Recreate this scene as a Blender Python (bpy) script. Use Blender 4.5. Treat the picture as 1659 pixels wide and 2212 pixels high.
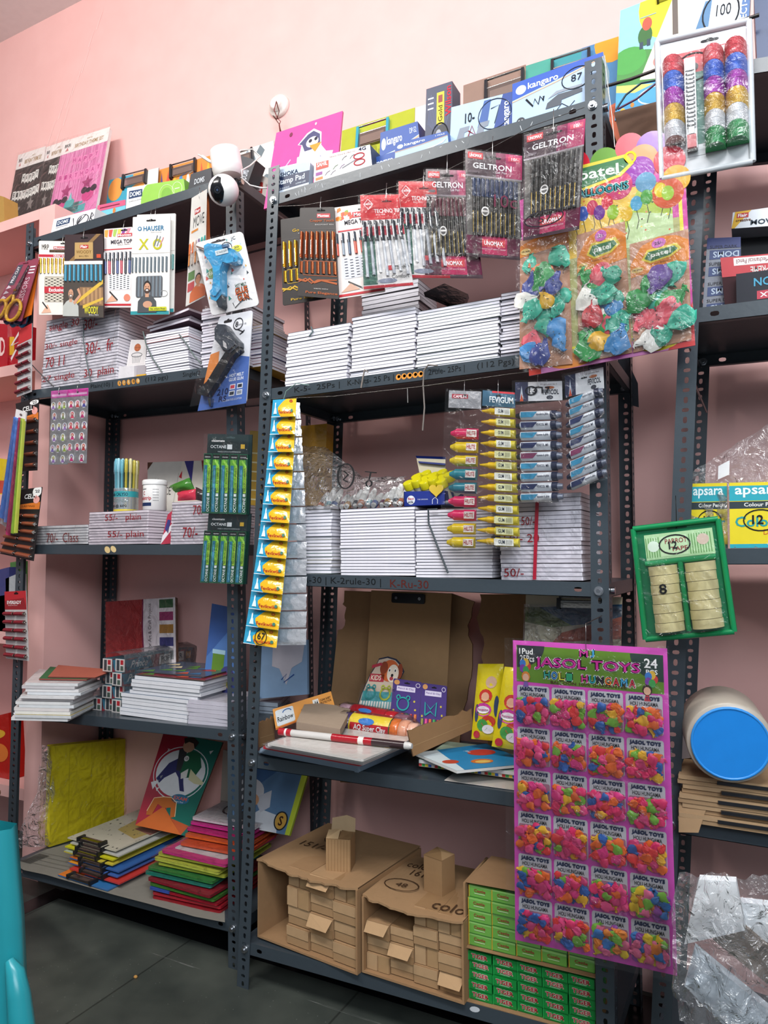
import bpy, math, random
import numpy as np
from mathutils import Vector, Matrix
random.seed(7)
for o in list(bpy.data.objects): bpy.data.objects.remove(o)
S = bpy.context.scene
COL = S.collection
# ---------------------------------------------------------------- camera
FPX, YAW, PIT, ROL, CD, CH = 1548.8, math.radians(27.33), math.radians(3.76), math.radians(-.31), 1.542, 1.103
IW, IH = 1659, 2212
_cy, _sy, _cp, _sp = math.cos(YAW), math.sin(YAW), math.cos(PIT), math.sin(PIT)
FWD = np.array([-_sy*_cp, _cy*_cp, _sp]); _r = np.array([_cy, _sy, 0.]); _u = np.cross(_r, FWD)
CR = math.cos(ROL)*_r+math.sin(ROL)*_u; CU = -math.sin(ROL)*_r+math.cos(ROL)*_u
CO = np.array([0., -CD, CH])
cam = bpy.data.cameras.new('camera'); co = bpy.data.objects.new('camera', cam); COL.objects.link(co)
cam.sensor_fit = 'VERTICAL'; cam.sensor_height = 36; cam.lens = FPX/IH*36; cam.clip_start = .02
m = Matrix.Identity(4)
for i in range(3):
    m[i][0] = CR[i]; m[i][1] = CU[i]; m[i][2] = -FWD[i]; m[i][3] = CO[i]
co.matrix_world = m
S.camera = co
# ---------------------------------------------------------------- light
vs = S.view_settings
vs.view_transform = 'Standard'; vs.look = 'None'; vs.gamma = 1; vs.use_curve_mapping = False
vs.exposure = .2
w = bpy.data.worlds.new('world'); S.world = w; w.use_nodes = True
bg = w.node_tree.nodes['Background']; bg.inputs[0].default_value = (.82, .9, 1, 1); bg.inputs[1].default_value = .26
def area(name, loc, target, sx, sy, power, color):
    l = bpy.data.lights.new(name, 'AREA'); l.shape = 'RECTANGLE'; l.size = sx; l.size_y = sy; l.energy = power; l.color = color
    o = bpy.data.objects.new(name, l); COL.objects.link(o); o.location = loc
    o.rotation_euler = (Vector(target)-Vector(loc)).to_track_quat('-Z', 'Y').to_euler()
    return o
area('ceiling_tube_light', (-1.9, -1.7, 3.35), (-1.3, .25, 1.8), 1.3, .14, 34, (1, .97, .93))
area('ceiling_panel_light', (.2, -2.0, 3.35), (-.6, .3, 1.6), 1.3, .4, 54, (.97, .98, 1))
area('shopfront_daylight', (1.5, -3.1, 2.6), (-.8, .2, 1.2), 2.2, 1.0, 62, (.86, .93, 1))
# ---------------------------------------------------------------- materials
def s2l(c):
    if isinstance(c, str):
        c = c.lstrip('#'); c = c if len(c) == 6 else ''.join(x+x for x in c); c = [int(c[i:i+2], 16)/255 for i in (0, 2, 4)]
    return tuple((x/12.92 if x <= .04045 else ((x+.055)/1.055)**2.4) for x in c[:3])
MATS = {}
def mat(fin):
    if fin in MATS: return MATS[fin]
    rough, metal, spec, bump, bs = {
        'paper': (.75, 0, .3, .05, 60), 'card': (.45, 0, .5, .04, 40), 'gloss': (.18, 0, .5, .06, 25), 'wrap': (.16, 0, .6, .5, 38),
        'paint': (.33, 0, .5, .05, 90), 'metal': (.22, 1, .5, .05, 200), 'foil': (.3, .7, .6, .7, 55), 'goldfoil': (.2, .85, .6, .1, 40),
        'plastic': (.3, 0, .5, .03, 30), 'rubber': (.42, 0, .5, .1, 60), 'kraft': (.85, 0, .15, .15, 55), 'glitter': (.35, .25, .8, .6, 500),
        'skin': (.5, 0, .4, .1, 60), 'foam': (.8, 0, .2, .2, 90), 'ink': (.6, 0, .2, 0, 1)}[fin]
    m = bpy.data.materials.new(fin); m.use_nodes = True; nt = m.node_tree; b = nt.nodes['Principled BSDF']
    a = nt.nodes.new('ShaderNodeAttribute'); a.attribute_name = 'Col'
    n = nt.nodes.new('ShaderNodeTexNoise'); n.inputs['Scale'].default_value = bs; n.inputs['Detail'].default_value = 3
    tc = nt.nodes.new('ShaderNodeTexCoord'); nt.links.new(tc.outputs['Object'], n.inputs['Vector'])
    hs = nt.nodes.new('ShaderNodeHueSaturation')
    mr = nt.nodes.new('ShaderNodeMapRange'); mr.inputs['To Min'].default_value = .93; mr.inputs['To Max'].default_value = 1.07
    nt.links.new(n.outputs['Fac'], mr.inputs['Value']); nt.links.new(mr.outputs[0], hs.inputs['Value'])
    nt.links.new(a.outputs['Color'], hs.inputs['Color']); nt.links.new(hs.outputs[0], b.inputs['Base Color'])
    b.inputs['Roughness'].default_value = rough; b.inputs['Metallic'].default_value = metal; b.inputs['Specular IOR Level'].default_value = spec
    if bump:
        bp = nt.nodes.new('ShaderNodeBump'); bp.inputs['Strength'].default_value = bump; bp.inputs['Distance'].default_value = .004
        nt.links.new(n.outputs['Fac'], bp.inputs['Height']); nt.links.new(bp.outputs[0], b.inputs['Normal'])
    MATS[fin] = m
    return m
def film_mat(name, tint, base, gl, scale, dist, haze):
    m = bpy.data.materials.new(name); m.use_nodes = True; nt = m.node_tree; nt.nodes.clear(); N = nt.nodes.new; L = nt.links.new
    out = N('ShaderNodeOutputMaterial'); tr = N('ShaderNodeBsdfTransparent'); tr.inputs[0].default_value = (*tint, 1)
    g = N('ShaderNodeBsdfGlossy'); g.inputs['Roughness'].default_value = .13; g.inputs[0].default_value = (1, 1, 1, 1)
    d = N('ShaderNodeBsdfDiffuse'); d.inputs[0].default_value = (.85, .88, .9, 1)
    n = N('ShaderNodeTexNoise'); n.inputs['Scale'].default_value = scale; n.inputs['Detail'].default_value = 4; n.inputs['Distortion'].default_value = 1.2
    tc = N('ShaderNodeTexCoord'); L(tc.outputs['Object'], n.inputs['Vector'])
    bp = N('ShaderNodeBump'); bp.inputs['Strength'].default_value = 1; bp.inputs['Distance'].default_value = dist
    L(n.outputs['Fac'], bp.inputs['Height']); L(bp.outputs[0], g.inputs['Normal'])
    lw = N('ShaderNodeFresnel'); lw.inputs[0].default_value = 1.45; L(bp.outputs[0], lw.inputs['Normal'])
    ma = N('ShaderNodeMath'); ma.operation = 'MULTIPLY_ADD'; ma.inputs[1].default_value = gl; ma.inputs[2].default_value = base; ma.use_clamp = True
    L(lw.outputs[0], ma.inputs[0])
    m1 = N('ShaderNodeMixShader'); m1.inputs[0].default_value = haze; L(tr.outputs[0], m1.inputs[1]); L(d.outputs[0], m1.inputs[2])
    m2 = N('ShaderNodeMixShader'); L(ma.outputs[0], m2.inputs[0]); L(m1.outputs[0], m2.inputs[1]); L(g.outputs[0], m2.inputs[2])
    L(m2.outputs[0], out.inputs[0]); MATS[name] = m
film_mat('film', (.99, .99, .99), .0, .6, 22, .014, .006)
film_mat('bagfilm', (.96, .96, .96), .03, 1.1, 30, .02, .07)
film_mat('crumple', (.96, .97, .98), .05, 1.5, 26, .035, .07)
film_mat('sheet', (.93, .95, .97), .06, 1.2, 8, .01, .22)
# ---------------------------------------------------------------- geometry bag
TXT = {}
def glyphs(s, bold=False):
    k = (s, bold)
    if k in TXT: return TXT[k]
    c = bpy.data.curves.new('t', 'FONT'); c.body = s; c.resolution_u = 2; c.offset = .018 if bold else 0
    o = bpy.data.objects.new('t', c); COL.objects.link(o)
    dg = bpy.context.evaluated_depsgraph_get(); me = bpy.data.meshes.new_from_object(o.evaluated_get(dg))
    v = np.array([x.co[:2] for x in me.vertices]) if len(me.vertices) else np.zeros((0, 2)); f = [tuple(p.vertices) for p in me.polygons]
    bpy.data.objects.remove(o); bpy.data.curves.remove(c); bpy.data.meshes.remove(me)
    if len(v):
        mn, mx = v.min(0), v.max(0); v = (v-mn)/np.maximum(mx-mn, 1e-6)
    TXT[k] = (v, f)
    return TXT[k]
class Bag:
    cl = False
    def __init__(s): s.V = []; s.F = []; s.C = []; s.M = []; s.SM = []
    def add(s, vs, fs, col, fin='card', smooth=False):
        n = len(s.V); s.V += [tuple(map(float, v)) for v in vs]; c = s2l(col)
        for f in fs: s.F.append(tuple(i+n for i in f)); s.C.append(c); s.M.append(fin); s.SM.append(smooth)
        return s
    def poly(s, pts, col, w=.0004, fin='card'):
        if s.cl: pts = [(min(max(p[0], 0), 1), min(max(p[1], 0), 1))+tuple(p[2:]) for p in pts]
        return s.add([(p[0], p[1], p[2] if len(p) > 2 else w) for p in pts], [tuple(range(len(pts)))], col, fin)
    def rect(s, u0, v0, u1, v1, col, w=.0004, fin='card'):
        return s.poly([(u0, v0), (u1, v0), (u1, v1), (u0, v1)], col, w, fin)
    def grid(s, u0, v0, u1, v1, nu, nv, col, fn, fin='card', smooth=True):
        vs = [(u0+(u1-u0)*i/nu, v0+(v1-v0)*j/nv, fn(i/nu, j/nv)) for j in range(nv+1) for i in range(nu+1)]
        fs = [(j*(nu+1)+i, j*(nu+1)+i+1, (j+1)*(nu+1)+i+1, (j+1)*(nu+1)+i) for j in range(nv) for i in range(nu)]
        return s.add(vs, fs, col, fin, smooth)
    def ell(s, cx, cy, rx, ry, col, w=.0006, fin='card', n=20, a0=0, a1=360, rot=0):
        full = a1-a0 >= 360; pts = [] if full else [(cx, cy)]
        cr, sr = math.cos(math.radians(rot)), math.sin(math.radians(rot))
        for i in range(n if full else n+1):
            a = math.radians(a0+(a1-a0)*i/n); x, y = rx*math.cos(a), ry*math.sin(a)
            pts.append((cx+x*cr-y*sr, cy+x*sr+y*cr))
        return s.poly(pts, col, w, fin)
    def rrect(s, u0, v0, u1, v1, ru, rv, col, w=.0005, fin='card', n=5):
        pts = []
        for (cx, cy, a) in ((u1-ru, v1-rv, 0), (u0+ru, v1-rv, 90), (u0+ru, v0+rv, 180), (u1-ru, v0+rv, 270)):
            for i in range(n+1):
                t = math.radians(a+90*i/n); pts.append((cx+ru*math.cos(t), cy+rv*math.sin(t)))
        return s.poly(pts, col, w, fin)
    def prism(s, pts, z0, z1, col, fin='card', side=None):
        n = len(pts); vs = [(p[0], p[1], z1) for p in pts]+[(p[0], p[1], z0) for p in pts]
        s.add(vs, [tuple(range(n)), tuple(range(2*n-1, n-1, -1))], col, fin)
        return s.add(vs, [(i+n, (i+1) % n+n, (i+1) % n, i) for i in range(n)], side or col, fin)
    def box(s, u0, v0, u1, v1, z0, z1, col, fin='card', side=None):
        return s.prism([(u0, v0), (u1, v0), (u1, v1), (u0, v1)], z0, z1, col, fin, side)
    def rbox(s, u0, v0, u1, v1, ru, rv, z0, z1, col, fin='card', side=None, n=4):
        pts = []
        for (cx, cy, a) in ((u1-ru, v1-rv, 0), (u0+ru, v1-rv, 90), (u0+ru, v0+rv, 180), (u1-ru, v0+rv, 270)):
            for i in range(n+1):
                t = math.radians(a+90*i/n); pts.append((cx+ru*math.cos(t), cy+rv*math.sin(t)))
        return s.prism(pts, z0, z1, col, fin, side)
    def text(s, t, u0, v0, u1, v1, col, w=.001, bold=False, fin='ink', skew=0, vert=False):
        v, f = glyphs(t, bold)
        if vert: P = [(u1-y*(u1-u0), v0+x*(v1-v0), w) for x, y in v]
        else: P = [(u0+x*(u1-u0)+skew*y*(v1-v0), v0+y*(v1-v0), w) for x, y in v]
        return s.add(P, f, col, fin)
    def otext(s, t, u0, v0, u1, v1, col, ocol, w=.001, du=.006, dv=.006, skew=0):   # outlined lettering
        for a, b in ((-du, 0), (du, 0), (0, dv), (0, -dv), (du, dv), (-du, -dv)): s.text(t, u0+a, v0+b, u1+a, v1+b, ocol, w-.0004, True, skew=skew)
        return s.text(t, u0, v0, u1, v1, col, w, True, skew=skew)
    def stroke(s, pts, wd, col, w=.0014, fin='ink', asp=1.):
        n = len(pts); vs = []
        for i, p in enumerate(pts):
            a = pts[max(i-1, 0)]; b = pts[min(i+1, n-1)]
            dx, dy = (b[0]-a[0])*asp, (b[1]-a[1]); L = math.hypot(dx, dy) or 1; nx, ny = -dy/L*wd/2/asp, dx/L*wd/2
            vs += [(p[0]+nx, p[1]+ny, w), (p[0]-nx, p[1]-ny, w)]
        return s.add(vs, [(2*i, 2*i+1, 2*i+3, 2*i+2) for i in range(n-1)], col, fin)
    def ring(s, cx, cy, rx, ry, wd, col, w=.0014, n=22, a0=0, a1=360, asp=1., fin='ink'):
        return s.stroke([(cx+rx*math.cos(math.radians(a0+(a1-a0)*i/n)), cy+ry*math.sin(math.radians(a0+(a1-a0)*i/n))) for i in range(n+1)], wd, col, w, asp=asp, fin=fin)
    def tube(s, pts, r, col, fin='plastic', n=8, cap=True):
        """tube along 3D points in plain xyz (not uv)"""
        P = [np.array(p, float) for p in pts]; rr = r if hasattr(r, '__len__') else [r]*len(P); vs = []; prev = None
        for i, p in enumerate(P):
            t = P[min(i+1, len(P)-1)]-P[max(i-1, 0)]; t = t/(np.linalg.norm(t)+1e-12)
            if prev is None:
                a = np.array([0, 0, 1.]) if abs(t[2]) < .9 else np.array([1., 0, 0]); x = np.cross(t, a)
            else: x = prev-t*(prev@t)
            x /= np.linalg.norm(x)+1e-12; y = np.cross(t, x); prev = x
            vs += [p+rr[i]*(x*math.cos(2*math.pi*k/n)+y*math.sin(2*math.pi*k/n)) for k in range(n)]
        fs = [(i*n+k, i*n+(k+1) % n, (i+1)*n+(k+1) % n, (i+1)*n+k) for i in range(len(P)-1) for k in range(n)]
        s.add(vs, fs, col, fin, True)
        if cap: s.add(vs, [tuple(range(n-1, -1, -1)), tuple(range((len(P)-1)*n, len(P)*n))], col, fin)
        return s
    def lathe(s, prof, col, fin='plastic', n=24, c=(0, 0, 0), axis=2, cap=True):
        vs = []; 
        for r, h in prof:
            for k in range(n):
                a = 2*math.pi*k/n; p = [r*math.cos(a), r*math.sin(a), h]
                if axis == 1: p = [p[0], p[2], p[1]]
                if axis == 0: p = [p[2], p[0], p[1]]
                vs.append((c[0]+p[0], c[1]+p[1], c[2]+p[2]))
        fs = [(i*n+k, i*n+(k+1) % n, (i+1)*n+(k+1) % n, (i+1)*n+k) for i in range(len(prof)-1) for k in range(n)]
        s.add(vs, fs, col, fin, True)
        if cap: s.add(vs, [tuple(range(n-1, -1, -1)), tuple(range((len(prof)-1)*n, len(prof)*n))], col, fin)
        return s
    def sphere(s, c, r, col, fin='plastic', nu=14, nv=9):
        r = r if hasattr(r, '__len__') else (r, r, r)
        vs = [(c[0]+r[0]*math.sin(math.pi*j/nv)*math.cos(2*math.pi*i/nu), c[1]+r[1]*math.sin(math.pi*j/nv)*math.sin(2*math.pi*i/nu), c[2]+r[2]*math.cos(math.pi*j/nv)) for j in range(nv+1) for i in range(nu)]
        return s.add(vs, [(j*nu+i, (j+1)*nu+i, (j+1)*nu+(i+1) % nu, j*nu+(i+1) % nu) for j in range(nv) for i in range(nu)], col, fin, True)
    def cuboid(s, x0, y0, z0, x1, y1, z1, col, fin='card'):
        v = [(x, y, z) for z in (z0, z1) for y in (y0, y1) for x in (x0, x1)]
        return s.add(v, [(0, 2, 3, 1), (4, 5, 7, 6), (0, 1, 5, 4), (2, 6, 7, 3), (0, 4, 6, 2), (1, 3, 7, 5)], col, fin)
    def build(s, name, parent=None, xf=None, loc=None, world=True):
        """xf maps bag coordinates to world; loc is the object's world origin; parts get their thing's origin"""
        V = [tuple(xf(*v)) for v in s.V] if xf else s.V
        if parent is not None:
            q = parent; base = np.zeros(3)
            while q is not None: base = base+np.array(q.location); q = q.parent
            o3 = base; own = (0, 0, 0)
        else:
            if loc is None:
                a = np.array(V); mn, mx = a.min(0), a.max(0); loc = ((mn[0]+mx[0])/2, (mn[1]+mx[1])/2, mn[2])
            o3 = np.array(loc); own = tuple(loc)
        if not world: o3 = np.zeros(3)
        me = bpy.data.meshes.new(name); me.from_pydata([(v[0]-o3[0], v[1]-o3[1], v[2]-o3[2]) for v in V], [], s.F)
        ms = sorted(set(s.M)); idx = {k: i for i, k in enumerate(ms)}
        for k in ms: me.materials.append(MATS[k] if k in MATS else mat(k))
        me.polygons.foreach_set('material_index', [idx[k] for k in s.M]); me.polygons.foreach_set('use_smooth', s.SM)
        at = me.color_attributes.new('Col', 'FLOAT_COLOR', 'CORNER'); buf = []
        for f, c in zip(s.F, s.C): buf += [c[0], c[1], c[2], 1.]*len(f)
        at.data.foreach_set('color', buf); me.update()
        o = bpy.data.objects.new(name, me); COL.objects.link(o); o.parent = parent; o.location = own
        return o
def tag(o, label, cat, group=None):
    o['label'] = label; o['category'] = cat
    if group: o['group'] = group
    return o
def thing(name, label, cat, loc, group=None):
    o = bpy.data.objects.new(name, None); COL.objects.link(o); o.location = tuple(loc); o.empty_display_size = .05
    return tag(o, label, cat, group)
def struct(o): o['kind'] = 'structure'; return o
def dup(o, dloc=(0, 0, 0), label=None, rz=0, parent=None):
    c = o.copy(); COL.objects.link(c)
    if parent is None:
        c.location = (o.location[0]+dloc[0], o.location[1]+dloc[1], o.location[2]+dloc[2]); c.rotation_euler = (0, 0, rz)
        if label: c['label'] = label
    else: c.parent = parent
    for ch in list(o.children): dup(ch, parent=c)
    return c
# ---------------------------------------------------------------- placing: a pixel names a sight line, a plane gives the depth
class Plane:
    def __init__(s, o, ang):
        s.o = np.array(o, float); s.a = np.array([math.cos(ang), math.sin(ang), 0]); s.b = np.array([-math.sin(ang), math.cos(ang), 0])
    def at(s, p, v=0.):
        d = ray(p); P0 = s.o+s.b*v; t = ((P0-CO)@s.b)/(d@s.b); return CO+d*t
    def n(s): return -s.b
def ray(p): return FWD+CR*(p[0]-IW/2)/FPX-CU*(p[1]-IH/2)/FPX
def atz(p, z): d = ray(p); return CO+d*((z-CO[2])/d[2])
A = Plane((-2.17, .036, 0), math.radians(1.36))   # left rack's front
B = Plane((0, 0, 0), 0)                            # middle and right racks' front
def quad(TL, TR, BR, BL, n):
    TL, TR, BR, BL = map(np.array, (TL, TR, BR, BL)); n = np.array(n); m_ = np.cross(BR-BL, TL-BL); m_ = m_/(np.linalg.norm(m_)+1e-12); TR = TR-m_*((TR-BL)@m_)
    f = lambda u, v, w=0.: (BL*(1-u)+BR*u)*(1-v)+(TL*(1-u)+TR*u)*v+n*w
    f.W = np.linalg.norm(BR-BL); f.H = np.linalg.norm(TL-BL); f.asp = f.W/f.H; f.c = (BL+BR)/2; f.n = n
    return f
def pq(pl, v, TL, TR, BR, BL, vt=None):
    """sheet facing the room: its corners lie v behind the rack front; vt = depth of the top edge when it leans"""
    vt = v if vt is None else vt; a, b, c, d = pl.at(TL, vt), pl.at(TR, vt), pl.at(BR, v), pl.at(BL, v)
    n = np.cross(c-d, a-d); n /= np.linalg.norm(n)
    return quad(a, b, c, d, n)
# ---------------------------------------------------------------- room shell
def pnode(name, base, rough, fn=None, bump=.1, bscale=30, spec=.4):
    m = bpy.data.materials.new(name); m.use_nodes = True; nt = m.node_tree; b = nt.nodes['Principled BSDF']; N = nt.nodes.new; L = nt.links.new
    b.inputs['Roughness'].default_value = rough; b.inputs['Specular IOR Level'].default_value = spec
    tc = N('ShaderNodeTexCoord'); n = N('ShaderNodeTexNoise'); n.inputs['Scale'].default_value = bscale; n.inputs['Detail'].default_value = 6
    L(tc.outputs['Object'], n.inputs['Vector'])
    r = N('ShaderNodeValToRGB'); r.color_ramp.elements[0].position = .3; r.color_ramp.elements[1].position = .75
    r.color_ramp.elements[0].color = (*s2l(base[0]), 1); r.color_ramp.elements[1].color = (*s2l(base[1]), 1)
    L(n.outputs['Fac'], r.inputs[0]); L(r.outputs[0], b.inputs['Base Color'])
    bp = N('ShaderNodeBump'); bp.inputs['Strength'].default_value = bump; bp.inputs['Distance'].default_value = .004; L(n.outputs['Fac'], bp.inputs['Height']); L(bp.outputs[0], b.inputs['Normal'])
    if fn: fn(nt, tc, r, b)
    MATS[name] = m; return m
pnode('pink_wall', ('#eab6b0', '#eebcb6'), .55, bump=.12, bscale=9)
pnode('white_ceiling', ('#f0eeec', '#f6f4f2'), .8)
def floorfn(nt, tc, r, b):
    N = nt.nodes.new; L = nt.links.new
    br = N('ShaderNodeTexBrick'); br.offset = 0; br.inputs['Scale'].default_value = 1; br.inputs['Mortar Size'].default_value = .003
    br.inputs['Brick Width'].default_value = .56; br.inputs['Row Height'].default_value = .56
    br.inputs['Color1'].default_value = (1, 1, 1, 1); br.inputs['Color2'].default_value = (.72, .74, .74, 1); br.inputs['Mortar'].default_value = (.45, .45, .45, 1)
    mp = N('ShaderNodeMapping'); mp.inputs['Location'].default_value = (.2, .07, 0); L(tc.outputs['Object'], mp.inputs[0]); L(mp.outputs[0], br.inputs['Vector'])
    mx = N('ShaderNodeMix'); mx.data_type = 'RGBA'; mx.blend_type = 'MULTIPLY'; mx.inputs[0].default_value = 1
    L(r.outputs[0], mx.inputs[6]); L(br.outputs['Color'], mx.inputs[7])
    sp = N('ShaderNodeTexVoronoi'); sp.inputs['Scale'].default_value = 55; L(tc.outputs['Object'], sp.inputs['Vector'])
    n2 = N('ShaderNodeTexNoise'); n2.inputs['Scale'].default_value = 5; L(tc.outputs['Object'], n2.inputs['Vector'])
    lt = N('ShaderNodeMath'); lt.operation = 'LESS_THAN'; lt.inputs[1].default_value = .075; L(sp.outputs['Distance'], lt.inputs[0])
    gt = N('ShaderNodeMath'); gt.operation = 'GREATER_THAN'; gt.inputs[1].default_value = .5; L(n2.outputs['Fac'], gt.inputs[0])
    mu = N('ShaderNodeMath'); mu.operation = 'MULTIPLY'; L(lt.outputs[0], mu.inputs[0]); L(gt.outputs[0], mu.inputs[1])
    wv = N('ShaderNodeTexNoise'); wv.inputs['Scale'].default_value = 2; wv.inputs['Distortion'].default_value = .3; wv.inputs['Detail'].default_value = 5; m5 = N('ShaderNodeMapping'); m5.inputs['Rotation'].default_value = (0, 0, .6); m5.inputs['Scale'].default_value = (.6, 22, 1); L(tc.outputs['Object'], m5.inputs[0]); L(m5.outputs[0], wv.inputs['Vector'])
    sb = N('ShaderNodeMath'); sb.operation = 'SUBTRACT'; sb.inputs[1].default_value = .74; L(wv.outputs['Fac'], sb.inputs[0])
    ab = N('ShaderNodeMath'); ab.operation = 'ABSOLUTE'; L(sb.outputs[0], ab.inputs[0])
    l2 = N('ShaderNodeMath'); l2.operation = 'LESS_THAN'; l2.inputs[1].default_value = .008; L(ab.outputs[0], l2.inputs[0])
    ad = N('ShaderNodeMath'); ad.operation = 'MAXIMUM'; L(mu.outputs[0], ad.inputs[0]); L(l2.outputs[0], ad.inputs[1])
    m3 = N('ShaderNodeMath'); m3.operation = 'MULTIPLY'; m3.inputs[1].default_value = .45; L(ad.outputs[0], m3.inputs[0])
    mx2 = N('ShaderNodeMix'); mx2.data_type = 'RGBA'; L(m3.outputs[0], mx2.inputs[0]); L(mx.outputs[2], mx2.inputs[6]); mx2.inputs[7].default_value = (.3, .3, .28, 1)
    L(mx2.outputs[2], b.inputs['Base Color'])
pnode('stone_floor', ('#3d423e', '#585c55'), .42, floorfn, .15, 7)
pnode('black_border', ('#0c0d0e', '#15171a'), .2, None, .05, 9)
WY = .452
def sbox(name, x0, y0, z0, x1, y1, z1, fin):
    g = Bag().cuboid(x0, y0, z0, x1, y1, z1, '#ffffff', fin); o = g.build(name); return struct(o)
CZ = 3.485
sbox('wall_back', -5.2, WY, 0, 1.6, WY+.12, CZ, 'pink_wall')
sbox('ceiling', -5.2, -2.6, CZ, 1.6, WY+.12, CZ+.1, 'white_ceiling')
sbox('floor', -5.2, -3.4, -.1, 2.6, WY+.12, 0, 'stone_floor')
sbox('wall_left', -5.32, -2.6, 0, -5.2, WY, CZ, 'pink_wall')
fb = Plane((0, WY, 0), 0)
px_, py_ = -2.322, .172
top = Plane((0, py_, 0), 0).at((116, 441))[2]
sbox('wall_pillar', px_, py_, 0, -2.237, WY-.001, top, 'pink_wall')
F1 = Plane((0, py_, 0), 0)
lz = [F1.at((30, y))[2] for y in (466, 787, 1066, 1368, 1700)]
for i, z in enumerate(lz):
    z = top if i == 0 else z
    sbox('trim_%d' % (i+1), -4.0, py_, z-.04, px_-.0005, WY-.001, z, 'pink_wall')
# dark floor border strips, seen under the left rack
g = Bag()
q = [(20, 1960), (122, 1936), (124, 1940), (20, 1985)]
P = [atz(p_, .0015) for p_ in ((18, 1966), (120, 1918), (150, 1930), (18, 1990))]
g.add([(p_[0], p_[1], .0012) for p_ in P], [(0, 1, 2, 3)], '#ffffff', 'black_border')
a, b_ = atz((122, 1939), 0), atz((560, 2068), 0)
g.add([(a[0]-.02, a[1], .001), (-.2, b_[1]-.01, .001), (-.2, WY-.02, .001), (a[0]-.02, WY-.02, .001)], [(0, 1, 2, 3)], '#ffffff', 'black_border')
g.cuboid(a[0]-.02, a[1], -.02, -.2, WY-.02, .0008, '#ffffff', 'black_border')
struct(g.build('trim_6'))
# seam on the wall, pale scrape marks
g = Bag()
for (x, y, s) in ((222, 22, 1), (205, 60, 1), (195, 100, 1.4), (180, 135, 1), (160, 180, 1.3), (140, 215, 1), (120, 260, 1.4), (150, 230, 1), (132, 275, 1), (168, 165, 1)):
    p0 = fb.at((x, y), -.0012); p1 = fb.at((x-14*s, y+42*s), -.0012); d = np.array([.0035, 0, 0])
    g.add([p0, p0+d*.4, p1+d, p1], [(0, 1, 2, 3)], '#f8d8d2', 'paper')
struct(g.build('trim_7'))
# ---------------------------------------------------------------- racks
STEEL = '#3a434a'
R2L = {0: ((602, 417), (1262, 219)), 1: ((586, 839), (1268, 746)), 2: ((575, 1237.5), (1272, 1258)), 3: ((559, 1634.4), (1284, 1737)), 4: ((542, 2037.4), (1292, 2243))}
R1L = {0: ((74, 514), (483, 384)), 1: ((67, 843), (486, 788)), 2: ((60, 1176.7), (488, 1176)), 3: ((40, 1530), (490, 1576.4)), 4: ((30, 1868), (491, 1987))}
R3L = {0: ((1500, 148), (1659, 122)), 1: ((1507, 665), (1659, 646)), 2: ((1490, 1186), (1659, 1184)), 3: ((1440, 1762), (1659, 1795)), 4: ((1400, 2290), (1659, 2390))}
DEP = {'A': .405, 'B': .38, 'C': .38}
LEV = {}
for nm, pl, L in (('A', A, R1L), ('B', B, R2L), ('C', B, R3L)):
    for k, (l, r) in L.items(): LEV[nm, k] = (pl.at(l, .002), pl.at(r, .002))
def zs(rk, lv, P):
    a, b = LEV[rk, lv]; pl = A if rk == 'A' else B
    t = ((np.array(P)-a)@pl.a)/((b-a)@pl.a); return a[2]+(b[2]-a[2])*t
def holes(bag, x0, x1, z0, z1, hx, hz, hw, hh, y, t, flat, skew, depth_dir):
    """one cell of perforated sheet, centre hx,hz, hole half sizes hw,hh; flat=True lies across X, else along Y"""
    def T(a, z, d):
        return (skew(z)+a, y+d, z) if flat else (skew(z)+depth_dir*0+d, y+a, z)
    o = [(x1, hz), (x1, z1), (hx, z1), (x0, z1), (x0, hz), (x0, z0), (hx, z0), (x1, z0)]
    i = [(hx+hw*c, hz+hh*s) for c, s in ((1, 0), (.78, .78), (0, 1), (-.78, .78), (-1, 0), (-.78, -.78), (0, -1), (.78, -.78))]
    v = [T(a, b, 0) for a, b in o+i]+[T(a, b, t) for a, b in o+i]; f = []
    for k in range(8):
        k2 = (k+1) % 8; f += [(k, k2, 8+k2, 8+k), (16+k2, 16+k, 24+k, 24+k2), (8+k, 8+k2, 24+k2, 24+k)]
    bag.add(v, f, STEEL, 'paint')
FL = .037
def post(parent, xb, xt, y, ztop, side, back, pl):
    """perforated steel angle; side=-1 left corner, +1 right corner; xb/xt = outer edge at floor and at top"""
    g = Bag(); n = int(ztop/.02); sk = lambda z: xb+(xt-xb)*z/ztop
    for i in range(n):
        z0 = i*ztop/n; z1 = z0+ztop/n; zc = (z0+z1)/2; hv = i % 2
        hw, hh = ((.0042, .0068), (.0068, .0042))[hv]
        a0, a1 = (0, FL) if side < 0 else (-FL, 0)
        holes(g, a0, a1, z0, z1, (a0+a1)/2, zc, hw, hh, 0, .0016*(-1 if back else 1), True, sk, 0)
        b0, b1 = (0, FL) if not back else (-FL, 0)
        holes(g, b0, b1, z0, z1, (b0+b1)/2, zc, hw, hh, 0, .0016*(-side), False, sk, 0)
    for (zz, f1) in ((0, 1), (ztop, 1)):
        pass
    return g.build('post', parent, lambda x, yy, z: pl.o*[1, 1, 0]+pl.a*(x)+pl.b*(yy+y)+np.array([0, 0, z]))
def bolt(g, pl, x, y, z, r=.0085, d=-1):
    c = pl.o*[1, 1, 0]+pl.a*x+pl.b*y+np.array([0, 0, z]); n = pl.b*d
    g.tube([c, c+n*.0015], r*1.15, '#b9bcc0', 'metal', 14); g.tube([c+n*.0015, c+n*.0075], r, '#c8cace', 'metal', 6); g.tube([c+n*.0075, c+n*.0105], r*.5, '#a9abb0', 'metal', 10)
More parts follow.
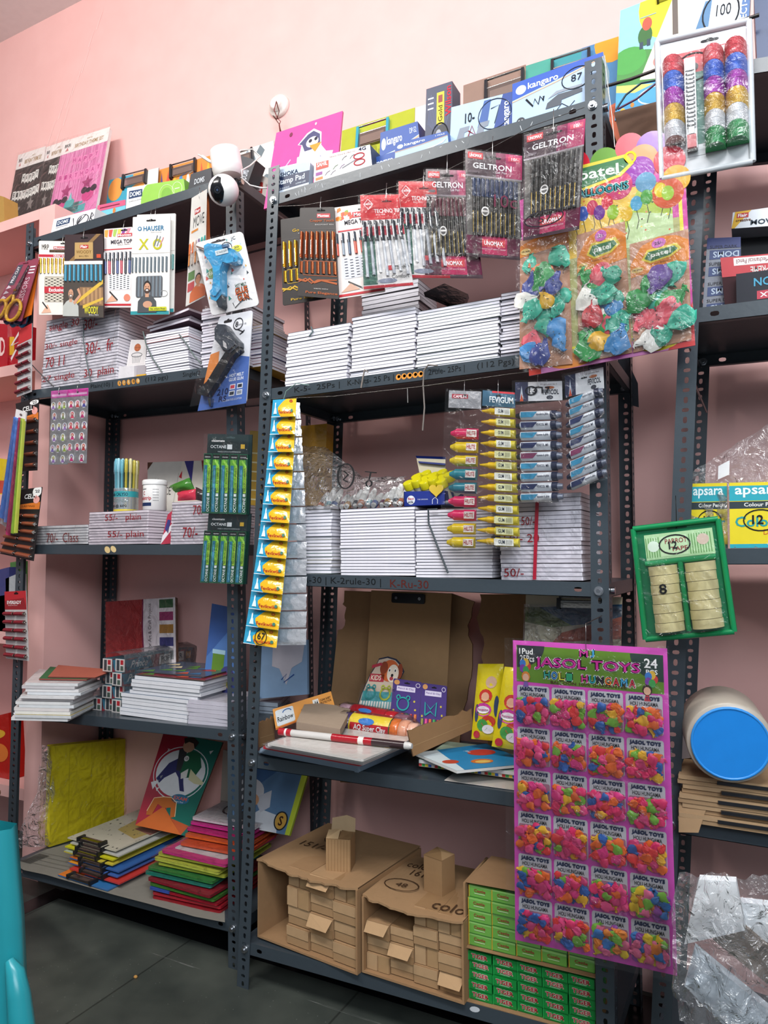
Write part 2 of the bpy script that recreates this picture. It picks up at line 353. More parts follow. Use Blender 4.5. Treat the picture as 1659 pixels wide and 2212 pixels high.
def sbolt(g, pl, x, y, z, s):
    c = pl.o*[1, 1, 0]+pl.a*x+pl.b*y+np.array([0, 0, z]); n = pl.a*s
    g.tube([c, c+n*.008], .0085, '#b8babf', 'metal', 6)
def shelf(parent, rk, lv, pl, xl, xr, dep, zl, zr, text=()):
    """folded steel tray: deck, front and back lips with hems, side lips; xl/xr along the front"""
    g = Bag(); H = .031; y0 = .0022; t = .0012
    X = lambda u: xl+(xr-xl)*u
    Z = lambda x: zl+(zr-zl)*(x-xl)/(xr-xl)
    xf = lambda x, y, dz: pl.o*[1, 1, 0]+pl.a*x+pl.b*y+np.array([0, 0, Z(x)+dz])
    def bx(xa, ya, za, xb, yb, zb): g.cuboid(xa, ya, za, xb, yb, zb, STEEL, 'paint')
    bx(xl, y0, -t, xr, dep-.002, 0)
    for yy, s in ((y0, 1), (dep-.002, -1)):
        ya, yb = (yy, yy+t) if s > 0 else (yy-t, yy)
        c1, c2 = xl+.062, xr-.062
        bx(xl, ya, -H, c1-.016, yb, -t); bx(c1+.016, ya, -H, c2-.016, yb, -t); bx(c2+.016, ya, -H, xr, yb, -t)
        for c in (c1, c2):
            holes(g, c-.016, c+.016, -H, -t, c, -H/2, .0085, .0052, ya, t, True, lambda z: 0, 0)
        bx(xl, min(yy, yy+s*.014), -H, xr, max(yy, yy+s*.014), -H+t)
    for xx, s in ((xl, 1), (xr, -1)): bx(min(xx, xx+s*t), y0, -H, max(xx, xx+s*t), dep-.002, -t); bx(min(xx, xx+s*.012), y0, -H, max(xx, xx+s*.012), dep, -H+t)
    o = g.build('shelf', parent, xf)
    return o, xf
def rack(nm, pl, label, xlb, xlt, xrb, xrt, ztop_l, ztop_r, dep, skip=()):
    o = thing('slotted_angle_rack', label, 'rack', pl.o*[1, 1, 0]+pl.a*((xlb+xrb)/2)+pl.b*dep/2, 'slotted angle racks along the wall')
    for (xb, xt, side, zt) in ((xlb, xlt, -1, ztop_l), (xrb, xrt, 1, ztop_r)):
        post(o, xb, xt, 0, zt, side, False, pl); post(o, xb, xt, dep, zt, side, True, pl)
    out = []
    for k in range(5):
        (a, b) = LEV[nm, k]; za, zb = a[2], b[2]
        xa = (a-pl.o)@pl.a; xb = (b-pl.o)@pl.a
        zm = (za+zb)/2
        sl = (zb-za)/(xb-xa)
        xl = xlb+(xlt-xlb)*zm/ztop_l+.0025; xr = xrb+(xrt-xrb)*zm/ztop_r-.0025
        so, xf = shelf(o, nm, k, pl, xl, xr, dep, za+sl*(xl-xa), za+sl*(xr-xa))
        for xx, s in ((xl+FL*.5, -1), (xr-FL*.5, 1)):
            zz = za+sl*(xx-xa)-.017
            g = Bag(); bolt(g, pl, xx, 0, zz); g.build('bolt', so)
            g = Bag(); sbolt(g, pl, xx+s*FL*.5+s*.003, FL*.55, zz, s); g.build('bolt', so)
            g = Bag(); bolt(g, pl, xx, dep-.003, zz, d=-1); g.build('bolt', so)
            g = Bag(); sbolt(g, pl, xx+s*FL*.5-s*.004, dep-FL*.55, zz, -s); g.build('bolt', so)
        out.append((so, xf, xl, xr))
    return o, out
def px2x(pl, p, v=0.): return float((pl.at(p, v)-pl.o)@pl.a)
xlb1, xlt1 = px2x(A, (12, 1948)), px2x(A, (57, 485)); xrb1, xrt1 = px2x(A, (517, 2090)), px2x(A, (509.6, 440))
zt1 = A.at((57, 485))[2]
RK1, S1 = rack('A', A, 'dark grey slotted steel rack at the left beside the pink pillar, camera on its post', xlb1, xlt1, xrb1, xrt1, zt1, A.at((509, 405))[2], .405)
xlb2, xlt2 = px2x(B, (511.5, 2137)), px2x(B, (580, 363)); xrt2 = px2x(B, (1300, 122)); xrb2 = px2x(B, (1335, 2212))+.004
RK2, S2 = rack('B', B, 'dark grey slotted steel rack in the middle with notebook stacks and string of pen packs', xlb2, xlt2, xrb2-.012, xrt2, B.at((580, 363))[2], B.at((1300, 122))[2], .38)
a3, b3 = B.at((1479, 385)), B.at((1409, 2150)); s3 = (a3[0]-b3[0])/(a3[2]-b3[2])
xlb3 = b3[0]-s3*b3[2]; zt3 = LEV['C', 0][0][2]+.03; xlt3 = xlb3+s3*zt3
RK3, S3 = rack('C', B, 'dark grey slotted steel rack at the right edge with pencil boxes and tape roll', xlb3, xlt3, xlb3+.91, xlt3+.91, zt3, zt3, .38)
# gusset plate in the middle rack's far right corner and rail writing
g = Bag()
p = [B.at(q, .372) for q in ((1322, 788), (1352, 772), (1378, 828), (1380, 880), (1352, 872), (1338, 830))]
g.add(p+[q+np.array([0, -.002, 0]) for q in p], [tuple(range(5, -1, -1)), tuple(range(6, 12))]+[(i, (i+1) % 6, (i+1) % 6+6, i+6) for i in range(6)], STEEL, 'paint')
g.build('gusset_plate', S2[1][0])
def railtext(S, lv, items, name='rail_writing'):
    so, xf, xl, xr = S[lv]; g = Bag()
    for it in items:
        if it[0] == 't':
            _, s, x0, x1, z0, z1, c = it; g.text(s, x0, z0, x1, z1, c, 0)
        if it[0] == 'e':
            _, cx, cz, rx, rz, c, rot = it; g.ell(cx, cz, rx, rz, c, 0, 'paper', 12, rot=rot)
        if it[0] == 's': g.stroke(it[1], it[2], it[3], 0)
    g.V = [(x, .0022-.0006-(.0003 if False else 0), z) for x, z, _ in g.V]
    return g.build(name, so, lambda x, y, z: xf(x, y, z))
def X2(px, py): return px2x(B, (px, py))
def X1(px, py): return px2x(A, (px, py))
DK = '#15181a'
railtext(S2, 1, [('t', 'K-5-  25Ps |', X2(635, 850), X2(733, 838), -.024, -.006, DK), ('t', 'K-Nuts- 25 Ps |', X2(750, 832), X2(850, 822), -.024, -.006, DK),
    ('t', '2rule- 25Ps |', X2(925, 815), X2(1003, 800), -.024, -.006, DK), ('t', '(112 Pgs)', X2(1030, 795), X2(1110, 780), -.024, -.006, DK)]
    +[('e', X2(860+i*12, 812-i), -.015, .0075, .0075, '#d9903a', 30) for i in range(5)]+[('e', X2(861+i*12, 812-i), -.014, .004, .004, '#e9c27d', 30) for i in range(5)])
railtext(S2, 2, [('t', 'A-30 | K-2rule-30 |', X2(652, 1250), X2(822, 1250), -.027, -.006, DK), ('t', 'K-Ru-30', X2(842, 1252), X2(925, 1255), -.026, -.007, '#5a2018')])
railtext(S1, 1, [('t', 'Plain(10) |', X1(195, 832), X1(243, 827), -.024, -.007, DK), ('t', '(112 pgs)', X1(313, 818), X1(362, 808), -.024, -.007, DK), ('t', 'Single(2', X1(394, 806), X1(432, 800), -.024, -.007, DK)]
    +[('e', X1(257+i*10, 824), -.015, .0075, .009, '#c98a3a', 30) for i in range(5)]+[('e', X1(258+i*10, 824), -.014, .004, .006, '#ecd29a', 30) for i in range(5)])
railtext(S1, 2, [('e', X1(231, 1188), -.016, .010, .013, '#d8bd85', 60), ('e', X1(244, 1187), -.014, .009, .013, '#dcc28c', 60)])
railtext(S2, 0, [('s', [(x, -.003-random.random()*.02), (x+random.uniform(-.006, .006), -.006-random.random()*.02)], .0012, '#c9cdd0') for x in [random.uniform(xlb2+.15, xrt2-.05) for _ in range(26)]])
railtext(S2, 4, [('e', X2(1025, 2188), -.01, .012, .006, '#c8ccd0', 10)])
# ---------------------------------------------------------------- builders shared by the goods
def flat(f, u, v, w=0.): return f(u, v, w)
def bar(g, f, p, q, r, h, col, fin='plastic', r2=None, w0=.0006, n=6):
    """half round bar on a sheet from p to q (uv); r = half width and h = height in metres"""
    r2 = r if r2 is None else r2
    dx, dy = (q[0]-p[0])*f.W, (q[1]-p[1])*f.H; L = math.hypot(dx, dy) or 1; nx, ny = -dy/L, dx/L; vs = []
    for (c, rr) in ((p, r), (q, r2)):
        for k in range(n+1):
            a = math.pi*k/n; o = rr*math.cos(a)
            vs.append((c[0]+nx*o/f.W, c[1]+ny*o/f.H, w0+h*math.sin(a)*rr/max(r, r2)))
    m = n+1
    g.add(vs, [(k, k+1, m+k+1, m+k) for k in range(n)], col, fin, True)
    g.add(vs, [tuple(range(m-1, -1, -1)), tuple(range(m, 2*m))], col, fin)
def film(f, parent, u0=0, v0=0, u1=1, v1=1, w=.004, amp=.002, fin='film', name='clear_film', nu=8, nv=12, seed=1):
    rr = random.Random(seed); hs = [[rr.uniform(-1, 1) for _ in range(nu+1)] for _ in range(nv+1)]
    g = Bag(); vs = [(u0+(u1-u0)*i/nu, v0+(v1-v0)*j/nv, w+amp*hs[j][i]*(0 < i < nu and 0 < j < nv)) for j in range(nv+1) for i in range(nu+1)]
    g.add(vs, [(j*(nu+1)+i, j*(nu+1)+i+1, (j+1)*(nu+1)+i+1, (j+1)*(nu+1)+i) for j in range(nv) for i in range(nu)], '#ffffff', fin, True)
    return g.build(name, parent, f)
def hook(f, parent, u=.5, v=.94, up=.03, col='#9a9a98'):
    g = Bag(); a = f(u, v, .003); b = f(u, v, -.003)+np.array([0, 0, up])
    g.tube([a+[0, 0, -.002], a+[0, -.001, .008], a+[.0, .001, up*.6], a+[0, .002, up], b], .0007, col, 'metal', 5)
    return g.build('wire_hook', parent)
def punch(g, u=.5, v=.94, du=.1, dv=.012, col='#1d1a1c'):
    g.rrect(u-du, v-dv, u+du, v+dv, du*.3, dv, col, .0007, 'ink'); g.ell(u, v+dv*.7, du*.35, dv*1.3, col, .0008, 'ink')
def card(name, label, cat, f, thick, col, fin='card', group=None, rad=.0, base=None):
    t = thing(name, label, cat, base if base is not None else f(.5, 0, 0), group)
    g = Bag(); g.cl = True
    if rad: g.rbox(0, 0, 1, 1, rad/f.W, rad/f.H, -thick, 0, col, fin)
    else: g.box(0, 0, 1, 1, -thick, 0, col, fin)
    return t, g
def bust(g, cu, cv, s, asp, skin, hair, shirt, w=.0008, beard=None):
    """printed head and shoulders; s = head half height in v, asp = W/H of the sheet"""
    x = lambda d: cu+d*s/asp
    g.poly([(x(-2.1), cv-4.2*s), (x(2.1), cv-4.2*s), (x(2.0), cv-2.3*s), (x(1.2), cv-1.5*s), (x(.45), cv-1.15*s), (x(-.45), cv-1.15*s), (x(-1.2), cv-1.5*s), (x(-2.0), cv-2.3*s)], shirt, w)
    g.rect(x(-.4), cv-1.6*s, x(.4), cv-.6*s, skin, w+.0001); g.ell(cu, cv+.12*s, .82*s/asp, 1.08*s, hair, w+.0002)
    g.ell(cu, cv-.1*s, .68*s/asp, .92*s, skin, w+.0003)
    if beard: g.ell(cu, cv-.55*s, .6*s/asp, .45*s, beard, w+.0004); g.ell(cu, cv-.42*s, .3*s/asp, .14*s, '#e8ded8', w+.0005)
    for d in (-.28, .28): g.ell(x(d), cv+.06*s, .09*s/asp, .06*s, '#1c1614', w+.0005, n=8)
    g.rect(x(-.45), cv+.2*s, x(-.15), cv+.26*s, hair, w+.0005); g.rect(x(.15), cv+.2*s, x(.45), cv+.26*s, hair, w+.0005)
ORD = ['bottom', 'second', 'third', 'fourth', 'fifth', 'sixth', 'seventh', 'eighth', 'ninth', 'tenth', 'eleventh', 'twelfth', 'thirteenth', 'fourteenth', 'fifteenth', 'sixteenth', 'seventeenth', 'eighteenth', 'nineteenth', 'twentieth', 'twenty-first', 'twenty-second', 'twenty-third', 'twenty-fourth', 'twenty-fifth', 'twenty-sixth']
def ordlab(i, n): return 'topmost' if i == n-1 else ('lowest' if i == 0 else ORD[i]+' from the bottom')
def front_xz(pl, v, p): return pl.at(p, v)
def notebook_mesh(g, w, d, t, cover, page='#ece9f0', o=(0, 0, 0), k=.0005):
    x, y, z = o
    g.cuboid(x-w/2, y, z+k, x+w/2, y+d, z+t-k, page, 'paper')
    g.cuboid(x-w/2-.0004, y-.0008, z, x+w/2+.0004, y+d+.0005, z+k, cover, 'card'); g.cuboid(x-w/2-.0004, y-.0008, z+t-k, x+w/2+.0004, y+d+.0005, z+t, cover, 'card')
def notebook_stack(pl, rk, lv, x0, x1, v, ztop, n, depth, where, group, covers=('#6c6a74',), jit=.003, shear=0., page='#ece9f0', z0=None, topcover=None):
    """n separate notebooks, spine to the wall, from the shelf to ztop; x0/x1 along the rack, v = depth of the front edge"""
    xc = (x0+x1)/2; base = pl.o*[1, 1, 0]+pl.a*xc+pl.b*v; zb = zs(rk, lv, base)+.001 if z0 is None else z0
    t = (ztop-zb)/n; ang = math.atan2(pl.a[1], pl.a[0]); protos = {}
    rr = random.Random(int(x0*1000)+n)
    for i in range(n):
        cv = (topcover if topcover and i == n-1 else covers[rr.randrange(len(covers))])
        p = base+pl.a*(rr.uniform(-jit, jit)+shear*i)+pl.b*rr.uniform(-jit*.8, jit*.8)+np.array([0, 0, zb+i*t])
        lab = 'white notebook, %s in the %s' % (ordlab(i, n), where)
        if cv in protos: o = protos[cv].copy(); COL.objects.link(o)
        else:
            g = Bag(); notebook_mesh(g, x1-x0, depth, t*.97, cv, page)
            o = g.build('notebook', None, None, (0, 0, 0)); protos[cv] = o
        o.location = tuple(p); o.rotation_euler = (0, 0, ang+rr.uniform(-.012, .012)); tag(o, lab, 'notebook', group)
def bundle(pl, rk, lv, x0, x1, v, zb, zt, n, depth, label, group, writing=(), cover='#77757f', shear=0., page='#e9e4ea', wrap=True, seed=1, curve=0):
    """shrink wrapped bundle of notebooks: each notebook a part, film and strap over them"""
    xc = (x0+x1)/2; base = pl.o*[1, 1, 0]+pl.a*xc+pl.b*v
    if zb is None: zb = zs(rk, lv, base)+.001
    t = thing('notebook_bundle', label, 'notebooks', base+np.array([0, 0, zb]), group); T = (zt-zb)/n; rr = random.Random(seed)
    dz = lambda x: (0 if zb is None else 0)
    for i in range(n):
        g = Bag(); notebook_mesh(g, x1-x0, depth, T*.96, cover, page, (0, 0, 0)); j = rr.uniform(-.0015, .0015)+shear*i; k = rr.uniform(0, .002)
        g.build('notebook', t, lambda x, y, z: base+pl.a*(x+j)+pl.b*(y+k)+np.array([0, 0, zb+i*T+z]))
    if wrap:
        F = quad(base+pl.a*((x0-x1)/2+shear*n)+[0, 0, zt], base+pl.a*((x1-x0)/2+shear*n)+[0, 0, zt], base+pl.a*(x1-x0)/2+[0, 0, zb], base+pl.a*(x0-x1)/2+[0, 0, zb], -pl.b)
        film(F, t, w=.0028, amp=.0012, nu=10, nv=8, seed=seed, name='shrink_wrap')
        if writing:
            g = Bag()
            for s in writing: g.text(*s[:6], .0046)
            g.build('marker_writing', t, F)
    return t
def boxitem(name, label, cat, f, depth, col, fin='card', group=None, art=None, side=None, topc=None, rad=0, keep=False):
    """carton standing on its shelf; f = front face quad"""
    if f.n[2] > .02 and not keep: f0 = f; up = np.array([0, 0, depth*f.n[2]]); f = quad(f0(0, 1)+up, f0(1, 1)+up, f0(1, 0)+up, f0(0, 0)+up, f0.n)
    g = Bag()
    vs = [(0, 0, 0), (1, 0, 0), (1, 1, 0), (0, 1, 0), (0, 0, -depth), (1, 0, -depth), (1, 1, -depth), (0, 1, -depth)]
    g.add(vs, [(0, 1, 2, 3), (5, 4, 7, 6)], col, fin); g.add(vs, [(1, 5, 6, 2), (4, 0, 3, 7)], side or col, fin); g.add(vs, [(3, 2, 6, 7), (4, 5, 1, 0)], topc or side or col, fin)
    g.cl = True
    if art: art(g)
    o = g.build(name, None, f, f(.5, 0, -depth/2)); return tag(o, label, cat, group)
def lev_quad(pl, rk, lv, v, TL, TR, BR, BL, vt=None):
    """front face whose lower edge is set down on the shelf"""
    f = pq(pl, v, TL, TR, BR, BL, vt); bl, br = f(0, 0), f(1, 0); tl, tr = f(0, 1), f(1, 1)
    bl[2] = zs(rk, lv, bl)+.001; br[2] = zs(rk, lv, br)+.001
    return quad(tl, tr, br, bl, f.n)
def on_shelf(rk, lv, p, n=3):
    z = LEV[rk, lv][0][2]
    for _ in range(n): P = atz(p, z); z = zs(rk, lv, P)
    return P
def clip(f, parent, u0, u1, v0, v1, body='#22252a', bar_='#b9b6b0', name='clip'):
    """sprung metal clip of a clipboard"""
    g = Bag(); du = u1-u0; dv = v1-v0
    g.box(u0, v0, u1, v0+dv*.55, .001, .008, '#a7a49f', 'metal'); bar(g, f, (u0, v0+dv*.6), (u1, v0+dv*.6), .004, .006, '#d8d6d2', 'metal')
    g.box(u0+du*.12, v0+dv*.05, u1-du*.12, v0+dv*.4, .008, .0095, '#cfc9bf', 'metal')
    for a in (u0-du*.03, u1-du*.05): g.box(a, v0-dv*.1, a+du*.08, v0+dv*.85, .0, .012, body, 'plastic')
    bar(g, f, (u0, v0+dv*.95), (u1, v0+dv*.95), .0022, .004, bar_, 'metal')
    return g.build(name, parent, f)
def board(name, label, cat, f, col, art=None, thick=.003, clipat=None, group=None, body='#22252a', fin='card', edge='#6b4a30'):
    if f.n[2] > .02: f0 = f; up = np.array([0, 0, thick*f.n[2]+.0005]); f = quad(f0(0, 1)+up, f0(1, 1)+up, f0(1, 0)+up, f0(0, 0)+up, f0.n)
    t = thing(name, label, cat, f(.5, 0, 0), group); g = Bag().box(0, 0, 1, 1, -thick, 0, col, fin, edge)
    g.cl = True
    if art: art(g)
    g.build('board', t, f)
    if clipat: clip(f, t, *clipat, body=body)
    return t
# ---------------------------------------------------------------- left rack: top shelf and pillar ledge
def bd_art(bgc, band, lab):
    def art(g):
        g.rect(0, 0, 1, .82, bgc, .0004, 'card')
        rr = random.Random(4)
        if lab == 'pink':
            for i in range(46):
                x = i/46+rr.uniform(0, .01); g.rect(x, .18, x+.007, .82, rr.choice(['#e79ac0', '#c9689b', '#f0b4d2', '#b85a8c']), .0006)
            tc, fc, st = '#b84a88', '#e48ab8', '#cc5f9b'
        else:
            for i in range(60): g.ell(rr.random(), rr.uniform(0, .8), .006, .004, '#8f8c86', .0006, n=6)
            tc, fc, st = '#2a2a2a', '#e9e6e0', '#bdbab6'
        for (s, y, x0) in (('HAPPY', .66, .28), ('BIRTHDAY', .48, .04)):
            n = len(s); wd = .115 if n < 6 else .113
            for k, ch in enumerate(s):
                x = x0+k*wd+.02; yy = y+.02*math.sin(k/(n-1)*3.14)*-1+.03
                g.poly([(x, yy-.06), (x+wd*.45, yy-.035), (x+wd*.9, yy-.06), (x+wd*.9, yy+.05), (x, yy+.05)], fc, .0009)
                g.text(ch, x+wd*.2, yy-.018, x+wd*.7, yy+.035, tc, .0012, True)
        for (cx, cy, r) in ((.3, .33, .12), (.72, .36, .12)):
            g.poly([(cx+(r if k % 2 == 0 else r*.45)*math.sin(k*math.pi/5), cy+(r if k % 2 == 0 else r*.45)*.72*math.cos(k*math.pi/5)) for k in range(10)], st, .0011, 'foil')
        if lab == 'pink':
            for cx, cy in ((.78, .24), (.2, .2)):
                g.ell(cx, cy-.03, .12, .08, '#c94886', .0012); g.ell(cx-.09, cy+.03, .06, .04, '#2b2730', .0014); g.ell(cx+.1, cy+.03, .06, .04, '#2b2730', .0014); g.ell(cx, cy+.02, .05, .03, '#2b2730', .0014)
            for k in range(16): g.rect(.25+rr.random()*.5, .02+rr.random()*.14, .3+rr.random()*.5, .03+rr.random()*.14, rr.choice(['#7a7a7a', '#d6d6d6', '#4fa6a8']), .0011)
            g.ell(.42, .17, .1, .05, '#58a8a8', .0013); g.poly([(.38, .2), (.46, .2), (.42, .3)], '#7cc0c0', .0015)
        g.rect(0, .82, 1, 1, '#eee7e3', .0007); g.text('BIRTHDAY THEME SET', .3, .86, .9, .91, '#a98a5c', .0011, True); g.text('BKR', .07, .9, .2, .94, '#2c2c33', .0011, True)
        g.poly([(.1, .85), (.17, .85), (.135, .895)], '#c87a7a', .0011); g.text('party', .55, .925, .66, .95, '#a98a5c', .0011)
    return art
L1p = Plane((0, .30, 0), 0); L2p = Plane((0, .285, 0), 0); L3p = Plane((0, .27, 0), 0)
for i, (pl, Q, col, kind, lab) in enumerate(((L1p, ((40, 335), (101, 317), (76, 449), (6, 473)), '#33302e', 'black', 'black and silver birthday theme set in a clear bag, leftmost of three on the ledge'),
        (L2p, ((101, 318), (150, 302), (121, 440), (72, 458)), '#33302e', 'black', 'black birthday theme set in a clear bag, half hidden behind the pink one'),
        (L3p, ((137, 306), (241, 277), (207, 446), (101, 456)), '#d77fae', 'pink', 'pink birthday theme set with fringe curtain in a clear bag on the pillar ledge'))):
    a, b, c, d = [pl.at(q, .13 if k < 2 else 0.) for k, q in enumerate(Q)]
    c[2] = d[2] = top+.002
    n = np.cross(c-d, a-d); n /= np.linalg.norm(n); f = quad(a, b, c, d, n)
    t = thing('party_decoration_pack', lab, 'party pack', f(.5, 0), 'birthday theme sets on the ledge')
    g = Bag().rbox(0, 0, 1, 1, .04, .03, -.012, 0, '#d9d2cf', 'card'); bd_art(col, 0, kind)(g); g.build('printed_card', t, f)
    film(f, t, -.02, 0, 1.02, 1.02, .005, .003, 'film', seed=i)
def dots(g, cols, n, seed=1, r=.03, w=.0006, u=(0, 1), v=(0, 1)):
    rr = random.Random(seed)
    for _ in range(n):
        x, y = rr.uniform(*u), rr.uniform(*v); k = rr.randrange(3); s = r*rr.uniform(.5, 1.3)
        x = min(max(x, s), 1-s); y = min(max(y, s), 1-s)
        if k == 0: g.ell(x, y, s, s, rr.choice(cols), w+rr.random()*.0003, n=12)
        elif k == 1: g.poly([(x-s, y-s), (x+s, y-s), (x, y+s)], rr.choice(cols), w+rr.random()*.0003)
        else: g.poly([(x-s, y), (x, y-s), (x+s, y), (x, y+s)], rr.choice(cols), w+rr.random()*.0003)
# clipboards leaning on the wall
def art1(g):
    g.ell(.16, .86, .15, .14, '#e8994a', .0005); g.rect(.5, .6, 1, 1, '#e29748', .0005); g.poly([(.62, .5), (.8, 1), (1, 1), (1, .5)], '#e9e2da', .0006)
    g.otext('BTS', .12, .25, .55, .5, '#b03a64', '#f4eef0', .001, .008, .01)
board('clipboard', 'turquoise and orange clipboard with silver clip at the left end of the top shelf', 'clipboard', lev_quad(A, 'A', 0, .27, (236, 390), (345, 366), (335, 430), (215, 462), .36), '#3f9fb8', art1, clipat=(.32, .78, .84, 1.02), group='clipboards leaning on the wall')
def art2(g):
    rr = random.Random(3)
    for k in range(9):
        x = k/9; g.poly([(x, .3+.3*(k % 2)), (x+.16, .5), (x+.08, .95)], ['#5d4a86', '#d9563f', '#e8b23c', '#5a86b8', '#e9e2da'][k % 5], .0005)
    g.rect(.55, .05, .85, .3, '#d8a53a', .0007)
board('clipboard', 'orange clipboard with patchwork pattern behind the green geometry box', 'clipboard', lev_quad(A, 'A', 0, .29, (340, 369), (471, 334), (470, 400), (335, 430), .37), '#e08a3c', art2, clipat=(.25, .66, .84, 1.02), group='clipboards leaning on the wall')
def art3(g): dots(g, ['#e57b5c', '#8d9aa2', '#e9a35c', '#6d7a80', '#f2d9ca'], 26, 5, .07)
board('clipboard', 'white clipboard with grey and orange diamonds behind the security camera', 'clipboard', lev_quad(A, 'A', 0, .30, (486, 338), (592, 303), (600, 385), (500, 400), .385), '#e9e4dd', art3, clipat=(.1, .58, .82, .99), group='clipboards leaning on the wall')
# boxes on the top shelf
def artA(g):
    g.rect(.1, .55, .42, .86, '#1f3a5f', .0005); g.text('DOMS', .13, .6, .39, .8, '#e9f0f5', .001, True); g.rect(.1, .46, .4, .475, '#777', .001)
    for k in range(3): g.stroke([(.1+k*.12, .02), (.25+k*.1, .35), (.33+k*.12, .05)], .01, '#444', .0009)
    g.stroke([(.5, .75), (.55, .2), (.7, .72), (.62, .3), (.8, .8)], .02, '#33343a', .001); g.ring(.74, .5, .13, .3, .018, '#33343a', .001); g.stroke([(.9, .2), (.93, .8), (.98, .6), (.92, .5), (.99, .25)], .02, '#33343a', .001)
boxitem('stationery_box', 'white box with navy logo and scribbled marks at the front left corner of top shelf', 'box', lev_quad(A, 'A', 0, .03, (116, 474), (207, 450), (200, 480), (108, 506)), .14, '#e6e3e6', art=artA)
def artB(g):
    g.rect(0, .78, 1, 1, '#c9587a', .0005); g.rect(.1, .86, .8, .9, '#7a1838', .001)
    g.poly([(.35, .2), (.5, .4), (.62, .72), (.66, .45), (.9, .3), (.6, .15)], '#e8b83c', .0007); g.ell(.62, .68, .05, .1, '#e07b3a', .0009); g.poly([(.1, 0), (.3, .35), (.5, 0)], '#3f8a7a', .0006)
boxitem('activity_book', 'turquoise activity book with a yellow bird on the top shelf', 'book', lev_quad(A, 'A', 0, .09, (211, 447), (273, 436), (271, 462), (203, 480), .12), .012, '#6fb9cc', art=artB)
def artC(g):
    g.rect(.36, 0, 1, 1, '#8fc14a', .0004); g.ell(.38, .4, .12, .6, '#8fc14a', .0005)
    g.rect(.04, .62, .28, .88, '#1f3a5f', .0006); g.text('DOMS', .06, .67, .26, .83, '#eef3f6', .001, True); g.text('MATHEMATICAL DRAWING', .05, .5, .27, .54, '#444', .001); g.text('G.E.O.', .04, .05, .3, .3, '#2f8a4a', .001, True)
    g.ring(.7, .45, .13, .42, .014, '#dff0c8', .001, asp=3); g.ell(.7, .45, .09, .3, '#79ae3a', .0008); g.ring(.88, .62, .08, .28, .02, '#dff0c8', .001, asp=3); g.rect(.84, .6, .92, .64, '#dff0c8', .001)
boxitem('geometry_box', 'white and lime green geometry set box near the middle of left top shelf', 'box', lev_quad(A, 'A', 0, .05, (275, 406), (397, 386), (402, 415), (271, 456)), .06, '#eceaea', art=artC, side='#6fa63c')
boxitem('stationery_box', 'charcoal stationery box with pale lettering beside the green geometry box', 'box', lev_quad(A, 'A', 0, .06, (412, 376), (456, 362), (458, 396), (402, 414)), .08, '#2e3036', art=lambda g: (g.text('DOMS', .25, .55, .7, .75, '#c8ccd0', .001, True), g.rect(.1, .34, .7, .38, '#7a8086', .001)))
# rotated black box and red labelled pack right of the camera
def artD(g): g.text('DOMS', .65, .1, .9, .5, '#c9ccd2', .001, True, vert=True); g.poly([(.15, .5), (.3, .6), (.25, .8)], '#b9bcc0', .001); g.poly([(.4, .6), (.5, .75), (.42, .85)], '#8f9296', .001)
t_ = pq(A, .13, (490, 326), (553, 346), (536, 394), (486, 385)); b0, b1 = t_(0, 0), t_(1, 0)
boxitem('stationery_box', 'charcoal pencil box tilted behind the security camera', 'box', quad(t_(0, 1), t_(1, 1), b1, b0, t_.n), .05, '#2b2c33', art=artD)
def artE(g): g.rect(0, 0, 1, .25, '#c9beb2', .0005); g.rect(.15, .45, .45, .8, '#c23a34', .0006); g.text('Flair', .18, .52, .42, .74, '#fff', .001, True); g.text('WOODY', .55, .6, .9, .78, '#444', .001)
boxitem('pen_box', 'pale pen box with a small red label right of the camera post', 'box', lev_quad(A, 'A', 0, .20, (545, 372), (600, 392), (600, 404), (536, 395)), .06, '#ded6cc', art=artE)
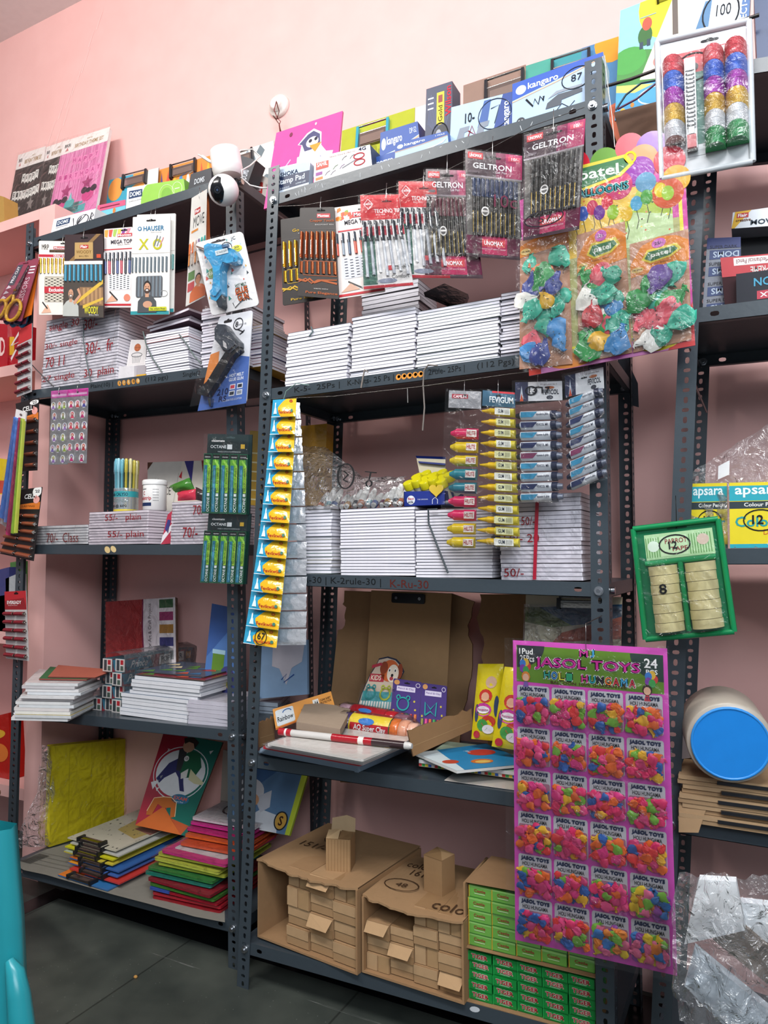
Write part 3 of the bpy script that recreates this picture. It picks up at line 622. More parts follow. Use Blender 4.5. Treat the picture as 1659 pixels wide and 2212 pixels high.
# security camera on the post
def cctv():
    c = A.at((491, 362), -.02); t = thing('security_camera', 'white dome security camera with black lens window fixed on the rack post', 'camera', c)
    dirn = (CR*.16-CU*.99); X_ = np.array([1., 0, 0]); z = dirn/np.linalg.norm(dirn); x = np.cross(z, [0, 1, 0]); x /= np.linalg.norm(x); y = np.cross(z, x)
    k = .00058*2.05/1.9
    xf = lambda a, b, h: c+x*a+y*b+z*h
    R = .0435
    g = Bag(); g.lathe([(.030, -.052), (R*.97, -.048), (R, -.04), (R, .0), (R*1.02, .004), (R*.98, .008), (R*.98, .018), (R*.8, .027)], '#ecebe6', 'plastic', 32); g.build('base', t, xf)
    g = Bag(); pf = lambda u, v, w: c+z*(-.046+v*.024)+(math.sin(u-.5)*-x*0)+np.array([0, 0, 0])
    vs = []; n = 8
    g = Bag()
    for (a0, a1, h0, h1, cc) in ((-130, -60, -.045, -.022, '#d9d6cc'), (-120, -100, -.040, -.027, '#8d8a84'), (-94, -70, -.042, -.036, '#6d6a66'), (-94, -74, -.033, -.027, '#a09c94')):
        vs = []; rad = R*1.004+(.0003 if cc != '#d9d6cc' else 0)
        for i in range(n+1):
            a = math.radians(a0+(a1-a0)*i/n)
            for h in (h0, h1): vs.append((rad*math.cos(a), rad*math.sin(a), h))
        g.add(vs, [(2*i, 2*i+1, 2*i+3, 2*i+2) for i in range(n)], cc, 'paper')
    g.build('label', t, xf)
    bc = A.at((483, 411), -.06); rb = .0425
    g = Bag().sphere(tuple(bc), rb, '#f0efeb', 'plastic', 32, 20); ball = g.build('ball_head', t)
    # lens window: patch of the ball facing the room, crescent shaped
    vd = (CO-bc); vd /= np.linalg.norm(vd); ux = CR-vd*(CR@vd); ux /= np.linalg.norm(ux); uy = np.cross(vd, ux)
    def sph(px, py, e=.0016):
        o_ = ux*px+uy*py; q = o_*rb; h2 = rb*rb-(q@q); return bc+(q+vd*math.sqrt(max(h2, 0)))*((rb+e)/rb)
    out = []
    pts = []
    L = [(-.30, .82), (-.55, .62), (-.76, .3), (-.84, 0), (-.78, -.3), (-.6, -.6), (-.35, -.78)]
    Rr = [(-.10, .74), (-.13, .45), (-.02, .15), (.02, -.08), (-.02, -.3), (-.1, -.6), (-.22, -.77)]
    g = Bag(); N = 6; vs = []
    for i in range(len(L)):
        for j in range(N+1): a, b = L[i], Rr[i]; vs.append(sph(a[0]+(b[0]-a[0])*j/N, a[1]+(b[1]-a[1])*j/N))
    g.add(vs, [(i*(N+1)+j, i*(N+1)+j+1, (i+1)*(N+1)+j+1, (i+1)*(N+1)+j) for i in range(len(L)-1) for j in range(N)], '#101216', 'gloss', True)
    g.build('lens_window', ball)
    g = Bag(); lc = (-.38, .02)
    for r_, cc, e in ((.19, '#2b2e33', .0021), (.13, '#15171b', .0024), (.06, '#3b4a66', .0027)):
        g.add([sph(lc[0]+r_*math.cos(a*math.pi/10), lc[1]+r_*1.1*math.sin(a*math.pi/10), e) for a in range(20)], [tuple(range(20))], cc, 'gloss')
    g.build('lens', ball)
    g = Bag(); g.tube([A.at(q, -.03) for q in ((437, 338), (452, 348), (462, 352))], .0045, '#e6e5e2'); g.tube([A.at(q, -.03) for q in ((428, 334), (438, 339))], .002, '#d9d8d5'); g.build('plug', t)
    g = Bag(); g.tube([A.at(q, v) for q, v in (((500, 340), -.01), ((520, 325), .03), ((545, 322), .08), ((562, 338), .09), ((540, 358), .03), ((522, 368), -.01), ((523, 385), .0), ((540, 400), .02), ((565, 406), .02), ((585, 405), .05))], .0021, '#e9e7e2', 'plastic', 8); g.build('cable', t)
cctv()
# round alarm base on the wall with a twisted wire
c = fb.at((604, 231), -.001); t = thing('ceiling_rose', 'round white wall fitting with a dangling red and brown wire above the racks', 'wall fitting', c)
g = Bag(); g.lathe([(.040, 0), (.040, .008), (.036, .014), (.024, .016), (.024, .026), (.018, .030)], '#ece2da', 'plastic', 28, axis=2); g.build('fitting', t, lambda a, b, h: c+np.array([a, -h, b]))
g = Bag(); g.tube([fb.at(q, v) for q, v in (((597, 219), -.035), ((592, 238), -.04), ((600, 256), -.04), ((606, 262), -.045), ((603, 270), -.04), ((605, 285), -.03))], .0016, '#7a2226', 'plastic', 6)
g.tube([fb.at(q, v) for q, v in (((597, 219), -.035), ((603, 240), -.045), ((598, 258), -.045), ((590, 250), -.04), ((603, 268), -.04), ((607, 284), -.03))], .0016, '#5b2a1e', 'plastic', 6); g.build('wire', t)
# ---------------------------------------------------------------- packs hanging from the left rack's top rail
HG = 'pen packs hanging on the left rack'
def pens_row(t, f, us, v0, v1, r, h, cap, body, fin='plastic', capfrac=.45, tip=None, clipc=None, name='pen', body_v0=None, dv=0):
    for i, u in enumerate(us):
        g = Bag(); o = dv*i; vm = v1-(v1-v0)*capfrac
        if body: bar(g, f, (u, v0+o), (u, vm+o), r*.85, h*.85, body if isinstance(body, str) else body[i % len(body)], fin)
        bar(g, f, (u, vm+o), (u, v1+o), r, h, cap if isinstance(cap, str) else cap[i % len(cap)], fin)
        if clipc: bar(g, f, (u, v1-(v1-v0)*capfrac*.8+o), (u, v1-.002+o), r*.35, h*.35, clipc, 'metal', w0=h)
        if tip: bar(g, f, (u, v0+o), (u, v0+(v1-v0)*.08+o), r*.4, h*.7, tip, fin)
        g.build(name, t, f)
def lin(a, b, n): return [a+(b-a)*i/(n-1) for i in range(n)]
# 1 montex gold
f = pq(A, -.03, (84, 520), (143, 521), (139, 680), (84, 680))
t, g = card('pen_pack', 'white pen card with gold clips and handwritten MRP, leftmost on the top rail', 'pen pack', f, .002, '#ece6de', group=HG, rad=.004)
punch(g, .9, .965, .1, .008); g.rect(.55, .885, 1, .925, '#b5313a', .0005); g.text('Montex', .58, .892, 1, .918, '#fff', .001, True); g.rect(.4, .845, 1, .88, '#2d2620', .0005); g.text('Impression', .45, .85, 1, .874, '#9c7c5c', .001)
g.rect(0, .78, 1, .815, '#c23040', .0005); g.text('Glider Ink', .55, .785, 1, .81, '#fff', .001, True); g.text('MRP', .12, .88, .38, .95, '#222', .001)
g.rrect(.22, .17, 1, .52, .06, .03, '#bdb5a6', .0005); g.rect(.22, .29, 1, .38, '#c03540', .0008); g.text('Exclusive', .4, .31, .98, .36, '#fff', .001, True)
rr = random.Random(2)
for i in range(7):
    for j in range(16): g.rect(.26+i*.11, .18+j*.02, .32+i*.11, .19+j*.02+.003, '#2c2b2a' if (i+j) % 2 else '#e9e2d2', .0006)
g.poly([(.1, .02), (.35, .14), (.5, .03)], '#e3b59a', .0008); g.stroke([(.15, .17), (.35, .08)], .02, '#333', .001, asp=f.asp)
g.build('card', t, f); pens_row(t, f, lin(.08, .96, 7), .56, .76, .0045, .005, '#c08a2c', '#d9a640', 'goldfoil', .4)
hook(f, t, .9, .965, .03)
# 2 woody
f = pq(A, -.045, (140, 507), (221, 505), (224, 686), (136, 684))
t, g = card('pen_pack', 'dark brown pen card with teal caps and a photographed man, lettered WOODY', 'pen pack', f, .003, '#3a2b2e', group=HG)
g.poly([(0, .62), (.85, 1), (.97, 1), (0, .56)], '#8a6a42', .0004); g.rect(.28, .7, .76, .9, '#b89660', .0006); g.rect(.42, .825, .64, .87, '#b8312c', .0009); g.text('Flair', .44, .832, .62, .864, '#fff', .0012, True)
g.text('WOODY', .32, .765, .72, .805, '#8a6a3c', .001, True); g.text('BALL PEN', .4, .725, .64, .742, '#6a5030', .001); punch(g, .53, .955, .1, .009); g.rect(.85, .71, .96, .755, '#c94a2c', .0008)
g.rect(0, .635, 1, .675, '#efeae2', .0007); g.rect(0, 0, 1, .63, '#4b453f', .0005); g.rect(.42, .14, 1, .36, '#8f6e50', .0006)
for i in range(5): g.rect(.5+i*.1, .16, .56+i*.1, .35, '#b08a62', .0008)
g.poly([(0, .07), (1, .45), (1, .4), (0, .02)], '#d8b347', .0009); g.poly([(.5, .14), (1, .24), (1, .21), (.5, .1)], '#d8b347', .0009)
bust(g, .2, .28, .065, f.asp, '#c9977a', '#4a4644', '#b9bcb6', .0012, '#7c6a60'); g.stroke([(.28, .16), (.44, .26), (.38, .34)], .04, '#c9977a', .0018, asp=f.asp)
g.text('WOODY', .54, .04, .88, .13, '#e6dc3c', .0014, True); g.text('BALL PEN', .66, .02, .88, .035, '#ddd', .0014); g.build('card', t, f)
pens_row(t, f, lin(.06, .95, 9), .43, .625, .0042, .006, '#2f86a4', None, 'plastic', 1); hook(f, t, .53, .955, .03)
# 3 mega top
f = pq(A, -.03, (225, 495), (286, 490), (283, 664), (226, 664))
t, g = card('pen_pack', 'pen card with black and white chequered pens and orange corner, beside the brown card', 'pen pack', f, .003, '#e9ddda', group=HG, rad=.004)
for k, c in enumerate(['#e9a24c', '#d9564c', '#a3c25c', '#e8c75c', '#8a4a9a', '#d98a9c']): g.poly([(.02+.16*k, .985), (.16+.16*k, .985), (.12+.14*k, .89), (-.0+.15*k+.02, .9)], c, .0005)
punch(g, .72, .965, .12, .008); g.rect(.48, .885, 1, .925, '#c2303a', .0007); g.text('Montex', .5, .89, .98, .92, '#fff', .001, True); g.text('MEGA TOP', .25, .8, 1, .85, '#3a3a44', .001, True); g.text('BALL PEN', .5, .78, .9, .792, '#555', .001)
g.rect(.0, .725, 1, .738, '#c2303a', .0006); g.rrect(.14, .22, .98, .41, .06, .03, '#dfe0e2', .0006)
for i in range(6):
    for j in range(14): g.rect(.2+i*.13, .23+j*.0125, .27+i*.13, .239+j*.0125, '#22252b' if (i+j) % 2 else '#f2f2f4', .0008)
g.poly([(.05, .06), (.3, .16), (.5, .08)], '#dba88c', .001); g.stroke([(.2, .2), (.5, .09)], .02, '#333', .0012, asp=f.asp); g.ell(.85, .12, .12, .045, '#d9836a', .001); g.rect(0, .02, 1, .045, '#c2303a', .0008)
g.build('card', t, f); pens_row(t, f, lin(.06, .94, 7), .42, .69, .0045, .006, '#2b3038', ['#3a4a7a', '#b03a4a', '#2a2f38'], 'gloss', .4, clipc='#c9ccd4'); hook(f, t, .72, .965, .03)
# 4 hauser, one behind and one in front
for k, (v, Q, lb) in enumerate(((-.015, ((296, 464), (379, 461), (375, 674), (292, 677)), 'white pen card peeking out behind the grey pen card at the rail'),
        (-.03, ((287, 469), (368, 465), (365, 679), (282, 680)), 'white pen card with ten grey pens and a smiling man, yellow XO mark on top'))):
    f = pq(A, v, *Q); t, g = card('pen_pack', lb, 'pen pack', f, .003, '#e8e6e0', group=HG, rad=.003)
    g.rect(.0, 0, 1, .035, '#2f8f96', .0005); g.rect(0, .62, 1, .625, '#bdb8b2', .0005)
    g.text('HAUSER', .3, .85, .85, .9, '#2d6f96', .001, True); g.ell(.2, .875, .055, .022, '#2d6f96', .0008); g.ell(.2, .875, .03, .012, '#e8e6e0', .001); g.text('Germany', .5, .825, .78, .843, '#888', .001)
    g.text('X', .18, .66, .45, .77, '#b9b52c', .001, True); g.ring(.68, .71, .1, .045, .022, '#b9b52c', .001, asp=f.asp)
    for j in range(3): g.stroke([(.6+.07*j, .69), (.68+.08*j, .8-.01*j)], .012, ['#6c7176', '#7a868c', '#c98a8a'][j], .0014, asp=f.asp)
    punch(g, .5, .955, .13, .008); g.rrect(.13, .17, .83, .39, .05, .03, '#55585c', .0006)
    if k: bust(g, .44, .27, .06, f.asp, '#c9977a', '#26211f', '#4b4f52', .002, '#4a3a34'); g.ell(.46, .1, .12, .035, '#c9977a', .0028); g.rect(.5, .035, .95, .075, '#c3c52e', .003); g.text('No. others From', .54, .043, .92, .066, '#333', .0034); g.ring(.86, .21, .1, .03, .006, '#999', .001, asp=f.asp)
    g.build('card', t, f)
    if k: pens_row(t, f, lin(.03, .93, 10), .43, .58, .003, .005, '#59656d', None, 'plastic', 1); pens_row(t, f, lin(.2, .76, 7), .18, .385, .0038, .0012, '#6b767e', None, 'plastic', 1, name='pen_body')
    else: pens_row(t, f, lin(.9, .97, 2), .43, .58, .003, .005, '#4f8a86', None, 'plastic', 1)
    hook(f, t, .5, .955, .035)
# 5 move, turned
f = quad(A.at((414, 428), -.05), A.at((441, 414), -.0), A.at((443, 640), -.0), A.at((401, 662), -.05), (.72, -.69, 0))
t, g = card('pen_pack', 'white pen card turned sideways with orange and teal pens, lettered MOVE', 'pen pack', f, .004, '#e4ddd3', group=HG)
g.rect(.25, .82, .6, .87, '#b8352c', .0006); g.text('Flair', .28, .83, .57, .86, '#fff', .001, True); g.text('MOVE', .2, .7, .85, .8, '#444', .001); g.rect(.1, .66, .5, .68, '#d98a3c', .0007)
bust(g, .6, .2, .045, f.asp, '#c58a6a', '#2c2622', '#d9744a', .001); g.rect(.05, .22, .4, .3, '#6e8f5a', .0007); g.rect(.05, .12, .4, .2, '#c85a5a', .0007)
g.build('card', t, f); pens_row(t, f, lin(.05, .9, 6), .36, .56, .004, .012, ['#e0702c', '#e0702c', '#c9b6a6', '#7b5a8a', '#2fa79a', '#2fa79a'], ['#d9822c', '#c9c0b4'], 'plastic', .5)
hook(f, t, .5, .96, .03)
f = quad(A.at((437, 412), .0), A.at((444, 414), .03), A.at((458, 640), .03), A.at((444, 640), .0), (.72, -.69, 0))
t, g = card('pen_pack', 'edge of another pen card with orange strip behind the MOVE card', 'pen pack', f, .003, '#c56a3a', group=HG); g.build('card', t, f)
# scissors
SC = 'scissor blister cards on the far left post'
def scissors(v, Q, hcol, lab, full, off=0):
    f = pq(A, v, *Q); t, g = card('scissors_pack', lab, 'scissors', f, .0025, '#8f3f52', group=SC, rad=.005)
    g.rect(.04, .6, .3, .95, '#4b4a54', .0005); g.text('PRO CUT', .1, .64, .22, .92, '#e9e4e6', .001, True, vert=True); g.text('SCISSORS', .68, .25, .86, .72, '#d9b9c2', .001, vert=True)
    for k in range(3): g.rect(.7, .78+k*.05, .95, .8+k*.05, '#e4dbe0', .0007)
    for k in range(3): g.poly([(.06, .35+k*.09), (.25, .38+k*.09), (.1, .42+k*.09)], '#d4c6cf', .0007)
    punch(g, .4, .965, .14, .008, '#5c1a2a'); g.build('card', t, f)
    if full:
        g = Bag(); g.prism([(.44, .42), (.56, .42), (.66, .9), (.63, .92)], .002, .005, '#8d8b90', 'metal'); g.prism([(.5, .42), (.6, .45), (.7, .88)], .005, .007, '#a3a1a6', 'metal'); g.ell(.52, .5, .06, .02, '#c9a63c', .0085, 'metal'); g.build('blades', t, f)
    for sx in (-1, 1):
        g = Bag(); cx, cy = .5+sx*.24, .16; n = 16
        pts = [f(cx+.2*math.cos(a)*(1 if sx > 0 else 1), cy+.17*math.sin(a), .008) for a in [i*2*math.pi/n for i in range(n+1)]]
        g.tube(pts, .0058, hcol, 'plastic', 8, False); g.tube([f(cx-sx*.12, cy+.14, .008), f(.5+sx*.03, .42, .006)], [.0062, .004], hcol, 'plastic', 8); g.build('handle', t)
    film(f, t, .02, .02, .98, .6, .016, .002, seed=3); return f, t
scissors(.0, ((60, 562), (88, 556), (62, 706), (22, 704)), '#2f7fb0', 'scissors card with blue handles at the back of the far left cluster', False)
scissors(-.02, ((52, 565), (86, 558), (54, 700), (8, 698)), '#2c3b66', 'dark scissors card sandwiched in the far left cluster', False)
f, t = scissors(-.045, ((41, 567), (84, 560), (46, 694), (-26, 690)), '#d9a52c', 'maroon scissors card with yellow handles, frontmost at the far left post', True)
hook(f, t, .45, .965, .03)
g = Bag().box(0, 0, 1, 1, -.001, .001, '#d2691e'); f = pq(A, -.03, (82, 562), (86, 562), (68, 680), (46, 690)); tag(g.build('card_sleeve', None, f), 'thin orange edged card between the scissors packs', 'card')
# glue guns
def gunshape(f, t, pts_body, pts_handle, col, dark, noz):
    g = Bag(); g.prism(pts_body, .002, .026, col, 'plastic')
    c = [(sum(p[0] for p in pts_body)/len(pts_body)), (sum(p[1] for p in pts_body)/len(pts_body))]
    g.prism([(c[0]+(p[0]-c[0])*.86, c[1]+(p[1]-c[1])*.86) for p in pts_body], .026, .032, col, 'plastic'); g.build('body', t, f)
    g = Bag(); g.prism(pts_handle, .002, .024, dark, 'plastic'); g.build('handle', t, f)
    g = Bag(); bar(g, f, noz[0], noz[1], .006, .02, noz[2], 'metal', .0035); g.build('nozzle', t, f)
f = pq(A, -.05, (422, 525), (523, 499), (560, 659), (457, 682))
t, g = card('glue_gun_pack', 'blister card with a bright blue glue gun hanging on the corner post', 'glue gun', f, .003, '#e6e4e4', rad=.012)
rr = random.Random(5)
for k in range(40):
    x, y, s = rr.random()*.9+.02, rr.random()*.9+.02, .03+rr.random()*.04; g.poly([(x, y), (min(x+s, .99), y+s*.3), (x+s*.3, min(y+s, .99))], rr.choice(['#2f8f86', '#d95a4c', '#a9c2d9', '#e8b44c', '#3a86a8', '#4a4f58']), .0004+k*.00001)
punch(g, .48, .945, .16, .012, '#2a2426'); g.ring(.62, .83, .11, .075, .012, '#1f1f24', .001, asp=f.asp); g.text('9', .58, .8, .64, .86, '#1f1f24', .0012, True); g.text('JC', .74, .9, .84, .96, '#33434c', .0012, True)
g.ell(.82, .79, .11, .045, '#d9d23c', .0012); g.text('20', .77, .795, .87, .82, '#333', .0014, True); g.text('Watt', .75, .765, .88, .785, '#333', .0014)
g.poly([(.12, .52), (.16, .6), (.28, .62), (.36, .54), (.34, .5), (.14, .48)], '#7a9a5c', .0012); g.text('FAST', .15, .52, .32, .57, '#e9efe0', .0015, True); g.ring(.24, .52, .15, .05, .006, '#77826c', .001, asp=f.asp)
g.otext('GLUE', .6, .2, .85, .28, '#d9622c', '#35443a', .0016, .006, .006); g.otext('GUN', .62, .1, .84, .19, '#d9622c', '#35443a', .0016, .006, .006); g.text('HOT MELT', .62, .29, .85, .33, '#2f5a40', .0016, True); g.stroke([(.5, .1), (.52, .03), (.75, .13), (.9, .09), (.8, .16)], .01, '#1d1d22', .002, asp=f.asp)
g.build('card', t, f)
gunshape(f, t, [(.27, .87), (.36, .89), (.62, .83), (.86, .72), (.9, .62), (.86, .56), (.72, .56), (.62, .6), (.52, .5), (.47, .36), (.42, .2), (.27, .12), (.17, .16), (.17, .21), (.24, .24), (.33, .42), (.36, .56), (.3, .68), (.24, .76)], [(.26, .12), (.4, .19), (.37, .06), (.33, .02), (.28, .04)], '#3a9ccb', '#2c343c', ((.25, .84), (.05, .93), '#c9c6c0'))
g = Bag(); g.rect(.5, .68, .76, .745, '#d3dde0', .0335); g.text('JC GLUE GUN', .53, .695, .74, .73, '#44505a', .034); g.box(.66, .76, .8, .8, .03, .034, '#2f5f86'); g.box(.28, .3, .36, .34, .026, .031, '#b83a44'); g.build('sticker', t, f)
film(f, t, .01, .02, .97, .93, .036, .003, seed=9); hook(f, t, .62, .97, .02)
f = pq(A, -.05, (474, 684), (546, 670), (532, 871), (427, 888))
f = quad(A.at((474, 684), -.05), A.at((546, 670), -.05), A.at((532, 871), -.05), A.at((427, 888), -.05), f.n)
t, g = card('glue_gun_pack', 'blue and white blister card with a black glue gun, price 210 written on it', 'glue gun', f, .003, '#dcdde2', rad=.01)
g.poly([(0, 0), (1, 0), (1, .5), (.6, .55), (.3, .35), (0, .42)], '#4a68ac', .0005); g.poly([(0, .25), (.25, .5), (.22, .62), (0, .6)], '#d9823c', .0006)
g.ring(.62, .88, .13, .06, .012, '#22222a', .001, asp=f.asp); g.text('8', .54, .85, .62, .91, '#22222a', .0012, True); g.text('SAMKO 100', .62, .86, .85, .88, '#555', .0012); g.stroke([(.62, .82), (.8, .78), (.7, .76), (.82, .8)], .012, '#22222a', .0012, asp=f.asp); punch(g, .3, .93, .12, .014)
g.text('HOT MELT', .58, .31, .9, .345, '#e9ecf2', .001, True); g.text('GLUE GUN', .58, .265, .9, .3, '#e9ecf2', .001, True)
for (x, y, c) in ((.68, .2, '#c23a4a'), (.84, .2, '#2c2f3a'), (.68, .13, '#2c2f3a'), (.84, .13, '#8a8f9a')): g.rect(x-.06, y-.025, x+.06, y+.03, '#d9dce4', .001); g.rect(x-.045, y-.015, x+.045, y+.02, c, .0012)
g.text('210', .36, .13, .6, .2, '#14204a', .0014, True); g.text('RS', .42, .06, .58, .12, '#14204a', .0014, True); g.text('FREE GLUE STICK & COTTON', .5, .055, .9, .075, '#dfe4f0', .0012); g.build('card', t, f)
gunshape(f, t, [(.13, .84), (.2, .88), (.42, .86), (.6, .76), (.84, .65), (.86, .6), (.66, .54), (.5, .57), (.34, .66), (.2, .72)], [(.82, .62), (.88, .56), (.7, .5), (.5, .32), (.34, .19), (.26, .12), (.04, .16), (.03, .21), (.2, .28), (.32, .4), (.52, .56), (.62, .6)], '#3f444d', '#17191d', ((.28, .1), (.3, .02), '#9a9ca0'))
g = Bag(); g.poly([(.48, .68), (.58, .64), (.62, .58), (.52, .61)], '#c9c6c6', .0335); g.build('sticker', t, f); film(f, t, .01, .02, .97, .97, .037, .003, seed=12)
# batteries, folding fans etc on the left post
def batterypack(v, Q, lab, head, ncol, nrow, cellc, top_frac, art, endc='#c9c4c0', vert=False, group='battery cards on the left post', u0=0., u1=1., cardcol='#c9c4c0'):
    f = pq(A, v, *Q); t, g = card('battery_pack', lab, 'batteries', f, .002, cardcol, group=group); g.rect(0, 1-top_frac, 1, 1, head, .0005); art(g, f); g.build('card', t, f)
    for i in range(ncol):
        for j in range(nrow):
            cu = u0+(u1-u0)*(i+.5)/ncol; cv = (1-top_frac)*(j+.5)/nrow; du = (u1-u0)/ncol*.46; dv = .006/f.H
            g = Bag(); bar(g, f, (cu-du, cv), (cu+du*.78, cv), .0068, .012, cellc, 'gloss', n=8); bar(g, f, (cu+du*.78, cv), (cu+du*.9, cv), .0066, .012, '#cfcac4', 'metal'); bar(g, f, (cu+du*.9, cv), (cu+du, cv), .002, .006, '#e9e6e0', 'metal'); g.build('battery', t, f)
    return f, t
batterypack(-.02, ((41, 713), (69, 698), (68, 846), (36, 858)), 'slanted silver battery card with red header, upper left post', '#b52c30', 2, 6, '#7a2a34', .22, lambda g, f: None, cardcol='#b9b4b4')
def dur(g, f):
    g.rect(0, .74, 1, 1, '#1c1a1b', .0006); g.text('CELL', .3, .85, .75, .92, '#f0eeea', .001, True); g.poly([(.0, .76), (1, .8), (1, .7), (0, .7)], '#d9772c', .0008); g.text('LASTING', .3, .73, .8, .755, '#2a1a10', .0012); g.ell(.82, .95, .2, .075*f.asp*1.4, '#f4f2ee', .001); g.text("'22", .72, .93, .93, .97, '#222', .0014, True); g.ell(.84, .83, .13, .05, '#e9a49c', .0012); g.ell(.8, .87, .03, .03, '#e9a49c', .0012)
batterypack(-.02, ((34, 872), (84, 859), (80, 1016), (48, 1018)), 'black battery card with copper cells, upper of the two price 22 cards', '#1c1a1b', 1, 5, '#8a4a34', .22, dur, u0=.35, cardcol='#231f20')
batterypack(-.03, ((44, 1058), (91, 1052), (72, 1212), (0, 1196)), 'black battery card with copper cells, lower of the two price 22 cards', '#1c1a1b', 2, 6, '#8a4a34', .34, dur, cardcol='#231f20')
f, t = batterypack(-.02, ((10, 1278), (56, 1276), (62, 1428), (13, 1422)), 'red headed battery card with twelve maroon cells low on the left post', '#b8242c', 2, 6, '#7a1c28', .27,
    lambda g, f: (g.poly([(0, .73), (0, .86), (.9, .9), (1, .74)], '#8f1a22', .0008), g.text('EVEREADY', .12, .81, .78, .86, '#f4efec', .0012, True), g.text('CARBON ZINC', .15, .785, .6, .797, '#e9c9c6', .0012), punch(g, .55, .965, .1, .014, '#2a1416')), cardcol='#bdb8b6')
f = pq(A, -.055, (34, 888), (58, 896), (34, 1154), (0, 1130))
t, g = card('crayon_tube_pack', 'tall clear sleeve of blue, magenta and lime rolled sheets on the left post', 'craft rolls', f, .001, '#cfc6c6', fin='sheet', rad=0)
g.build('sleeve', t, f)
for (a, b, c, d, r, cc) in ((.2, .95, .12, .06, .011, '#4a78c4'), (.42, .95, .42, .05, .006, '#5d86cf'), (.6, .96, .62, -.04, .007, '#a8305c'), (.8, .96, .9, .0, .006, '#8faf3c'), (.93, .96, 1.08, .02, .004, '#b9c24c')):
    g = Bag(); bar(g, f, (c, d), (a, b), r, .012, cc, 'wrap'); g.build('roll', t, f)
g = Bag(); g.box(.1, .945, 1.0, 1.02, -.001, .004, '#ddd8d6', 'card'); g.ell(.6, .985, .12, .01, '#6a5a5a', .005); g.build('header', t, f); film(f, t, 0, 0, 1, .95, .016, .004, 'film', seed=4)
# sticker sheets
SG = 'glitter sticker sheets on the second rail'
for k, (v, Q, lab, hc) in enumerate(((-.03, ((111, 845), (146, 842), (146, 1003), (106, 1004)), 'silver sticker sheet of green and purple cartoon girls, left of two', '#c95aa8'),
        (-.034, ((146, 842), (191, 838), (187, 1001), (145, 1000)), 'silver sticker sheet of pink and red cartoon girls, right of two', '#d13fa0'))):
    f = pq(A, v, *Q); t, g = card('sticker_sheet', lab, 'stickers', f, .001, '#b9bcbe', 'foil', SG); g.rect(0, .9, 1, 1, hc, .0005); g.rect(.05, .92, .95, .95, '#e9b9dc', .0006); g.ell(.5, .955, .05, .012, '#4a3a4a', .0009)
    pal = [['#7a6aa8', '#a8c05a', '#c9564c', '#8a9a6a', '#9a7ab8'], ['#c9367a', '#e0506a', '#c84a4a', '#5a5aa8', '#d96a9a']][k]; rr = random.Random(k+3)
    for j in range(6):
        for i in range(3 if j % 2 else 2):
            n = 3 if j % 2 else 2; cx = (i+.5)/n+rr.uniform(-.03, .03); cy = .07+j*.145; c1 = rr.choice(pal); c2 = rr.choice(pal); rx, ry = .14, .055
            g.ell(cx, cy, rx, ry, '#f1eff0', .0008, 'gloss'); g.poly([(cx-rx*.7, cy-ry*.8), (cx+rx*.7, cy-ry*.8), (cx+rx*.2, cy+ry*.2), (cx-rx*.2, cy+ry*.2)], c1, .001, 'gloss'); g.ell(cx, cy+ry*.35, rx*.5, ry*.45, c2, .001, 'gloss', 12); g.ell(cx, cy+ry*.3, rx*.3, ry*.3, '#e9c4ae', .0012, 'gloss', 10)
    g.build('sheet', t, f); film(f, t, .0, .0, 1, 1, .003, .001, 'film', seed=k); hook(f, t, .5, .955, .025)
# octane packs
for k, (Q, lab) in enumerate(((((449, 937), (545, 939), (540, 1112), (442, 1109)), 'black and green card of five pen boxes, upper of two on the corner post'),
        (((451, 1108), (543, 1110), (533, 1262), (439, 1258)), 'black and green card of five pen boxes, lower of two on the corner post'))):
    f = pq(A, -.055, *Q); t, g = card('pen_pack', lab, 'pen pack', f, .002, '#17262a', group='green pen box cards on the corner post')
    g.rect(0, .75, 1, .99, '#152a2c', .0005); g.text('classmate', .1, .9, .4, .93, '#f0f0f0', .001, True); g.text('OCTANE', .08, .82, .44, .86, '#e9eef0', .001, True); g.rect(.46, .81, .57, .87, '#e9eef0', .001); g.rect(.76, .82, .85, .875, '#e0b53a', .001); g.text('MAKE A SMOOTH IMPRESSION', .25, .77, .76, .785, '#cfd8da', .001)
    if k == 0: punch(g, .53, .955, .1, .01, '#3a4a4c')
    g.build('card', t, f)
    for i in range(5):
        u0 = .0+i*.198; u1 = u0+.185; g = Bag(); g.box(u0, .0, u1, .745, 0, .013, '#2c6a4c', 'gloss', '#1c4438')
        g.rect(u0+.01, .68, u1-.01, .735, '#16191c', .0134); g.text('classmate', u0+.03, .695, u1-.03, .715, '#eee', .0138)
        g.rect(u0+.01, .32, u1-.04, .67, '#6fb83c', .0134); g.poly([(u0+.06, .68), (u1-.02, .6), (u1-.02, .56), (u0+.06, .64)], '#a6e05a', .0136); g.rect(u0+.02, .02, u0+.09, .6, '#2f7fa0', .0136); g.rect(u0+.05, .05, u0+.07, .55, '#6ab0c4', .0138)
        g.rect(u1-.07, .26, u1-.015, .58, '#b4e04c', .014); g.text('MAKE A SMOOTH IMPRESSION', u1-.065, .28, u1-.025, .57, '#1e4a2a', .0144, vert=True); g.text('OCTANE', u1-.075, .02, u1-.015, .2, '#eef4f4', .0144, True, vert=True); g.rect(u1-.075, .215, u1-.02, .25, '#eef4f4', .014)
        g.build('pen_box', t, f)
    film(f, t, .0, .0, 1, .99, .016, .0015, seed=k)
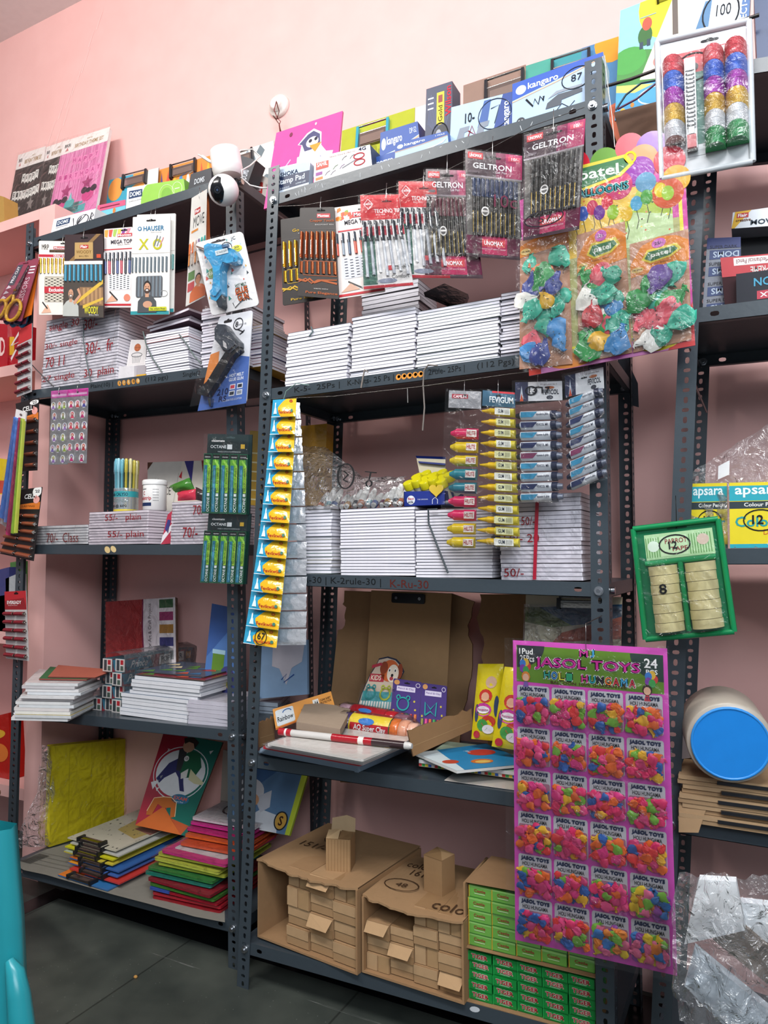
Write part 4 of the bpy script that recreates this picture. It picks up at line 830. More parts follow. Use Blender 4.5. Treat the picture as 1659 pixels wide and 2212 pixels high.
# yellow blue sachet strip at the corner
def sachets():
    L = [(592, 862), (582, 905), (577, 945), (571, 985), (567, 1020), (563, 1058), (559, 1085), (556, 1130), (553, 1170), (547, 1210), (541, 1250), (538, 1290), (536, 1315), (531, 1350), (526, 1388)]
    tl, bl, br, tr = (590, 864), (526, 1389), (598, 1400), (641, 861)
    t = thing('glue_sachet_strip', 'long strip of yellow and blue glue sachets hanging at the corner post', 'glue sachets', B.at((562, 1394), -.05), None); N = 14
    P = lambda a, b, s: (a[0]+(b[0]-a[0])*s+(6*math.sin(s*math.pi) if True else 0), a[1]+(b[1]-a[1])*s)
    for i in range(N):
        s0, s1 = i/N, (i+1)/N
        f = quad(B.at(P(tl, bl, s0), -.03), B.at(P(tr, br, s0), -.03), B.at(P(tr, br, s1), -.052), B.at(P(tl, bl, s1), -.052), (0, -1, .1)); a = f.asp
        g = Bag(); hh = lambda u, v: .001+.006*math.sin(math.pi*u)**.6*math.sin(math.pi*min(max(v, 0.), 1.))**.5
        g.grid(0, 0, 1, 1, 12, 8, '#2a9cc4', hh, 'wrap')
        # yellow printed area follows the same puffed surface
        nu, nv = 12, 8; vs = []; 
        for j in range(nv+1):
            v = j/nv; left = .30+.5*max(v-.5, 0)**1.0*1.1+.25*max(.35-v, 0)
            for q in range(nu+1): u = left+(1-left)*q/nu; vs.append((u, v, hh(u, v)+.0006))
        g.add(vs, [(j*(nu+1)+q, j*(nu+1)+q+1, (j+1)*(nu+1)+q+1, (j+1)*(nu+1)+q) for j in range(nv) for q in range(nu)], '#eab41e', 'wrap', True)
        v, fc = glyphs('Fevikwik', True); g.add([(.34+x*.52, .14+y*.2, hh(.34+x*.52, .14+y*.2)+.0012) for x, y in v], fc, '#a81f22', 'ink')
        g.ell(.88, .3, .05, .09, '#1f6a5a', .0076); g.poly([(.12, .15), (.26, .15), (.22, .5), (.16, .5)], '#cfe4ea', .006); g.rect(.17, .5, .21, .78, '#e9f2f4', .0068); g.ring(.82, .85, .05, .06, .05, '#b03a2a', .0062, asp=a, n=10)
        g.rect(.0, .0, 1, .03, '#e9eef0', .0016); g.build('sachet', t, f)
        if i == N-1:
            g = Bag(); g.ring(.55, .5, .17, .42, .05, '#222', .009, asp=a); g.text('67', .45, .35, .68, .75, '#222', .0094, True); g.build('marker_writing', t, f)
    # foil back of the strip folded behind
    tl, bl, br, tr = (640, 868), (597, 1395), (661, 1394), (648, 868)
    for i in range(N):
        s0, s1 = i/N, (i+1)/N
        f = quad(B.at(P(tl, bl, s0), -.015), B.at(P(tr, br, s0), -.01), B.at(P(tr, br, s1), -.01), B.at(P(tl, bl, s1), -.02), (0, -1, 0))
        g = Bag(); rr = random.Random(i); H = [[rr.uniform(0, .004) for _ in range(9)] for _ in range(9)]
        g.grid(0, .03, 1, .97, 8, 8, '#e6e6ea', lambda u, v: H[int(v*8+.01)][int(u*8+.01)]*math.sin(math.pi*v)**.5, 'foil', True); g.build('foil_sachet_back', t, f)
    g = Bag(); g.tube([B.at(q, -.02) for q in ((600, 980), (596, 930), (606, 885), (618, 845), (640, 828), (668, 832))], .0012, '#7f9c94', 'plastic', 6); g.build('tie_string', t)
sachets()
# ---------------------------------------------------------------- left rack: stacks on the shelves
xa = lambda p, v=0.: px2x(A, p, v)
WR = '#8a1c24'
def zat(pl, p, v): return pl.at(p, v)[2]
NB1 = 'shrink wrapped notebook bundles on the second shelf of the left rack'
# second shelf (index 1), front edge at v=.01
v = .012
def stackA(x0p, x1p, ztp, nb, labs, writes, n=6, lv=1, v=.012, depth=.2, group=NB1, shear=.0004, cover='#85828c', pages='#e6e1e8', rk='A', pl=A, seeds=0):
    x0, x1 = px2x(pl, x0p, v), px2x(pl, x1p, v); zt = pl.at(ztp, v)[2]
    base = pl.o*[1, 1, 0]+pl.a*(x0+x1)/2+pl.b*v; zb = zs(rk, lv, base)+.0012; h = (zt-zb)/nb
    for i in range(nb):
        bundle(pl, rk, lv, x0+i*shear*n, x1+i*shear*n, v, zb+i*h, zb+(i+1)*h-.0012, n, depth, labs[i], group, writes[i] if i < len(writes) else (), cover, shear, pages, True, seeds+i)
stackA((88, 834), (170, 830), (105, 692), 4, ['lowest notebook bundle of the tall stack by the left post', 'wrapped notebook bundle second from the bottom by the left post', 'wrapped notebook bundle third from the bottom by the left post', 'top notebook bundle by the left post, marked single 30'],
       [[('27 single', .05, .3, .9, .75, WR)], [('70 11', .1, .2, .6, .8, WR)], [('30/- single', .05, .2, .9, .6, WR)], [('single 30', .12, .2, .9, .75, WR)]], n=6, shear=.0009, seeds=1)
stackA((171, 829), (251, 815), (183, 676), 3, ['lowest wrapped bundle of the second stack, marked 30 plain', 'middle wrapped bundle of the second stack, marked 30 fr', 'top wrapped bundle of the second stack, marked 30'],
       [[('30  plain', .15, .15, .95, .6, WR)], [('30/-  fr', .15, .2, .9, .7, WR)], [('30/-', .08, .25, .45, .7, WR)]], n=8, shear=.0004, seeds=9)
g = Bag(); g.tube([A.at(q, .006) for q in ((181, 700), (180, 735), (186, 775), (196, 824))], .0018, '#4d5a5c', 'plastic', 6); tag(g.build('tie_strap'), 'dark green strap hanging down between the two wrapped notebook stacks', 'strap')
g = Bag(); g.tube([A.at(q, .004) for q in ((60, 778), (80, 800), (116, 835))], .0015, '#4d4a4a', 'plastic', 6); tag(g.build('tie_strap'), 'dark strap running from the left post to the front of the second shelf', 'strap')
# playing card box with a small carton
f = lev_quad(A, 'A', 1, .02, (253, 792), (290, 790), (290, 812), (251, 814)); boxitem('small_carton', 'tiny white wrapped carton under the basketball card pack', 'box', f, .06, '#d9d4d6', 'wrap')
f = lev_quad(A, 'A', 1, .03, (290, 790), (316, 788), (316, 806), (290, 811)); boxitem('card_deck', 'small grey deck with orange band right of the tiny carton', 'cards', f, .05, '#a9a2a6', art=lambda g: g.rect(0, 0, 1, .3, '#d9a52c', .0008))
f0 = pq(A, .045, (283, 734), (316, 734), (314, 788), (273, 792))
def artbb(g):
    g.rect(.06, .04, .94, .96, '#d6d0ce', .0006); g.ell(.5, .7, .2, .15, '#b4643c', .0008); g.stroke([(.32, .7), (.7, .7)], .01, '#4a3a34', .001); g.ring(.5, .7, .1, .15, .01, '#4a3a34', .001)
    g.ring(.5, .42, .3, .08, .02, '#5a5a5e', .001, asp=.7)
    for k in range(6): g.stroke([(.25+k*.1, .4), (.32+k*.07, .1)], .015, '#6a6a6e', .001)
boxitem('card_deck', 'upright playing card deck with a basketball and hoop picture', 'cards', f0, .018, '#e4dfdd', art=artbb)
# third stack: loose books leaning, crooked ones on top
zt3_ = zat(A, (312, 722), .012)
x0, x1 = xa((316, 806), .012), xa((409, 790), .012)
notebook_stack(A, 'A', 1, x0, x1, .012, zat(A, (360, 713), .012), 17, .2, 'stack left of the glue guns', 'loose notebooks of the third stack', ('#6d6a74', '#6d6a74', '#b8442c', '#6d6a74'), .003, -.0004)
zc = zat(A, (360, 713), .012)
for k, (xo, yo, rz, ry, lab) in enumerate(((.0, 0, -.05, -.045, 'notebook tilted on the third stack, lower of three crooked ones'), (-.01, .01, .08, -.07, 'notebook tilted on the third stack, middle of three crooked ones'), (.01, -.004, -.14, -.06, 'notebook tilted on the third stack, topmost of three crooked ones'))):
    g = Bag(); notebook_mesh(g, (x1-x0)*.98, .19, .0085, '#8a6a7a', '#e6e0e8'); o = g.build('notebook', None, None, (0, 0, 0)); P = A.o*[1, 1, 0]+A.a*((x0+x1)/2+xo)+A.b*(.016+yo); o.location = (P[0], P[1], zc+.012+k*.0125); o.rotation_euler = (.0, ry, rz); tag(o, lab, 'notebook', 'crooked notebooks on the third stack')
for k, pts in enumerate((((309, 716), (316, 745), (330, 775), (350, 804)), ((387, 722), (404, 745), (420, 770), (435, 786)))):
    g = Bag(); g.tube([A.at(q, .004) for q in pts], .0022, '#566462', 'plastic', 6); tag(g.build('tie_strap'), ['green strap bowed over the left of the third notebook stack', 'green strap crossing the right of the third notebook stack'][k], 'strap')
notebook_stack(A, 'A', 1, xa((436, 786), .03), xa((530, 775), .03), .03, zat(A, (439, 668), .03), 22, .2, 'stack right behind the glue guns', 'notebooks behind the glue guns', ('#8a8690', '#7d7a86', '#99708a'), .004, page='#e4dfe8')
x0, x1 = xa((505, 775), .16), xa((560, 770), .16)
notebook_stack(A, 'A', 1, xlb1*0+xa((535, 775), .05), xa((566, 770), .05), .06, zat(A, (560, 700), .06), 14, .24, 'coloured stack behind the corner posts', 'coloured notebooks at the end of the left rack', ('#2f7a4a', '#2a3f8a', '#b03a5a', '#c9a33c', '#3a3f6a', '#7a3a6a'), .004)
# third shelf (index 2)
stackA((75, 1177), (189, 1177), (79, 1136), 1, ['flat plastic wrapped notebook bundle marked 70, left on the third shelf'], [[('70/-  Class', .25, .1, .85, .6, '#6a2a2a')]], n=7, lv=2, depth=.2, group='wrapped bundles on the third left shelf', shear=0, pages='#e3e1e2', seeds=30)
stackA((191, 1177), (319, 1177), (191, 1106), 2, ['lower wrapped bundle marked 55 plain in front of the pen jar', 'upper wrapped bundle marked 55 plain under the pen jar'], [[('55/- plain', .35, .3, .95, .8, WR)], [('55/-   plain', .3, .3, .9, .8, WR)]], n=6, lv=2, depth=.24, group='wrapped bundles on the third left shelf', shear=0, pages='#eadfe6', cover='#8a7f8a', seeds=40)
stackA((368, 1176), (449, 1176), (376, 1084), 2, ['lower wrapped bundle marked 70 beside the corner post', 'upper wrapped bundle marked 70 beside the corner post'], [[('70/-', .35, .3, .75, .8, WR)], [('70/-', .6, .35, .95, .8, WR)]], n=7, lv=2, depth=.22, group='wrapped bundles on the third left shelf', shear=.0003, pages='#e6dde4', cover='#8a7f8a', seeds=50)
g = Bag(); f = pq(A, .05, (362, 1112), (380, 1095), (368, 1174), (347, 1176)); g.box(0, 0, 1, 1, -.006, 0, '#b8364c', 'wrap'); g.poly([(0, 0), (1, .4), (1, .6), (0, .3)], '#e9e2e4', .0006); g.poly([(.1, .5), (.6, .3), (.6, .7), (.2, .8)], '#3a3a7a', .0006); tag(g.build('paper_packet', None, f), 'red and navy packet standing between the two right notebook bundles', 'packet')
ztop = zs('A', 2, A.at((250, 1177), .03))+.0012
ztop = zat(A, (191, 1106), .012)+.0004
# pen jar
c = A.at((272, 1100), .09); c[2] = ztop
t = thing('pen_jar', 'round clear tub of pale blue, lilac and yellow pens with teal label', 'pen jar', c)
def cyl(c, sc=1): return lambda a, b, h: c+np.array([a, b, h])
R_ = .038; H_ = zat(A, (272, 1056), .09)-ztop
g = Bag(); g.lathe([(R_*.97, 0), (R_, .004), (R_, H_)], '#d9dcdc', 'sheet', 28, cap=False); g.build('tub', t, cyl(c))
g = Bag(); g.lathe([(R_*1.01, .0), (R_*1.01, .008)], '#d9c43c', 'card', 28, cap=False); g.lathe([(R_*1.012, H_*.62), (R_*1.012, H_*.86)], '#2f9aa0', 'card', 28, cap=False); g.lathe([(R_*1.008, .008), (R_*1.008, H_*.62)], '#c9cdc9', 'sheet', 28, cap=False); g.build('label', t, cyl(c))
def wraptext(g, s, R, a0, a1, z0, z1, col):
    v, f = glyphs(s, True); g.add([(R*math.sin(math.radians(a0+(a1-a0)*x)), -R*math.cos(math.radians(a0+(a1-a0)*x)), z0+(z1-z0)*y) for x, y in v], f, col, 'ink')
g = Bag(); wraptext(g, 'cello CALYSO', R_*1.02, -38, 55, H_*.66, H_*.8, '#1a2a44'); wraptext(g, 'GENZ', R_*1.016, -35, 60, H_*.4, H_*.54, '#7a8a8a'); wraptext(g, '500 @ 600', R_*1.016, -45, 50, H_*.16, H_*.3, '#2a2a2c'); g.build('lettering', t, cyl(c))
pc = ['#a9a0cc', '#8ab8cc', '#9ad0dc', '#6fb4c4', '#b8c2d8', '#c9b84c', '#d9cf9a', '#8fd0d0']; rr = random.Random(4); k = 0
for r_, n in ((.030, 16), (.018, 9)):
    for i in range(n):
        a = 2*math.pi*i/n; x, y = r_*math.cos(a), r_*math.sin(a); h = zat(A, (272, 993), .09)-ztop+rr.uniform(-.006, .002); lean = 1.1
        g = Bag(); cc = pc[5+i % 2] if x > .02 else (pc[0] if x < -.024 else pc[rr.choice([1, 2, 3, 7])]); g.tube([(x, y, .005), (x*lean, y*lean, h-.045), (x*lean, y*lean, h-.044), (x*lean*1.02, y*lean, h-.004), (x*lean*1.02, y*lean, h)], [.004, .0045, .0056, .0056, .0035], cc, 'gloss', 8)
        g.tube([(x*lean*1.12, y*lean*1.12-.001, h-.038), (x*lean*1.12, y*lean*1.12-.001, h-.006)], .0013, cc, 'gloss', 6); g.build('pen', t, cyl(c))
# medistrip tub
c = A.at((334, 1104), .085); c[2] = ztop; H_ = zat(A, (334, 1038), .085)-ztop; R_ = .0365
t = thing('plaster_tub', 'white lidded tub with red and navy lettering beside the pen jar', 'tub', c)
g = Bag(); g.lathe([(R_*.9, 0), (R_, .003), (R_, H_*.82), (R_*.96, H_*.84)], '#e9e7e4', 'gloss', 32); g.build('tub', t, cyl(c))
g = Bag(); g.lathe([(R_*1.05, H_*.84), (R_*1.06, H_*.86), (R_*1.06, H_*.97), (R_*1.0, H_)], '#efeeec', 'plastic', 32); g.build('lid', t, cyl(c))
g = Bag(); wraptext(g, 'Medistrip', R_*1.01, -60, 28, H_*.3, H_*.46, '#b0202c'); wraptext(g, 'Original', R_*1.01, -35, 0, H_*.66, H_*.72, '#33343a'); wraptext(g, 'C', R_*1.01, -22, -8, H_*.5, H_*.62, '#b0202c')
vs = [(R_*1.006*math.sin(math.radians(a)), -R_*1.006*math.cos(math.radians(a)), z) for a in range(-62, 32, 6) for z in (H_*.14, H_*.25)]; g.add(vs, [(2*i, 2*i+2, 2*i+3, 2*i+1) for i in range(len(vs)//2-1)], '#1f2f55', 'ink')
for k in range(5): wraptext(g, '- - - - -', R_*1.006, 36, 62, H_*(.3+.09*k), H_*(.33+.09*k), '#555')
g.build('lettering', t, cyl(c))
# prince poster and packets
def artp(g):
    g.poly([(0, 0), (.35, 0), (.62, 1), (0, 1)], '#cfc9c0', .0005); g.text('PRINCE', .12, .58, .42, .68, '#4a4642', .001); g.poly([(.15, .72), (.19, .72), (.2, .79), (.17, .76), (.14, .79)], '#4a4642', .001)
    g.poly([(.66, 1), (.82, 1), (.78, .72)], '#3f3a7a', .0008); g.poly([(.95, 1), (1, 1), (.97, .84)], '#8a2c34', .0008); g.poly([(.56, .8), (.62, .88), (.61, .78)], '#b8303c', .0008); g.poly([(0, .9), (.1, 1), (0, 1)], '#5a3a2c', .0007); g.stroke([(.36, .1), (.56, .85)], .008, '#a9a296', .0009)
f = lev_quad(A, 'A', 2, .22, (319, 1001), (443, 998), (443, 1110), (319, 1112), .34); boxitem('drawing_book', 'cream sheet pad lettered PRINCE leaning at the back of the third shelf', 'book', f, .006, '#d9cfc2', art=artp)
zt = zat(A, (376, 1084), .012)
for k, (Q, cc, lab) in enumerate((((((366, 1050), (410, 1032), (420, 1056), (380, 1064))), '#3f7a2c', 'green crinkled sweet packet on the right notebook bundle'), ((((385, 1062), (425, 1056), (428, 1080), (384, 1082))), '#c8364c', 'red and white packet lying on the right notebook bundle'), ((((424, 1052), (440, 1060), (444, 1084), (424, 1080))), '#3a2a2c', 'dark packet standing beside the red packet'))):
    f = pq(A, .06, *Q); dz = max(0, zt-min(f(0, 0)[2], f(1, 0)[2])); f2 = lambda u, v, w=0., f=f, dz=dz: f(u, v, w)+np.array([0, 0, dz])
    g = Bag(); rr = random.Random(k); H = [[rr.uniform(0, .008) for _ in range(8)] for _ in range(8)]
    g.grid(0, 0, 1, 1, 7, 7, cc, lambda u, v: .012*math.sin(math.pi*u)*math.sin(math.pi*v)+H[int(v*7+.01)][int(u*7+.01)]*.5, 'wrap'); g.grid(0, 0, 1, 1, 7, 7, cc, lambda u, v: -.012*math.sin(math.pi*u)*math.sin(math.pi*v)-.001, 'wrap')
    tag(g.build('snack_packet', None, f2), lab, 'packet')
# ------------------------------------------------ fourth shelf (index 3)
def artg(g):
    rr = random.Random(8); g.rect(.54, 0, .76, 1, '#d9cfd2', .0006)
    g.rect(.76, 0, 1, 1, '#e4dadb', .0006); cc = ['#2f6a3c', '#a3286a', '#b8842c', '#2a2f7a', '#8f8f8f', '#8a1424', '#5a2a7a', '#5f8a4c']
    for k in range(8): g.rect(.78, .9-k*.125, .97, .985-k*.125, cc[k], .0009, 'glitter')
    g.text('ZONE', .57, .08, .7, .3, '#a8203c', .001, True, vert=True); g.text('Ideal for Art & Craft Projects', .62, .4, .68, .95, '#3a2a34', .001, vert=True); g.stroke([(.545, 0), (.56, .35), (.54, .7), (.55, 1)], .02, '#7a1c4a', .0009, asp=1.1)
f = lev_quad(A, 'A', 3, .25, (228, 1300), (377, 1290), (383, 1420), (230, 1440), .33); t = thing('glitter_sheet_pack', 'red glitter foam sheet pack with coloured sample strips leaning at the back', 'craft sheets', f(.5, 0))
g = Bag().box(0, 0, 1, 1, -.012, 0, '#a81418', 'glitter', '#6a4a34'); artg(g); g.build('sheets', t, f); film(f, t, -.01, 0, 1.03, 1.03, .003, .001, seed=5)
# white paper piles on the left
rr = random.Random(11)
def flatquad(pts, zb): return [atz(p, zb) for p in pts]
def slab(name, P4, zb, th, col, fin, label, cat, group=None, art=None, topcol=None, wavy=0.):
    """flat thing lying on something: P4 = plan corners (front left, front right, back right, back left)"""
    F = lambda u, v, w=0.: (np.array(P4[0])*(1-u)+np.array(P4[1])*u)*(1-v)*[1, 1, 0]+(np.array(P4[3])*(1-u)+np.array(P4[2])*u)*v*[1, 1, 0]+np.array([0, 0, zb+w+wavy*math.sin(u*5+v*3)])
    g = Bag(); g.box(0, 0, 1, 1, 0, th, topcol or col, fin, col)
    if art: art(g, th)
    o = g.build(name, None, F); return tag(o, label, cat, group), F
z4 = LEV['A', 3][0][2]; P0 = on_shelf('A', 3, (55, 1545)); 
def lay(pts, z): return [atz(p, z) for p in pts]
zz = zs('A', 3, atz((110, 1550), z4))+.0015
Pf = lay(((24, 1556), (146, 1559), (200, 1532), (60, 1515)), zz)
cols = ['#dcdcdc', '#cfd2d4', '#e2e2e0', '#d6d0ce', '#d9dde0', '#e4e4e4', '#c9c4c6', '#e0dede', '#d2d6da', '#e4e2e2', '#cdc9cb', '#dedede']
for k in range(12):
    j = lambda: rr.uniform(-.012, .012)
    dx, dy, s = (j()+.006*k*.4, j()*.6+.004*k*.5, 1-.006*k)
    c_ = sum(np.array(p) for p in Pf)/4; P4 = [c_+(np.array(p)-c_)*s+np.array([dx, dy, 0]) for p in Pf]
    slab('paper_pack', P4, zz+k*.0093, .0085, cols[k], 'wrap' if k % 3 else 'paper', 'thin sleeved paper pack, %s in the slumped pile' % ordlab(k, 12), 'paper', 'slumped paper pile on the left of the fourth shelf', topcol='#d9d7d6' if k != 1 else '#c9b97a')
zt_ = zz+12*.0093+.001
P4 = [c_+(np.array(p)-c_)*.86+np.array([.03, .05, 0]) for p in Pf]
slab('foam_sheet', P4, zt_, .004, '#8a4a44', 'foam', 'striped foam sheet pack under the salmon sheet', 'craft sheets', topcol='#3f6a44')
slab('foam_sheet', [p+np.array([.015, .02, 0]) for p in P4], zt_+.0045, .0035, '#6a3a34', 'foam', 'salmon coloured foam sheet on top of the slumped paper pile', 'craft sheets', topcol='#b0604e')
# long boxes, ends to the left front
def longbox(c0, c1, h, k, lab):
    """box running along from its near end c0 to far end c1 (plan points), square section h"""
    d = c1-c0; d[2] = 0; L = np.linalg.norm(d); d = d/L; s = np.array([d[1], -d[0], 0]); 
    f = quad(c0+[0, 0, h], c0+d*L+[0, 0, h], c0+d*L, c0, s)
    g = Bag(); g.box(0, 0, 1, 1, -h, 0, '#59323a', 'card', '#33626f')
    for i in range(9): u = i/9; g.poly([(u, 0), (u+.06, 0), (u+.1, 1), (u+.04, 1)], ['#9a2c38', '#2f6a80', '#b8b0ac'][i % 3], .0005)
    g.poly([(.02, .1), (.34, .1), (.3, .9), (.0, .9)], '#2f6f88', .0007); g.text('Prince', .06, .25, .26, .8, '#e4e4e2', .001, True, skew=.05); g.rect(.42, .12, .75, .88, '#d9d6d2', .0008); g.text('POPULAR', .44, .3, .73, .75, '#333a44', .001, True); g.rect(.78, .2, .85, .8, '#d9a03c', .0008); g.text('A1', .79, .35, .84, .65, '#fff', .0012)
    g.build('box_', None) if False else None
    o = g.build('chalk_box', None, f, tuple(c0+d*L/2)); tag(o, lab, 'box', 'long patterned boxes in clear wrap')
    f2 = quad(c0-s*h*0+[0, 0, h]-s*h, c0+[0, 0, h], c0, c0-s*h, -d); g = Bag(); g.box(.02, .02, .98, .98, 0, .001, '#c9c2be', 'card'); g.rect(.15, .1, .45, .9, '#3a3f44', .0013); g.rect(.55, .55, .85, .9, '#a8242e', .0013); g.rect(.55, .1, .85, .45, '#4a5a50', .0013); g.build('end_flap', o, f2)
    return o
P0 = atz((262, 1537), zz); P1 = atz((470, 1470), zz+.0)
P0 = np.array([P0[0], P0[1], zz]); dirv = A.b.copy(); sd = A.a.copy()
# end column of two boxes wide, four high
hh = .0415
E0 = atz((262, 1541), zz); E0 = np.array([E0[0], E0[1], zz])
def endbox(i, j):
    c0 = E0-sd*hh*i*1.02+[0, 0, hh*j*1.01]; L = .36
    c0 = c0+dirv*(.012*((i+j) % 2)); return longbox(c0, c0+dirv*L, hh, 0, 'long red and teal patterned box, %s column, %s' % (['right', 'left', 'far left'][i], ordlab(j, 4)))
for j in range(4):
    for i in range(2 if j else 3): endbox(i, j)
g = Bag(); w0 = E0+np.array([-.02, -.004, 0]); pts = [E0-sd*(hh*2.2)+[0, 0, .04], E0-sd*hh*2.3+[0, 0, .15], E0-sd*hh+[0, 0, .16], E0+sd*.006+[0, 0, .145], E0+sd*.009+[0, 0, .05]]
ff = quad(E0+sd*.008+dirv*.0+[0, 0, hh*4.3], E0+sd*.008+dirv*.36+[0, 0, hh*4.2], E0+sd*.01+dirv*.36+[0, 0, hh*1.5], E0+sd*.012-dirv*.015+[0, 0, .01], sd)
g.grid(0, 0, 1, 1, 14, 8, '#ffffff', lambda u, v: .004*math.sin(u*9)*math.cos(v*7), 'bagfilm')
tp = [ff(u, 1)+(-sd*hh*2.1*t_+np.array([0, 0, .012*math.sin(t_*3.14)])) for t_ in (0, .5, 1) for u in (0, .25, .5, .75, 1)]
g2 = Bag(); g2.add(tp, [(r*5+c, r*5+c+1, (r+1)*5+c+1, (r+1)*5+c) for r in range(2) for c in range(4)], '#ffffff', 'bagfilm', True)
g3 = Bag(); g3.V = [tuple(ff(*p)) for p in g.V]; g3.F = g.F; g3.C = g.C; g3.M = g.M; g3.SM = g.SM; g3.add(g2.V, g2.F, '#ffffff', 'bagfilm', True)
tag(g3.build('plastic_wrap'), 'clear crinkled wrap draped over the long patterned boxes', 'wrap')
# notebooks pile at right of the boxes
zz2 = zs('A', 3, atz((330, 1560), z4))+.0015
Q0 = lay(((262, 1543), (407, 1562), (500, 1530), (360, 1515)), zz2)
c_ = sum(np.array(p) for p in Q0)/4
for k in range(11):
    dx, dy = rr.uniform(-.006, .006)+(.004*k if k > 5 else 0)+.012*(k > 6), rr.uniform(-.004, .004)
    slab('exercise_book', [np.array(p)+np.array([dx, dy, 0]) for p in Q0], zz2+k*.0112, .0105, '#dcdce0', 'paper', 'thick white notebook, %s in the pile beside the long boxes' % ordlab(k, 11), 'notebook', 'white notebooks on the fourth left shelf', topcol='#6a7a8a')
def arttop(g, th):
    rr = random.Random(3)
    for k in range(14): x, y = rr.random()*.8, rr.random()*.8; g.poly([(x, y, th+.0004+k*1e-5), (x+.18, y+.03, th+.0004+k*1e-5), (x+.1, y+.18, th+.0004+k*1e-5)], rr.choice(['#a8242e', '#3a6f9a', '#e0c9a0', '#5a8a3c', '#c9563a']), 0)
zk = zz2+11*.0112+.001
slab('picture_book', [np.array(p)+np.array([.06, .0, 0]) for p in Q0], zk, .003, '#5a4a44', 'gloss', 'glossy red picture book on top of the white notebook pile', 'book', art=arttop, topcol='#8a2c34')
slab('picture_book', [np.array(p)+np.array([.03, .03, 0]) for p in Q0], zk+.004, .003, '#44464a', 'gloss', 'glossy blue and brown picture book, topmost beside the long boxes', 'book', art=arttop, topcol='#48566a')
Q1 = lay(((405, 1563), (495, 1573), (560, 1545), (470, 1535)), zz2); 
for k in range(6): slab('paper_pack', [np.array(p)+np.array([rr.uniform(-.004, .004), rr.uniform(-.004, .004), 0]) for p in Q1], zz2+k*.0115+.0005, .011, '#c4c0ca', 'wrap', 'plastic wrapped paper pack, %s beside the corner post' % ordlab(k, 6), 'paper', 'wrapped paper packs by the corner post', topcol='#b8b4bd')
def artsci(g):
    g.rect(0, .0, 1, 1, '#4f7ab8', .0004); g.poly([(0, .5), (1, .9), (1, 1), (0, 1)], '#3a5fa0', .0005); g.rrect(.22, .25, .62, .56, .06, .03, '#5f8a2c', .0008); g.rect(.2, .54, .64, .58, '#a3c9d9', .001); g.ell(.75, .28, .3, .16, '#3c3f7a', .0009); g.ell(.72, .3, .12, .06, '#b8b84c', .0012); g.ell(.85, .27, .07, .04, '#c9a33c', .0012); g.rect(0, .0, 1, .08, '#8a8a3c', .0007)
    for k in range(5): g.ell(.1+k*.05, .12+.03*(k % 2), .03, .03, '#e9e9e4' if k % 2 else '#22242a', .0012)
f = lev_quad(A, 'A', 3, .14, (458, 1306), (520, 1320), (500, 1455), (434, 1450), .24); boxitem('science_book', 'blue science kit book with green beaker leaning at the right end', 'book', f, .008, '#4f7ab8', art=artsci)
# ------------------------------------------------ bottom shelf (index 4)
zb_ = LEV['A', 4]
def onb(p): return on_shelf('A', 4, p)
# newspaper lining
g = Bag(); n = 14
fr = [(30, 1868), (52, 1880), (100, 1892), (160, 1908), (240, 1932), (330, 1957), (420, 1980), (486, 1994)]
bk = [(100, 1835), (140, 1826), (190, 1820), (250, 1815), (320, 1820), (390, 1830), (450, 1840), (486, 1850)]
vs = []
for p, q in zip(fr, bk):
    a, b = onb(p), onb(q); b = b if b[1] < .38 else np.array([b[0], .38, b[2]])
    for s in (0, .33, .66, 1): vs.append(a*(1-s)+b*s+[0, 0, .0015+.0015*math.sin(s*7+len(vs))])
g.add(vs, [(4*i+j, 4*i+4+j, 4*i+5+j, 4*i+1+j) for i in range(7) for j in range(3)], '#7f7c73', 'paper', True)
for k in range(14):
    a = onb((44+k*3, 1862-k*1.2)); g.add([a+[0, 0, .004], a+[.05, .0, .004], a+[.05, .003, .004], a+[0, .003, .004]], [(0, 1, 2, 3)], '#4d4b46', 'ink')
for k in range(10):
    for j in range(4):
        a = onb((70+k*9, 1866+k*2-j*9)); g.add([a+[0, 0, .0042], a+[.022, .0, .0042], a+[.022, .0014, .0042], a+[0, .0014, .0042]], [(0, 1, 2, 3)], '#6b6962', 'ink')
tag(g.build('newspaper_lining'), 'old newspaper sheet lining the bottom shelf of the left rack', 'newspaper')
# yellow foam block
bl, br = onb((106, 1832)), onb((300, 1772)); 
def vray(p, P, Qd):
    """sight line through p met with the vertical plane through P along Qd"""
    n = np.cross(Qd-P, [0, 0, 1.]); d = ray(p); return CO+d*(((P-CO)@n)/(d@n))
tl, tr = vray((111, 1612), bl, br), vray((317, 1590), bl, br)
zl = (tl[2]+tr[2])/2
f = quad(np.array([bl[0], bl[1], tl[2]]), np.array([br[0], br[1], tr[2]]), br+[0, 0, .003], bl+[0, 0, .003], np.cross(br-bl, [0, 0, 1.])/np.linalg.norm(br-bl))
t = thing('foam_sheet_block', 'big yellow block of foam sheets in crinkled plastic on the bottom shelf', 'foam sheets', f(.5, 0))
for k in range(5):
    g = Bag(); g.box(.0, .0, 1, 1, -.0035-k*.0066-.0028, -k*.0066, '#d6c51a' if k % 2 == 0 else '#c9b814', 'foam'); 
    if k == 0:
        for x in (.19, .43, .7): g.rect(x, .0, x+.004, 1, '#b3a40f', .0003, 'foam')
    g.build('foam_sheet', t, f)
rr = random.Random(3); g = Bag(); H = [[rr.uniform(-.004, .006) for _ in range(13)] for _ in range(13)]
g.grid(-.04, 0, 1.01, 1.02, 12, 12, '#ffffff', lambda u, v: .007+H[int(v*12+.01)][int(u*12+.01)]*.8, 'film'); g.build('plastic_bag', t, f)
